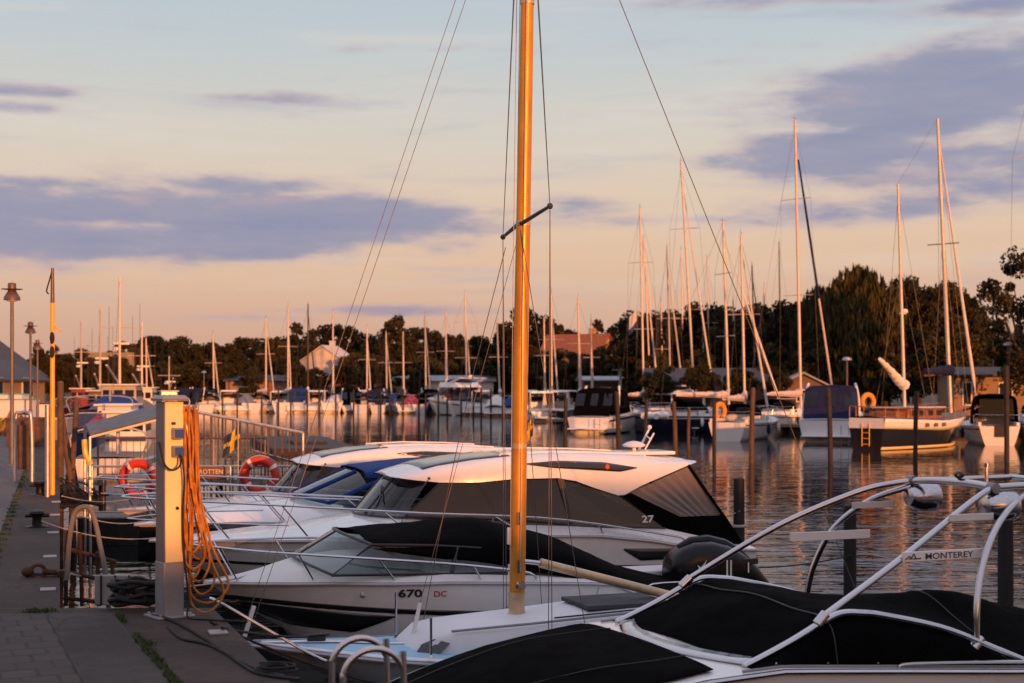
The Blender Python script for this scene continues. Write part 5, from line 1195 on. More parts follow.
        secs = [[(x, -h.b(x / L) * .95, h.zd(x / L) + .03), (x, -h.b(x / L) * .5, h.zd(x / L) + z * .8), (x, 0, h.zd(x / L) + z), (x, h.b(x / L) * .5, h.zd(x / L) + z * .8), (x, h.b(x / L) * .95, h.zd(x / L) + .03)] for x, z in ((L * .25, .3), (L * .45, 1.0), (L * .7, 1.05), (L * .96, .3))]
        sheet('boat_cover', t, cloth_rows(secs, 16, 11), canopy, .03)
    m = MB(); m.box((L + .28, 0, .34), (.75, B * .86, .09)); m.build('swim_platform', GEL, t, bevel=.03)
    m = MB(); m.tube([(L + .5, B * .2, -.2), (L + .5, B * .2, 1.0)], .02, 6); m.tube([(L + .5, B * .32, -.2), (L + .5, B * .32, 1.0)], .02, 6)
    for k in range(3): m.tube([(L + .5, B * .2, .1 + k * .28), (L + .5, B * .32, .1 + k * .28)], .015, 5)
    m.build('boarding_ladder', STEEL, t)
    m = MB()
    for sg in (-1, 1): m.tube(cr([(L * .5, sg * h.b(.5) * .95, h.zd(.5)), (L * .45, sg * h.b(.45) * .95, zd + .55), (L * .2, sg * h.b(.2) * .95, zd + .65), (0, sg * .1, zd + .7)], 12), .016, 5)
    m.build('bow_rail', STEEL, t)
    return t

# right hand pontoon, near to far
def lifebuoy(label, loc, rz, R_=.30, r=.085, m=BUOYRED, horseshoe=False, group=None):
    t = thing('lifebuoy', label, 'lifebuoy', loc, rz, group)
    mb = MB()
    if horseshoe:
        path = [(R_ * math.cos(a), 0, R_ * 1.15 * math.sin(a)) for a in [R(-60 + 300 * k / 20) for k in range(21)]]
        mb.tube(path, r * 1.25, 10); mb.build('ring', m, t)
    else:
        mb.torus((0, 0, 0), R_, r, 'y'); mb.build('ring', m, t)
        for k in range(4):
            a0 = R(45 + 90 * k) if R_ < .1 else R(90 * k + 35); b = MB()
            b.tube([(R_ * math.cos(a0 + u), 0, R_ * math.sin(a0 + u)) for u in (-.10, -.05, 0, .05, .10)], r * 1.06, 12); b.build('reflective_band', REFL, t)
        c = MB(); c.tube([(-R_, -.02, -.03), (-R_ * .4, -.03, -.05), (R_ * .5, -.03, -.02), (R_, -.02, 0)], .035, 8); c.build('throw_line', ROPEW, t)
        g = MB(); g.tube([((R_ + r + .015) * math.cos(6.283 * k / 24), 0, (R_ + r + .015) * math.sin(6.283 * k / 24)) for k in range(24)], .011, 5, closed=True); g.build('grab_line', ROPEW, t)
    return t
cruiser(612, 432, -114, 9.0, 'white motor cruiser with tall black cockpit canopy and timber swim platform', canopy=BLKCAN)
yacht(729, 432, 222, -6, -158, 11.0, 'dark hulled yacht with long boom under a pale pink sail cover', NAVY, cover=PINKCAN, dodger=BLKCAN, r=.09, spr=2)
yacht(745, 439, 235, -4, -114, 10.0, 'white sloop with black sprayhood and scooped transom right of the dark yacht', cover=PINKCAN, r=.08, mfrac=.60)
yacht(801, 431, 120, -6, -134, 11.5, 'white yacht with the tall mast and dark tipped furled foresail behind the blue canopy', furl=PINKCAN, furl_top=NAVYCAN, cover=PINKCAN, spr=2, r=.10)
yacht(695, 426, 162, -14, -118, 12.0, 'yacht with the tallest leaning mast in the group left of centre right', hullm=GEL, cover=WHITECAN, spr=2, r=.1)
yacht(644, 425, 208, -4, -115, 10.0, 'white yacht with bright mast just right of the black canopy cruiser', cover=WHITECAN, spr=2, r=.09)
yacht(651, 421, 238, -7, -112, 9.0, 'white yacht whose slim mast stands close behind the first right hand mast', cover=None, dodger=NAVYCAN, r=.075)
yacht(671, 424, 248, -4, -115, 9.5, 'dark blue hulled yacht with mast between the slim pair and the leaning mast', hullm=NAVY, cover=PINKCAN, r=.08)
yacht(710, 420, 258, -3, -112, 9.0, 'yacht with a thin bare mast carrying a small pennant', cover=None, furled=False, r=.06)
yacht(756, 424, 265, -4, -118, 9.0, 'yacht with dark blue furled foresail slanting behind the white sloop', furl=NAVYCAN, cover=NAVYCAN, mastm=DARKALU, r=.07)
yacht(655, 418, 318, -2, -110, 6.5, 'small yacht with a short mast behind the black canopy cruiser', cover=WHITECAN, dodger=None, furled=False, r=.06)
yacht(781, 416, 242, -2, -105, 9, 'yacht with dark slender mast and flag far behind the tall white mast', cover=None, dodger=None, furled=False, mastm=DARKALU, r=.06)
cruiser(834, 439, -106, 10.2, 'white motor cruiser with navy blue canopy seen from the stern', canopy=NAVYCAN, stripe=NAVY)
yacht(1040, 441, 60, -6, -105, 12, 'yacht at the right edge with only its spreader in view', cover=NAVYCAN, spr=2, r=.1)

cruiser(664, 425, -100, 7.0, 'small white hardtop boat between the black canopy cruiser and dark yacht', style='hardtop')
cruiser(694, 431, -108, 8.0, 'black hulled motor boat with pale cabin in front of the dark yacht', hullm=BLKGEL, style='hardtop')
cruiser(782, 430, -112, 7.5, 'white boat under a pale cover left of the navy canopy cruiser', style='cover', canopy=PINKCAN)
# traditional ketch
def ketch():
    L = 10.5; ang = -133; d = EYE * F / (447 - HOR); a = R(ang); ux = Vector((math.cos(a), math.sin(a), 0)); o = Vector((gx(915, d), d, 0)) - ux * L * .52
    t = thing('ketch', 'old black and white ketch with varnished deckhouse and two masts', 'sailboat', o, a, RG); B = 3.3
    h = Hull(L, B, [(0, 1.75), (L * .5, 1.42), (L, 1.60)], chine=0, flare=.74, rake=1.1, entry=.42, keel=-.5, tuck=.40)
    h.build(t, BLKGEL, ANTIF, PLANK, [(0, .05), (L, .08)], n=20)
    h.band('white_bulwark', .1, L - .02, lambda x: h.zd(x / L) - .03, lambda x: h.zd(x / L) - .52, GEL, t, n=18, off=.015)
    h.band('boot_stripe', .9, L - .05, lambda x: .16, lambda x: .03, PEDY, t, n=14, off=.012)
    m = MB(); tw = h.b(1.0); m.box((L + .012, 0, 1.33), (.02, tw * 1.9, .5)); m.build('transom_board', GEL, t)
    for k in range(3):
        for sg in (-1, 1):
            p = h.side(L * (.52 + .075 * k), 1.2, .03, sg); m = MB(); m.box(p, (.42, .03, .20)); m.build('porthole', PANE, t, bevel=.03)
    m = MB(); m.box((L * .58, 0, 1.72), (L * .36, B * .56, .62), taper=.96); dh = m.build('deckhouse', TEAK, t, bevel=.03)
    m = MB(); m.box((L * .58, 0, 2.06), (L * .39, B * .62, .07)); m.build('deckhouse_roof', CREAM, dh, bevel=.02)
    for sg in (-1, 1):
        for k in range(4):
            m = MB(); m.box((L * (.44 + .09 * k), sg * B * .281, 1.78), (.52, .03, .28)); m.build('window', PANE, dh, bevel=.02)
    m = MB(); m.box((L * .80, 0, 1.62), (.9, B * .46, .5)); m.build('cockpit_locker', TEAK, t, bevel=.03)
    m = MB()
    for sg in (-1, 1):
        m.tube([(L * u, sg * h.b(u) * .96, h.zd(u) + .55) for u in (.1, .25, .4, .6, .8, .99)], .02, 5)
        for u in (.1, .2, .3, .4, .5, .6, .7, .8, .9, .99): m.tube([(L * u, sg * h.b(u) * .96, h.zd(u)), (L * u, sg * h.b(u) * .96, h.zd(u) + .55)], .022, 5)
    m.tube([(L * .995, -h.b(1) * .96, h.zd(1) + .55), (L * .995, h.b(1) * .96, h.zd(1) + .55)], .02, 5); m.build('guard_rail', TEAK, t)
    m = MB()
    for yy in (-.2, .2): m.tube([(L + .06, yy, .2), (L + .06, yy, 1.3)], .02, 5)
    for k in range(4): m.tube([(L + .06, -.2, .3 + k * .28), (L + .06, .2, .3 + k * .28)], .018, 5)
    m.build('boarding_ladder', POLEY, t)
    def mast(name, px0, py0, px1, py1, x, r):
        z0, z1 = 1.5, gz(py1, d); dx = (px1 - px0) / F * d; lv = Vector((dx * ux.x, dx * -ux.y, 0))
        q = Vector((x, 0, z0)); e = Vector((x, 0, z1)) + lv; m_ = MB(); m_.tube([q, q.lerp(e, .5), e], [r, r * .95, r * .7], 10); return m_.build(name, ALU, t), q, e
    xm = lambda px: tr((o.x, o.y, a), 0, [(px, 400)])[0][0]
    ms, q, e = mast('mast', 952, 360, 938, 108, xm(951), .11); mz, q2, e2 = mast('mast', 905, 380, 898, 186, xm(905), .085)
    c = q.lerp(e, .58); s_ = MB(); s_.tube([c + Vector((0, -.9, 0)), c, c + Vector((0, .9, 0))], .03, 6); s_.build('spreader', DARKALU, ms)
    for qq, ee in ((q, e), (q2, e2)):
        for sg in (-1, 1):
            for dx in (-.35, .45):
                s_ = MB(); s_.tube([(qq.x + dx, sg * h.b(min(.98, qq.x / L)) * .98, 1.6), qq.lerp(ee, .62 if dx > 0 else .96)], .009, 4); s_.build('shroud', WIRE, t)
    bs_ = MB(); bs_.tube([(.9, 0, 1.72), (-1.9, 0, 2.05)], [.10, .07], 8); bs_.build('bowsprit', TEAK, t)
    a0 = Vector((-1.8, 0, 2.08)); pts = [a0.lerp(q.lerp(e, .95), u) for u in (0, .06, .1, .5, .95, 1)]
    s_ = MB(); s_.tube(pts, [.02, .03, .10, .08, .03, .012], 8); s_.build('furled_sail', WHITECAN, t)
    s_ = MB(); s_.tube([e, e2], .008, 4); s_.build('stay', WIRE, t)
    # main boom with blue cover, mizzen gathered on a raised boom
    b0, b1 = q + Vector((.1, 0, 2.3)), q + Vector((3.0, 0, 2.2)); s_ = MB(); s_.tube([b0, b1], .06, 8); s_.build('boom', TEAK, t)
    s_ = MB(); s_.tube([b0.lerp(b1, k / 10) + Vector((0, 0, .18 + .04 * math.sin(k * 2))) for k in range(11)], [.30 - .015 * k + .03 * math.sin(k * 2.3) for k in range(11)], 10); s_.build('sail_cover', NAVYCAN, t)
    b0, b1 = q2 + Vector((.1, 0, 1.55)), q2 + Vector((2.6, 0, 2.9)); s_ = MB(); s_.tube([b0, b1], .05, 8); s_.build('boom', CREAM, t)
    s_ = MB(); s_.tube([b0.lerp(b1, k / 40) + Vector((.03 * mnoise.noise(Vector((k * .5, 3, 0))), .06 * mnoise.noise(Vector((k * .4, 0, 0))), .10 + .09 * mnoise.noise(Vector((k * .31, 0, 5))))) for k in range(41)], [(.27 - .0045 * k) * (1 + .30 * mnoise.noise(Vector((k * .45, 7, 1)))) for k in range(41)], 10); s_.build('gathered_sail', WHITECAN, t)
    m = MB(); m.lathe([(.18, 0), (.2, .08), (.12, .2)], (0, 0, 0), 12); m.box((.15, 0, -.04), (.5, .12, .06)); ra = m.build('radar', WHITEPL, mz); ra.location = q2.lerp(e2, .45) + Vector((-.25, 0, 0))
    return t
ketch()
# white sloop, stern to the camera, far right
def stern_sloop():
    t = yacht(985, 441.5, 118, -20, -101, 9.5, 'white sloop with wide open transom and black sprayhood at the right', cover=None, furled=False, spr=0, r=.05)
    for ch in list(t.children):
        if ch.name.split('.')[0] in ('mast', 'shroud', 'backstay', 'forestay', 'boom'):
            for g in list(ch.children): bpy.data.objects.remove(g)
            bpy.data.objects.remove(ch)
    L, B = 9.5, 2.95; zd = L * .105
    secs = []
    for x, z, ww in ((L * .60, 1.05, .9), (L * .66, 1.55, .95), (L * .76, 1.72, 1.0), (L * .86, 1.66, .98)):
        w = B * .36 * ww; secs.append([(x + .05, -w * 1.1, zd + .1), (x, -w * 1.02, zd + z * .82), (x, -w * .7, zd + z * .98), (x, 0, zd + z), (x, w * .7, zd + z * .98), (x, w * 1.02, zd + z * .82), (x + .05, w * 1.1, zd + .1)])
    tn = sheet('cockpit_tent', t, cloth_rows(secs, 12, 19), BLKCAN, .02)
    m = MB(); m.poly([(L * .87, -.95, zd + .35), (L * .87, .95, zd + .35), (L * .862, .85, zd + 1.45), (L * .862, -.85, zd + 1.45)], .02, (1, 0, 0)); m.build('clear_panel', DKGLASS, tn, smooth=False)
    m = MB(); m.poly([(L + .03, -.28, .45), (L + .03, .28, .45), (L + .03, .26, 1.05), (L + .03, -.26, 1.05)], .03, (1, 0, 0)); m.build('transom_opening', BLKPL, t)
    m = MB(); m.ball((0, 0, 0), (.28, .28, .36), 12); m.build('fender', BUOYRED, t).location = (L * .45, -B * .5 - .28, .95)
    return t
stern_sloop()
dK = EYE * F / (447 - HOR)
lifebuoy('orange horseshoe lifebuoy on the stern rail of the old ketch', at(868, dK - .4, gz(402, dK)), R(20), .33, .10, BUOYOR, True)
dS = EYE * F / (438 - HOR)
lifebuoy('orange horseshoe lifebuoy on the stern rail of the white sloop', at(720, dS - 3.4, gz(411, dS - 3.4)), R(35), .36, .11, BUOYOR, True)
# dinghy hung beneath a stern
t = thing('dinghy', 'small white inflatable dinghy hung behind the yachts right of the black canopy cruiser', 'dinghy', at(657, 92, .9), R(60))
m = MB(); m.tube(cr([(-1.1, -.45, .3), (.4, -.45, .3), (1.0, 0, .45), (.4, .45, .3), (-1.1, .45, .3)], 24), .20, 10); m.build('tube', WHITEPL, t)
m = MB(); m.box((-.2, 0, .16), (1.6, .8, .08)); m.build('floor', GREYPL, t)

# far pontoon boats: (mast px, waterline row, mast top row, lean, angle, length, label ...)
far = [
 (147, 413, 338, -1, -92, 7.5, 'far yacht with a short mast beside the fishing boats at left', {}),
 (214, 412.5, 333, -1, -88, 8, 'far yacht with navy cover and single mast left of the tan shed', dict(cover=NAVYCAN, dodger=NAVYCAN)),
 (266, 412, 318, 0, -95, 9, 'far white yacht with mast in front of the tan shed', dict()),
 (288, 412, 305, 0, -86, 9.5, 'far white yacht with bright mast left of the dark mast', dict()),
 (308, 412, 304, 0, -96, 9.5, 'far yacht with the single dark mast in front of the red roof', dict(mastm=DARKALU, furl=NAVYCAN)),
 (333, 412, 312, 0, -84, 9.5, 'far yacht with mast crossing the white gabled house', dict()),
 (367, 412.5, 327, 0, -92, 8, 'far yacht with mast right of the white gabled house', dict(dodger=BLUECAN)),
 (387, 412.5, 332, -1, -96, 7.5, 'far yacht with blue covers beneath the tallest left tree', dict(cover=BLUECAN, dodger=BLUECAN)),
 (404, 413, 332, -1, -84, 8, 'far yacht with mast leaning slightly left of the flybridge cruiser', dict()),
 (426, 413, 314, -1, -95, 8.5, 'far yacht with mast directly left of the flybridge cruiser', dict()),
 (446, 413.5, 312, 0, -90, 8.5, 'far yacht with mast rising behind the flybridge cruiser', dict(dodger=NAVYCAN)),
 (467, 414, 293, -2, -94, 10, 'far yacht with the tallest mast left of the golden mast', dict(spr=2)),
 (500, 414.5, 322, -3, -88, 8.5, 'far yacht with brown leaning mast just left of the golden mast', dict(furl=NAVYCAN)),
 (545, 417, 318, -1, -92, 8.5, 'far yacht with slim mast just right of the golden mast', dict()),
 (552, 419, 290, -1, -100, 9.5, 'far yacht with taller mast just right of the golden mast', dict(dodger=NAVYCAN)),
 (580, 419, 297, -2, -95, 9.5, 'far yacht with mast in front of the orange roofed house', dict()),
]
for (px, yw, yt, ln, an, L, lb, kw) in far:
    yacht(px, yw, yt, ln, an, L * 1.18, lb, group=FG, r=.095, **kw)
cruiser(205, 412.5, -112, 7.5, 'far white cruiser with navy canopy left of the row of masts', canopy=NAVYCAN, group=FG)
cruiser(247, 412.5, -88, 7, 'far open white boat with grey cover below the tan shed', style='cover', canopy=mat('grey_canvas', (.20, .20, .21), .85), group=FG)
cruiser(320, 412.5, -94, 7, 'far small white hardtop boat below the white gabled house', style='hardtop', group=FG)
cruiser(350, 412.5, -80, 7, 'far white boat with black canopy below the white gabled house', group=FG)
cruiser(412, 413.5, -96, 6.5, 'far low boat with red canopy left of the flybridge cruiser', style='cover', canopy=REDCAN, group=FG)
cruiser(452, 414.5, -62, 11.5, 'large white flybridge cruiser with navy cover at the far pontoon', style='flybridge', canopy=NAVYCAN, group=FG, hgt=.95)
cruiser(484, 415, -95, 7.5, 'far white hardtop boat right of the flybridge cruiser', style='hardtop', group=FG)
cruiser(512, 416, -90, 6.5, 'far white boat with bright blue cover beside the golden mast', style='cover', canopy=BLUECAN, group=FG)
cruiser(537, 421, -80, 7.5, 'white cabin boat seen just right of the golden mast', style='hardtop', group=FG)
cruiser(566, 421, -115, 8, 'dark hulled white topped boat below the orange roofed house', hullm=BLKGEL, style='hardtop', group=FG)
cruiser(378, 412.5, -92, 6.5, 'far small boat with grey canopy between blue covered yachts', style='canopy', canopy=NAVYCAN, group=FG)
cruiser(282, 412.2, -94, 6.5, 'far small white hardtop boat between two bright masts', style='hardtop', group=FG)

for px, an, L_, st, cm, lb in [(188, -94, 7, 'canopy', NAVYCAN, 'far small boat with dark canopy at the left end of the far row'), (230, -82, 6.5, 'hardtop', None, 'far small white hardtop boat left of the tan shed'), (300, -86, 7, 'canopy', BLUECAN, 'far small boat with blue canopy beside the dark mast'), (338, -98, 6.5, 'cover', WHITECAN, 'far small boat under a white cover below the gabled house'), (362, -88, 6.5, 'hardtop', None, 'far small white hardtop boat right of the gabled house'), (393, -84, 6.5, 'cover', BLUECAN, 'far small boat under a blue cover by the blue covered yachts'), (432, -96, 6.5, 'canopy', BLKCAN, 'far small boat with black canopy close left of the flybridge cruiser'), (470, -88, 6.5, 'canopy', NAVYCAN, 'far small navy canopied boat close right of the flybridge cruiser'), (497, -94, 6.5, 'cover', WHITECAN, 'far small boat under pale cover left of the golden mast'), (526, -86, 7, 'hardtop', None, 'far white hardtop boat behind the golden mast')]:
    cruiser(px, 412.5 + max(0, px - 420) * .045, an, L_ * 1.1, lb, style=st, canopy=cm or BLKCAN, group=FG)
for px, yw, yt, ln, an, L, lb in [(663, 421, 302, -2, -108, 7, 'small yacht with short mast behind the white hardtop boat'), (684, 420, 250, -3, -112, 9, 'yacht whose mast stands just left of the leaning tall mast'), (704, 421, 326, -1, -104, 6.5, 'little yacht with the lowest mast behind the dark yacht'), (735, 420, 300, -2, -110, 7.5, 'yacht with mast close right of the dark yacht mast'), (766, 421, 286, -2, -108, 8, 'yacht with mast between white sloop and tall white mast'), (592, 420, 318, -1, -96, 7.5, 'yacht with mast close left of the black canopy cruiser'), (620, 419, 340, -1, -100, 6.5, 'small yacht behind the black canopy cruiser with low mast')]:
    yacht(px, yw, yt, ln, an, L, lb, cover=WHITECAN if px % 2 else NAVYCAN, r=.065, dodger=None if px < 670 else NAVYCAN)
# pontoons and piles
def pontoon(name, label, pts, w, z):
    t = thing(name, label, 'pontoon', (pts[0][0], pts[0][1], 0)); o = Vector((pts[0][0], pts[0][1], 0)); m = MB()
    P = [Vector((x, y, 0)) - o for x, y in pts]
    for a, b in zip(P, P[1:]):
        u = (b - a).normalized(); n = Vector((-u.y, u.x, 0)) * w / 2
        m.poly([a - n + V(0, 0, z), b - n + V(0, 0, z), b + n + V(0, 0, z), a + n + V(0, 0, z)], .18, (0, 0, 1))
    m.build('deck', PLANK, t, smooth=False); m = MB()
    for a, b in zip(P, P[1:]):
        k = max(1, int((b - a).length / 6))
        for i in range(k):
            c = a.lerp(b, (i + .5) / k); m.box((c.x, c.y, z - .45), (2.2, w * .7, .5), math.atan2((b - a).y, (b - a).x))
    m.build('float', CONCW, t, smooth=False); return t
pontoon('pontoon', 'long timber pontoon behind the far row of boats', [at(150, 176)[:2], at(400, 174)[:2], at(560, 158)[:2]], 2.2, .6)
pontoon('pontoon', 'timber pontoon behind the large boats at right', [at(560, 110)[:2], at(760, 95.5)[:2], at(1150, 90)[:2]], 2.2, .6)
PG1, PG2, PG3 = 'mooring piles before the far boats', 'mooring piles among the right hand boats', 'dark mooring piles close to the near boats'
def pile_obj(label, px, d, ytop, r, m, group, band=False, lean=0.0):
    zt = gz(ytop, d); t = thing('mooring_pile', label, 'mooring pile', (gx(px, d), d, 0), 0, group)
    mb = MB(); mb.tube([(0, 0, -1.5), (lean * .4, 0, zt * .5), (lean, 0, zt)], [r, r, r * .96], 12); mb.lathe([(r * .97, zt - .01), (r * .6, zt + .015), (.01, zt + .02)], (lean, 0, 0), 12); mb.build('post', m, t)
    if band:
        b = MB(); b.torus((lean * .9, 0, zt * .62), r + .012, .02, 'xy'); b.build('rope_band', ROPEW, t)
    return t
rnd = random.Random(5)
for k, px in enumerate([172, 196, 221, 240, 259, 276, 291, 307, 322, 337, 352, 366, 380, 393, 405, 416, 427, 438, 449, 460, 471, 482, 493, 504, 540, 556, 575, 590]):
    d = 157 - max(0, px - 400) * .15; pile_obj('dark timber mooring pile standing in front of the far row of boats', px + rnd.uniform(-3, 3), d, 391 + rnd.uniform(-3, 3), .10, PILE, PG1)
for px, yb, yt, lb, m in [(565, 445, 398, 'dark timber pile left of the black canopy cruiser', PILE), (619, 455, 392, 'dark timber pile in front of the black canopy cruiser', PILE), (645, 440, 400, 'short dark pile right of the black canopy cruiser', PILE), (676, 452, 402, 'reddish timber pile before the dark yachts', PILEB), (688, 448, 408, 'thin timber pile beside the reddish one', PILEB), (751, 462, 388, 'brown timber pile in front of the white sloop', PILEB), (831, 463, 388, 'brown timber pile in front of the navy canopy cruiser', PILEB), (915, 456, 392, 'brown timber pile in front of the old ketch', PILEB), (1007, 462, 366, 'tall dark pile before the white sloop at right', PILE), (714, 445, 402, 'dark pile between the dark yacht and white sloop', PILE)]:
    pile_obj(lb, px, EYE * F / (yb - HOR), yt, .105 if px != 688 else .08, PILE if m is PILE or px in (831, 915) else PILEB, PG2, False, rnd.uniform(-.12, .12))
pile_obj('black mooring pile standing in the water right of the cruiser marked 27', 739, 21.0, 479, .085, BLKRUB, PG3, True)
pile_obj('black mooring pile behind the tower arch', 850, 18.5, 506, .085, BLKRUB, PG3)
pile_obj('thick black mooring pile at the right edge under the arch', 1005.5, 15.5, 496, .085, BLKRUB, PG3)

# ------------------------------------------------------------------ quay furniture
def qat(px, py, z=QZ):
    d = (EYE - z) * F / (py - HOR); return (gx(px, d), d, z)
# power pedestal
PX, PY = gx(169.5, 10.45), 10.45
ped = thing('power_pedestal', 'square cream and grey shore power pedestal at the corner of the quay', 'power pedestal', (PX, PY, QZ), R(37))
m = MB(); m.box((0, -.003, .99), (.152, .156, 1.18)); body = m.build('body', PEDS, ped, bevel=.006)
m = MB(); m.box((0, -.083, .99), (.138, .012, 1.17)); m.build('front_panel', PEDY, ped, bevel=.003)
m = MB(); m.box((0, 0, .205), (.158, .162, .405)); m.build('lower_casing', PEDG, ped, bevel=.006)
m = MB(); m.box((0, 0, .008), (.29, .27, .016)); m.build('base_plate', PEDG, ped, bevel=.004)
for sx in (-1, 1):
    for sy in (-1, 1): b = MB(); b.lathe([(.012, .016), (.012, .03), (.004, .032)], (sx * .115, sy * .105, 0), 8); b.build('bolt', GALV, ped)
m = MB(); m.add([(-.10, -.115, 1.583), (.10, -.115, 1.583), (.10, .10, 1.583), (-.10, .10, 1.583), (-.105, -.12, 1.60), (.105, -.12, 1.60), (.105, .105, 1.60), (-.105, .105, 1.60), (-.08, -.09, 1.625), (.08, -.09, 1.625), (.08, .08, 1.625), (-.08, .08, 1.625)],
    [(3, 2, 1, 0), (0, 1, 5, 4), (1, 2, 6, 5), (2, 3, 7, 6), (3, 0, 4, 7), (4, 5, 9, 8), (5, 6, 10, 9), (6, 7, 11, 10), (7, 4, 8, 11), (8, 9, 10, 11)]); m.build('cap', ROOFG, ped)
for zz in (1.345, 1.215):
    m = MB(); m.box((.012, -.112, zz), (.078, .055, .085)); sk = m.build('socket_box', GREYPL, ped, bevel=.006)
    m = MB(); m.add([(-.022, -.140, zz + .03), (.046, -.140, zz + .03), (.046, -.150, zz - .03), (-.022, -.150, zz - .03), (-.022, -.146, zz + .032), (.046, -.146, zz + .032), (.046, -.158, zz - .028), (-.022, -.158, zz - .028)], [(0, 1, 2, 3), (4, 7, 6, 5), (0, 4, 5, 1), (1, 5, 6, 2), (2, 6, 7, 3), (3, 7, 4, 0)]); m.build('socket_lid', BLUEHULL, sk, smooth=False)
m = MB(); m.box((-.01, -.094, 1.42), (.03, .012, .02)); m.build('label_plate', DKLET, ped)
m = MB(); m.lathe([(.013, -.10), (.013, -.088)], (.02, 0, 0), 10, 'y'); o = m.build('lock', IRON, ped); o.location = (0, 0, .80)
m = MB(); m.tube([(.07, -.04, 1.52), (.19, -.06, 1.52), (.20, -.06, 1.56)], .012, 8); m.build('hose_hook', GALV, ped)
M0 = Matrix.Translation((PX, PY, QZ)) @ Matrix.Rotation(R(37), 4, 'Z')
def pw(x, y, z): return tuple(M0 @ Vector((x, y, z)))
# orange hose hung over the hook in long loops
rnd = random.Random(3); pts = []
hk_ = Vector(pw(.145, -.06, 1.535))
rightv = Vector((.97, .24, 0))
loops = [(.00, .075, .40), (-.015, .06, .52), (.02, .10, .30), (.035, .19, .07), (-.02, .05, .33), (.03, .13, .20), (.0, .09, .46), (.02, .21, .13)]
for i, (xa, xb, zb) in enumerate(loops):
    w_ = xb - xa + .03; base = Vector((hk_.x, hk_.y, 0)) + rightv * (xa - .02) + Vector((0, -.05 + .014 * i, 0)); top = QZ + 1.50 + .02 * rnd.random(); zl = QZ + zb - .05
    big = w_ > .12
    prof = [(0.0, top), (-.006, top - .25), (-.012, top - .6), (-.016, zl + .42), (-.03 if big else -.01, zl + .22), (.0, zl + .06), (w_ * .5, zl), (w_ * 1.0, zl + .05), (w_ * 1.15, zl + .16), (w_ * .8, zl + .36), (w_ * .30 + .01, zl + .62), (.035, top - .55), (.03, top - .22), (.02, top)]
    for (u, z) in prof: pts.append(tuple(base + rightv * (u + rnd.gauss(0, .007)) + Vector((0, rnd.gauss(0, .010), z))))
m = MB(); m.tube(cr(pts, len(pts) * 7), .0088, 7); hose = m.build('water_hose', ORANGEHOSE); tag(hose, 'orange water hose hung in long loops on the power pedestal', 'hose')
m = MB(); m.tube(cr([pw(.012, -.150, 1.20), pw(.0, -.19, 1.12), pw(-.06, -.19, 1.085), pw(-.10, -.14, 1.13), pw(-.10, -.06, 1.25), pw(-.085, .0, 1.28)], 30), .0075, 7)
m.tube(cr([pw(.03, -.148, 1.19), pw(.045, -.16, 1.0), pw(.05, -.12, .80), pw(.055, -.115, .55), pw(.07, -.115, .40), pw(.095, -.12, .12), pw(.06, -.19, .012), pw(.12, -.34, .010), pw(.32, -.62, .010)], 60), .0075, 7)
tag(m.build('power_cable', BLKRUB), 'black power cable plugged into the pedestal and running down its front', 'cable')
def ground_line(name, label, cat, pixels, r, mt, z=None, n=90):
    m = MB(); m.tube(cr([(x, y, zz + r) for x, y, zz in [qat(px, py) for px, py in pixels]], n), r, 7); return tag(m.build(name, mt), label, cat)
ground_line('power_cable', 'black cable snaking over the concrete from the pedestal to the quay edge', 'cable', [(152, 617), (172, 622), (195, 634), (220, 650), (240, 663), (262, 673), (285, 679)], .012, BLKRUB)
ground_line('power_cable', 'second thinner black cable lying looped on the concrete', 'cable', [(168, 627), (174, 634), (185, 641), (205, 645), (225, 654), (245, 668), (262, 676), (300, 681)], .010, BLKRUB)
# black coil of hose
m = MB(); c = qat(133, 611); pts = []
for k in range(150): a = k * .30; rr = .15 + .025 * math.sin(k * .23); pts.append((c[0] + rr * math.cos(a) * 1.25, c[1] + .14 + rr * math.sin(a), QZ + .02 + .20 * (k / 150) ** .8 + .012 * math.sin(k * 1.3)))
m.tube(pts, .018, 7); tag(m.build('hose_coil', BLKRUB), 'black coiled hose heaped on the concrete behind the pedestal foot', 'hose')
m = MB(); c = (gx(275, 8.4), 8.4); pts = [(c[0] + .10 * math.cos(k * .4) * (1 + .3 * math.sin(k * .11)), c[1] + .08 * math.sin(k * .4), QZ + .012 + .0005 * k) for k in range(70)]
m.tube(pts, .008, 6); tag(m.build('rope_coil', ROPEB), 'small tangled dark rope lying at the edge of the quay', 'rope')
# small white plates set in the quay
for k, (px, py) in enumerate([(218, 633), (48, 590), (50, 557), (53, 533), (55, 515), (56, 502)]):
    x, y, z = qat(px, py); m = MB(); m.box((x, y, QZ + .006), (.125, .16, .012), R(18)); o = m.build('marker_plate', MARK, bevel=.003)
    tag(o, ['white marker plate on the concrete beside the pedestal', 'white marker plate by the rusty mooring ring', 'white marker plate between bollard and mooring ring', 'white marker plate next to the black bollard', 'white marker plate just beyond the black bollard', 'white marker plate furthest along the quay edge'][k], 'marker plate', 'white plates along the quay edge')
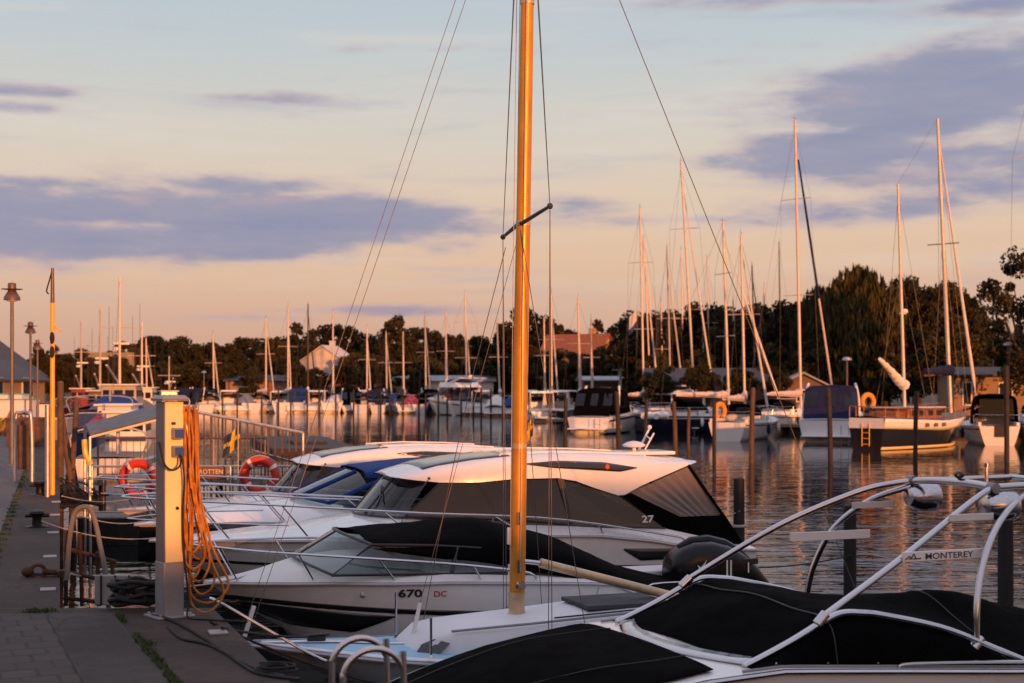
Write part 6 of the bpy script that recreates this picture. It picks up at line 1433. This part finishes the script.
# ladder hoops in front
t = thing('quay_ladder', 'polished steel ladder with two hooped handrails at the front quay edge', 'ladder', qat(362, 740))
ox, oy, _ = t.location
for k, (pa, pb, pt, d) in enumerate([(332, 385, 640, 7.05), (343, 402, 651, 6.75)]):
    m = MB(); xa, xb, zt = gx(pa, d), gx(pb, d), gz(pt, d); r_ = (xb - xa) / 2; cx = (xa + xb) / 2
    path = [(xa - ox, d - oy, .0)] + [(cx - r_ * math.cos(R(a)) - ox, d - oy + .10 * (1 - math.cos(R(a))) / 2, zt - QZ - r_ * 1.0 * (1 - math.sin(R(a)))) for a in range(0, 181, 12)] + [(xb - ox + .04, d - oy + .12, -1.2)]
    m.tube(cr(path, 50), .0165, 10); m.build('handrail', STEEL, t)
for zz in (-.25, -.55, -.85):
    m = MB(); m.tube([(gx(385, 7.05) - ox + .04, 7.17 - oy, zz), (gx(402, 6.75) - ox + .04, 6.87 - oy, zz)], .014, 8); m.build('rung', STEEL, t)
# grey arched ladder on the recessed edge
t = thing('quay_ladder', 'grey arched steel ladder standing at the recessed quay edge left of the pedestal', 'ladder', qat(68, 585))
ox, oy, _ = t.location
def q3(px, py, d): return (gx(px, d) - ox, d - oy, gz(py, d) - QZ)
for dd in (0, .42):
    m = MB(); D = 12.4 + dd; m.tube(cr([(q3(67, 575, D)[0], q3(67, 575, D)[1], 0), q3(69, 545, D), q3(74, 515, D), q3(83, 507, D), q3(92, 512, D), q3(100, 545, D), q3(108, 598, D), (q3(112, 598, D)[0], D - oy, -1.3)], 40), .022, 9); m.build('handrail', PEDS if False else mat('dull_zinc', (.17, .165, .165), .6, metal=.3, var=.2), t)
for k in range(4):
    m = MB(); z = -.18 - .3 * k; xx = q3(106 + k, 590, 12.4)[0]; m.tube([(xx, 12.4 - oy, z), (xx, 12.82 - oy, z)], .016, 8); m.build('rung', GALV, t)
t = thing('boarding_frame', 'dark rusty lattice frame hanging on the recessed quay edge behind the arched ladder', 'frame', (gx(70, 12.9), 12.9, QZ)); ox, oy, _ = t.location
for a_, b_ in (((66, 530), (66, 606)), ((80, 533), (82, 606)), ((97, 552), (99, 606)), ((112, 560), (114, 606)), ((64, 548), (116, 562)), ((64, 572), (116, 582)), ((64, 598), (118, 604))):
    m = MB(); m.tube([(gx(a_[0], 12.9) - ox, 12.9 - oy, gz(a_[1], 12.9) - QZ), (gx(b_[0], 12.9) - ox, 12.9 - oy, gz(b_[1], 12.9) - QZ)], .019, 7); m.build('bar', RUST, t)
t = thing('fender_board', 'small pale plastic panel hung beside the black hose coil at the quay edge', 'panel', (gx(116, 12.2), 12.2, gz(590, 12.2))); m = MB(); m.box((0, 0, 0), (.36, .04, .26)); m.build('panel', MARK, t, bevel=.01)
for k in range(3): m = MB(); m.box((-.12 + .12 * k, -.03, 0), (.012, .012, .26)); m.build('bar', IRON, t)
# bollards
def bollard(label, px, py, s, mt):
    t = thing('bollard', label, 'bollard', qat(px, py), R(20), 'mooring bollards along the quay edge'); t.scale = (s, s, s)
    m = MB(); m.lathe([(.14, 0), (.14, .02), (.085, .04), (.075, .15), (.10, .20), (.125, .23), (.11, .265), (.05, .285)], n=18); m.build('post', mt, t)
    m = MB(); m.tube([(-.19, 0, .19), (.19, 0, .19)], [.028, .034], 8); m.build('crossbar', mt, t)
    m = MB(); m.box((0, 0, .008), (.36, .30, .016)); m.build('base_plate', mt, t, bevel=.003); return t
bollard('black cast iron bollard nearest on the recessed quay', 37, 527, .72, IRON)
bollard('black bollard further along the quay beside the hoop posts', 40, 495, .8, IRON)
t = thing('mooring_ring', 'rusty iron mooring ring with rope lying near the quay edge', 'mooring ring', qat(38, 577), R(10)); t.scale = (.8, .8, .8)
m = MB(); m.torus((0, 0, .06), .075, .022, 'y'); m.ball((-.11, 0, .06), (.07, .06, .06), 10); m.build('ring', RUST, t)
m = MB(); m.tube([(.05, 0, .06), (.25, .0, .04)], .032, 8); m.box((.27, 0, .035), (.10, .14, .07)); m.build('shackle', RUST, t)
# ropes from the quay to the boats
def rope(label, a, b, sag, r=.008, mt=ROPEW):
    a, b = Vector(a), Vector(b); m = MB(); m.tube([a.lerp(b, u / 20) - Vector((0, 0, sag * 4 * (u / 20) * (1 - u / 20))) for u in range(21)], r, 6)
    return tag(m.build('mooring_rope', mt), label, 'rope', 'mooring ropes from the quay to the boats')
def bow(B, z, x=.3): return (B[0] + math.cos(B[2]) * x, B[1] + math.sin(B[2]) * x, z)
e1 = qat(58, 577); e2 = qat(60, 560); e3 = qat(63, 523); e4 = qat(62, 503)
rope('pale mooring rope from the rusty ring to the 670 cruiser bow', (e1[0], e1[1], QZ + .05), bow(BQ, 1.16), .10)
rope('second pale mooring rope beside the first to the 670 cruiser bow', (e1[0] + .02, e1[1] + .12, QZ + .03), bow(BQ, 1.16, .5), .14)
rope('pale mooring rope from the bollard to the cruiser marked 27', (e3[0], e3[1] - .8, QZ + .10), bow(BR, 1.27), .12)
rope('pale mooring rope from the quay to the blue canopy cruiser', (e3[0], e3[1] + .6, QZ + .05), bow(BT, 1.2), .10)
rope('pale mooring rope from the far bollard to the furthest hardtop cruiser', (e4[0], e4[1], QZ + .10), bow(BU, 1.25), .08)
rope('black mooring rope from the quay corner to the small sailboat bow', qat(222, 628, QZ + .03), bow(BS, .95, .55), .02, .011, ROPEB)
rope('black mooring rope stretched across the sailboat foredeck to the quay', qat(210, 622, QZ + .03), tuple(Vector((gx(400, 11.6), 11.6, .72))), .05, .010, ROPEB)
rope('dark blue rope tangled at the rusty ring on the quay edge', (e1[0] - .25, e1[1], QZ + .03), (e1[0] + .02, e1[1] + .1, QZ + .04), .015, .014, ROPEBL)
rope('long pale rope from the cruiser 27 stern to the black pile', (BR[0] + math.cos(BR[2]) * 7.7 - math.sin(BR[2]) * .9, BR[1] + math.sin(BR[2]) * 7.7 + math.cos(BR[2]) * .9, 1.0), (gx(739, 21), 20.92, 1.35), .05, .009)
rope('dark rope from the outboard cruiser stern to the pile behind the tower', (BQ[0] + math.cos(BQ[2]) * 5.8, BQ[1] + math.sin(BQ[2]) * 5.8 + .9, .95), (gx(850, 18.5), 18.4, 1.0), .10, .009, ROPEB)
rope('pale rope from the pile behind the tower to the right hand pile', (gx(850, 18.5) + .08, 18.45, 1.05), (gx(1005, 15.5), 15.42, 1.2), .06, .007)
# lamps
def lamp(label, px, d, ytop):
    h = gz(ytop, d) - QZ; t = thing('street_lamp', label, 'street lamp', (gx(px, d), d, QZ), 0, 'street lamps along the quay')
    m = MB(); m.tube([(0, 0, 0), (0, 0, .9), (0, 0, .92), (0, 0, h - .38)], [.062, .062, .042, .036], 12); m.lathe([(.11, 0), (.11, .02), (.07, .05)], n=14); m.build('post', POLEG, t)
    m = MB(); m.lathe([(.17, h - .36), (.165, h - .30), (.10, h - .19), (.075, h - .15)], n=22); m.build('lamp_shade', LAMPM, t)
    m = MB(); m.lathe([(.075, h - .15), (.215, h - .135), (.22, h - .125), (.085, h - .115)], n=24); m.build('disc', LAMPM, t)
    m = MB(); m.lathe([(.085, h - .115), (.085, h - .02), (.075, h), (.02, h + .01)], n=18); m.build('cap', LAMPM, t)
    m = MB(); m.lathe([(.02, h - .40), (.10, h - .38), (.13, h - .352)], n=16); m.build('glass', WHITEPL, t); return t
lamp('nearest street lamp with conical hood at far left', 12, 29.8, 283)
lamp('middle street lamp of the row on the left quay', 30.5, 46, 322)
lamp('furthest street lamp of the row on the left quay', 37.5, 58, 340)
for px, py, d, ht, lb in [(213, 0, 190, 398, 'far lamp post'),]: pass
def small_lamp(label, px, d, ytop, zb=1.1):
    h = gz(ytop, d) - zb; t = thing('street_lamp', label, 'street lamp', (gx(px, d), d, zb), 0, 'small lamps along the far shore')
    m = MB(); m.tube([(0, 0, 0), (0, 0, h - .3)], .06, 8); m.build('post', POLEG, t); m = MB(); m.lathe([(.05, h - .3), (.34, h - .22), (.30, h - .08), (.1, h)], n=14); m.build('lamp_shade', GALV, t)
small_lamp('mushroom shaped lamp beside the willow behind the navy canopy cruiser', 847, 98, 357)
small_lamp('mushroom shaped lamp in front of the harbour office at right', 1008, 93, 342)
small_lamp('tall thin lamp post before the trees at the right edge', 993, 104, 311)
small_lamp('far lamp post left of the clubhouse by the trees', 204, 186, 371)
# hoop barrier and pole
t = thing('hoop_barrier', 'grey steel hoop barrier standing between the lamps on the quay', 'barrier', (gx(23, 25), 25, QZ))
m = MB(); a, b, zt = gx(15, 25) - gx(23, 25), gx(32, 25) - gx(23, 25), gz(413, 25) - QZ
m.tube(cr([(a, 0, 0), (a, 0, zt * .5), (a + .02, 0, zt - .06), (a + .08, 0, zt), (b - .08, 0, zt), (b - .02, 0, zt - .06), (b, 0, zt * .5), (b, 0, 0)], 40), .04, 10); m.build('hoop', GALV, t)
m = MB(); m.box(((a + b) / 2, .01, zt * .5), (b - a - .1, .02, zt * .65)); m.build('mesh_panel', PILEB, t)
t = thing('flagpole', 'bright yellow pole with dark top section and slack halyard on the quay', 'flagpole', (gx(52.5, 22), 22, QZ))
h = gz(268, 22) - QZ; h1 = gz(303, 22) - QZ
m = MB(); m.tube([(0, 0, 0), (0, 0, h1)], [.038, .034], 12); m.build('lower_pole', POLEY, t)
m = MB(); m.tube([(0, 0, h1), (0, 0, h)], [.032, .022], 10); m.build('upper_pole', LAMPM, t)
m = MB(); m.tube(cr([(0, 0, h - .02), (-.05, .02, h - .18), (-.09, 0, h - .35), (-.06, 0, h - .40)], 12), .012, 5); m.build('halyard', ROPEB, t)
m = MB(); m.tube([(.02, 0, gz(325, 22) - QZ), (.13, 0, gz(331, 22) - QZ)], .016, 6); m.build('peg', POLEY, t)
for zz in (338, 352): m = MB(); m.ball((.01, -.05, gz(zz, 22) - QZ), (.04, .03, .10), 8); m.build('rope_bundle', ROPEB, t)
m = MB(); m.tube([(.0, 0, gz(419, 22) - QZ), (.07, 0, gz(419, 22) - QZ)], .014, 6); m.build('peg', POLEY, t)
t = thing('steel_post', 'plain grey steel post close left of the yellow pole', 'post', (gx(47.5, 21.6), 21.6, QZ)); m = MB(); m.tube([(0, 0, 0), (0, 0, gz(405, 21.6) - QZ)], .04, 10); m.build('post', GALV, t)
for px, d, yt, ln, lb in [(60.5, 26, 382, .0, 'slim brown mooring pile right of the yellow pole'), (78, 27, 402, -.35, 'leaning brown mooring pile between the pole and grey canopy'), (70, 31, 398, .15, 'brown mooring pile behind the leaning one')]:
    pile_obj(lb, px, d, yt, .06, PILEB, 'brown mooring piles beside the left quay', False, ln)

# pontoon with railings and lifebuoys
def railing(name, label, pts, z0, h, step=.14, mt=GALV, mid=None, group=None, lean=None):
    t = thing(name, label, 'railing', (pts[0][0], pts[0][1], 0), 0, group); o = Vector((pts[0][0], pts[0][1], 0))
    P = [Vector(p) - o for p in pts]; m = MB(); m.tube([p + Vector((0, 0, h)) for p in P], .022, 8); m.tube([p + Vector((0, 0, .10)) for p in P], .016, 6); m.build('handrail', mt, t)
    b = MB(); L = 0
    for p, q in zip(P, P[1:]):
        n = max(1, int((q - p).length / step))
        for i in range(n + 1):
            c = p.lerp(q, i / n); b.tube([c + Vector((0, 0, .1)), c + Vector((0, 0, h))], .008, 5)
    b.build('bars', mt, t)
    for p in P:
        m = MB(); m.tube([p, p + Vector((0, 0, h))], .025, 8); m.build('post', mt, t)
    return t
zp = .55; dp = 28.5
t = thing('floating_jetty', 'concrete floating jetty reaching out from the left quay under railings', 'pontoon', (gx(195, dp + .7), dp + .7, 0), R(2))
m = MB(); m.box((0, 0, zp - .3), (4.4, 1.5, .55)); m.build('float', CONCW, t, bevel=.03)
m = MB(); m.box((0, 0, zp - .012), (4.42, 1.52, .03)); m.build('deck', PLANK, t)
railing('railing', 'pale steel railing along the near side of the floating jetty', [(gx(92, dp), dp, zp), (gx(150, dp), dp, zp), (gx(230, dp), dp + .02, zp), (gx(302, dp), dp + .05, zp)], zp, 1.02, .22)
railing('railing', 'brown railing on the far side of the floating jetty', [(gx(98, dp + 5), dp + 5, 1.0), (gx(190, dp + 5), dp + 5, 1.0), (gx(265, dp + 5), dp + 5, 1.0)], 1.0, .95, .16, LAMPM)
t = thing('floating_jetty', 'narrow timber jetty behind the brown railing at left', 'pontoon', (gx(190, dp + 5.5), dp + 5.5, 0)); m = MB(); m.box((0, 0, .9), (4.6, 1.1, .14)); m.build('deck', PLANK, t)
for x in (-2.1, -.7, .7, 2.1): m = MB(); m.tube([(x, 0, -1), (x, 0, .85)], .09, 8); m.build('support_post', PILEB, t)
# tall sloping cage railing
t = thing('gangway', 'tall steel gangway cage with sloping handrail beside the Swedish flag', 'gangway', (gx(182, 30), 30, 0))
o = Vector(t.location); top0, top1 = Vector((gx(182, 30), 30, gz(409, 30))) - o, Vector((gx(303, 31), 31, gz(433, 31))) - o
m = MB(); m.tube([top0, top1], .035, 8); m.tube([top1, top1 * Vector((1, 1, 0)) + Vector((0, 0, .6)) if False else (top1.x, top1.y, .6)], .03, 8); m.tube([(gx(252, 30.6) - o.x, .6, gz(450, 30.6)), (top1.x, top1.y, gz(464, 31))], .02, 6); m.build('handrail', GALV, t)
b = MB()
for k in range(1, 17):
    c = top0.lerp(top1, k / 17); b.tube([(c.x, c.y, .6), (c.x, c.y, c.z)], .017 if k % 4 else .028, 5)
b.build('bars', LAMPM, t)
# lean-to canopy
t = thing('lean_to_canopy', 'sloping grey sheet metal canopy on posts left of the pedestal', 'canopy', (gx(120, 27), 27, QZ - .9)); o = Vector(t.location)
c4 = [Vector((gx(90, 25.5), 25.5, gz(434, 25.5))), Vector((gx(160, 25.5), 25.5, gz(416, 25.5))), Vector((gx(158, 27.5), 27.5, gz(404, 27.5))), Vector((gx(85, 27.5), 27.5, gz(424, 27.5)))]
m = MB(); m.poly([p - o for p in c4], .05, (0, 0, 1)); m.build('roof', mat('weathered_grey_sheet', (.12, .115, .125), .6, metal=.2, var=.2), t, smooth=False)
m = MB(); m.tube([c4[0] - o - Vector((0, 0, .06)), c4[1] - o - Vector((0, 0, .06))], .022, 6); m.build('edge_trim', PEDY, t)
for k in (0, 1, 2, 3):
    p = c4[k] - o; m = MB(); m.tube([(p.x, p.y, -1.2), (p.x, p.y, p.z - .05)], .03, 8); m.build('post', GALV, t)
m = MB(); m.tube(cr([c4[0] - o + Vector((-.1, 0, -.1)), c4[0] - o + Vector((-.08, 0, -.35)), c4[0] - o + Vector((.02, 0, -.55))], 10), .05, 8); m.build('bracket', POLEY, t)
lifebuoy('red lifebuoy with pale bands on the railing left of the pedestal', (gx(138, dp - .12), dp - .12, gz(478, dp)), 0, .30, .09)
lifebuoy('red lifebuoy with pale bands on the railing right of the orange hose', (gx(260, dp - .1), dp - .1, gz(476, dp)), 0, .31, .09)
t = thing('name_sign', 'brown wooden sign lettered ROTTEN fixed to the jetty railing', 'sign', (gx(211, dp - .06), dp - .06, gz(473, dp))); m = MB(); m.box((0, 0, 0), (.62, .03, .26)); m.build('board', SIGNW, t, bevel=.006)
text('lettering', 'ROTTEN', CREAM, t, (-.24, -.02, -.01), (R(90), 0, 0), .125, .001)
def flag(label, p, w, hgt, kind):
    t = thing('flag', label, 'flag', p); m = MB(); m.tube([(0, 0, -.9), (0, 0, hgt + .1)], .012, 6); m.build('pole', GALV, t)
    m = MB(); nx, nz = 14, 10
    for i in range(nx):
        for j in range(nz):
            def P(a, b):
                u, v = a / nx, b / nz; x = -u * w * .75; return (x + .05 * v, .06 * math.sin(u * 7 + v * 2), v * hgt - u * .55 * hgt + .02 * math.sin(u * 9))
            u, v = (i + .5) / nx, (j + .5) / nz
            mi = (1 if (.3 < u < .48 or .4 < v < .62) else 0) if kind == 'cross' else (0 if v < .34 else 1 if v < .67 else 2)
            m.add([P(i, j), P(i + 1, j), P(i + 1, j + 1), P(i, j + 1)], [(0, 1, 2, 3)], mi)
    m.build('cloth', [BFLAG, YFLAG] if kind == 'cross' else [mat('flag_deep_blue', (.03, .05, .2), .7), WFLAG, WFLAG], t, solid=.004)
flag('blue and yellow cross flag drooping on the jetty right of the orange hose', (gx(238, 27.5), 27.5, gz(447, 27.5)), .42, .42, 'cross')
flag('small drooping blue and yellow flag behind the golden mast', (gx(533, 45), 45, gz(436, 45)), .5, .62, 'cross')
flag('white and blue flag flying left of the first right hand mast', (gx(637, 104), 104, gz(326, 104)), .8, 1.35, 'bars')
t = thing('pennant', 'small yellow and white ribbons tied to the end post of the gangway cage', 'pennant', (gx(303, 30.8), 30.8, gz(455, 30.8)))
for k, (mm_, a) in enumerate(((YFLAG, .1), (WFLAG, -.3), (BFLAG, .35))):
    m = MB(); m.poly([(0, -.03, 0), (.05, -.03, .02), (a + .06, -.05, -.32), (a, -.05, -.34)], .004, (0, -1, 0)); m.build('ribbon', mm_, t, smooth=False)

# dark raft seen behind the gangway
t = thing('work_raft', 'low dark work raft floating behind the gangway cage', 'raft', (gx(300, 72), 72, 0), R(14)); m = MB(); m.box((0, 0, .14), (4.0, 16, .4)); m.build('deck', PILE, t, bevel=.05)
m = MB(); m.box((.1, -2.4, .41), (1.6, 3.2, .16)); m.build('hatch', PILE, t, bevel=.02)

# ------------------------------------------------------------------ fishing boats and gear at far left
def fishing_boat(px, d, ang, L, label, hullm, housem, trim, mast_top=None, tarp=None, z=1.0, band=None, tk=1.0):
    a = R(ang); o = Vector((gx(px, d), d, 0)) - Vector((math.cos(a), math.sin(a), 0)) * L * .5; t = thing('fishing_boat', label, 'fishing boat', o, a, LG); B = L * .34
    h = Hull(L, B, [(0, L * .22), (L * .4, L * .15), (L, L * .15)], chine=0, flare=.8, rake=L * .08, entry=.42, tuck=.2); h.build(t, hullm, ANTIF, PLANK, [(0, .03), (L, .05)], n=16)
    h.band('rubbing_strake', .1, L - .05, lambda x: h.zd(x / L) - .06, lambda x: h.zd(x / L) - .22, trim, t, n=10, off=.03)
    zd = L * .15; w = B * .55; H = 2.0 * z
    m = MB(); m.box((L * .34, 0, zd + H / 2), (L * .24, w, H), taper=.92); wh = m.build('wheelhouse', housem, t, bevel=.04)
    m = MB(); m.box((L * .34, 0, zd + H + .05), (L * .28, w * 1.1, .09)); m.build('wheelhouse_roof', WHITEPL, wh, bevel=.03)
    for sg in (-1, 1):
        for k in (-1, 0, 1): m = MB(); m.box((L * .34 + k * L * .072, sg * (w * .475), zd + H * .68), (L * .055, .05, H * .28)); m.build('window', PANE, wh, bevel=.02)
    for yy in (-.3, 0, .3):
        for xs in (-1, 1): m = MB(); m.box((L * (.34 + xs * .1165), yy * w, zd + H * .68), (.05, w * .24, H * .28)); m.build('window', PANE, wh, bevel=.02)
    if mast_top:
        zt = gz(mast_top, d); m = MB(); m.tube([(L * .42, 0, zd), (L * .42, 0, zt)], [.09, .05], 8); m.tube([(L * .42, -1.0, zd + (zt - zd) * .62), (L * .42, 1.0, zd + (zt - zd) * .62)], .03, 6); m.tube([(L * .42, 0, zd + 1.5), (L * .8, 0, zd + 2.6)], .06, 8); ms = m.build('mast', ALU, t)
        m = MB(); m.box((L * .41, .1, zd + (zt - zd) * .5), (.2, .9, .12)); m.lathe([(.22, zd + (zt - zd) * .45), (.24, zd + (zt - zd) * .45 + .14), (.1, zd + (zt - zd) * .45 + .2)], (L * .40, -.2, 0), 12); m.build('radar', WHITEPL, ms)
        m = MB()
        for yy in (-.8, .5, .9): m.tube([(L * .30, yy * w * .5, zd + H), (L * .30, yy * w * .5, zd + H + (zt - zd - H) * (.5 + .3 * abs(yy)))], .012, 5)
        m.build('antenna', WIRE, t)
        for sg in (-1, 1): m = MB(); m.tube([(L * .42, 0, zt - .2), (L * .15 if sg < 0 else L * .9, sg * .5, zd)], .010, 4); m.build('stay', WIRE, t)
    if tarp is not None:
        secs = [[(x, -B * .42, zd + .05), (x, -B * .2, zd + zz), (x, 0, zd + zz * 1.15), (x, B * .2, zd + zz), (x, B * .42, zd + .05)] for x, zz in ((L * .50, 1.5 * tk), (L * .60, 1.2 * tk), (L * .75, .7 * tk), (L * .97, .3))]
        sheet('tarpaulin', t, cloth_rows(secs, 12, 11), tarp, .06)
    if band:
        m = MB(); m.box((L * .34 + L * .124, 0, zd + H * .35), (.03, w * .98, .16)); m.build('name_band', BLUEHULL, wh)
    m = MB(); m.tube(cr([(L * .99, -B * .4, zd), (L * .99, -B * .4, zd + .8), (L * .99, B * .4, zd + .8), (L * .99, B * .4, zd)], 14), .03, 6); m.build('gantry', GALV, t); m = MB(); m.tube([(L * .7, 0, zd), (L * .7, 0, zd + 1.2)], .06, 6); m.build('winch_post', GALV, t)
    return t
fishing_boat(124, 45, -82, 7.0, 'small white fishing boat with blue band right behind the grey canopy', GEL, GEL, BLUEHULL, None, None, .62, True)
fishing_boat(112, 60, -86, 8.0, 'fishing boat under a dark red tarpaulin behind the grey canopy', BLUEHULL, GEL, WHITEPL, None, REDCAN, .55, None, .55)
fishing_boat(117, 84, -84, 11.5, 'blue fishing boat with tall cross tree mast and radar', BLUEHULL, GELG, WHITEPL, 276, BLUECAN, .72, None, .55)
fishing_boat(99, 100, -80, 9, 'green trimmed fishing boat with antennas left of the cross tree mast', GREENCAN, WALLDK, WHITEPL, 305, REDCAN, .7, None, .4)
fishing_boat(80, 118, -80, 9, 'rusty red fishing boat furthest along the left quay', REDHULL, REDHULL, WHITEPL, 318, None, .75)
fishing_boat(140, 104, -86, 9, 'white fishing boat with yellow mast right of the cross tree mast', GEL, GEL, BLUEHULL, 322, None, .8)
fishing_boat(170, 128, -70, 8, 'small dark fishing boat left of the far row of yachts', NAVY, CREAM, WHITEPL, 356, None, .7)
def crate(label, px, py, s, mt, top=None, rz=0.0, z=0.0):
    x, y, _ = qat(px, py); t = thing('crate', label, 'crate', (x, y, QZ + z), rz); m = MB(); w, dp_, h = s
    m.box((0, 0, h / 2), (w, dp_, h), taper=1.06); m.box((0, 0, h - .04), (w * 1.1, dp_ * 1.1, .06)); m.build('body', mt, t, bevel=.015)
    if top: m = MB(); m.box((0, 0, h + .02), (w * 1.12, dp_ * 1.12, .05)); m.build('lid', top, t, bevel=.01)
    return t
crate('turquoise lidded fish tub standing left of the second lamp', 17, 424, (1.5, 1.0, 1.05), WHITEPL, TURQ)
crate('stacked turquoise fish tub behind the nearest lamp', 10, 421, (1.4, 1.0, 1.25), WHITEPL, TURQ)
crate('white fish tub right of the second lamp', 38, 423, (1.1, .9, .85), WHITEPL, BLUECAN)
crate('green fish tub low beside the white tub', 44, 431, (.9, .8, .5), GREENCAN)
crate('green fish tub at the foot of the turquoise tub', 22, 434, (1.0, .8, .5), GREENCAN)
crate('yellow fish tub between the turquoise tubs', 13, 433, (.8, .7, .55), POLEY)
crate('dark brown crate beside the hoop barrier', 27, 446, (.9, .7, .8), PILEB)
crate('grey tub close to the yellow pole', 57, 440, (.8, .7, .7), GREYPL)
t = thing('plank_stack', 'stack of orange planks leaning at far left beside the lamp', 'planks', qat(3, 436), R(10))
for k in range(4): m = MB(); m.box((-.1 + .13 * k, .05 * k, .42), (.10, .05, .95)); o_ = m.build('plank', TEAK, t, bevel=.005); o_.rotation_euler = (0, R(24 + 3 * k), 0)
# ropes and nets heaped by the brown piles
m = MB(); rnd = random.Random(9); c = (gx(69, 25.5), 25.5)
for k in range(14):
    a = rnd.random() * 6.28; pts = [(c[0] + rnd.gauss(0, .28), c[1] + rnd.gauss(0, .5), 1.0 + abs(rnd.gauss(.1, .14))) for _ in range(6)]; m.tube(cr(pts, 30), .018, 5)
o = m.build('fishing_net', ROPEB); tag(o, 'heap of dark fishing net and rope by the brown mooring piles', 'net')
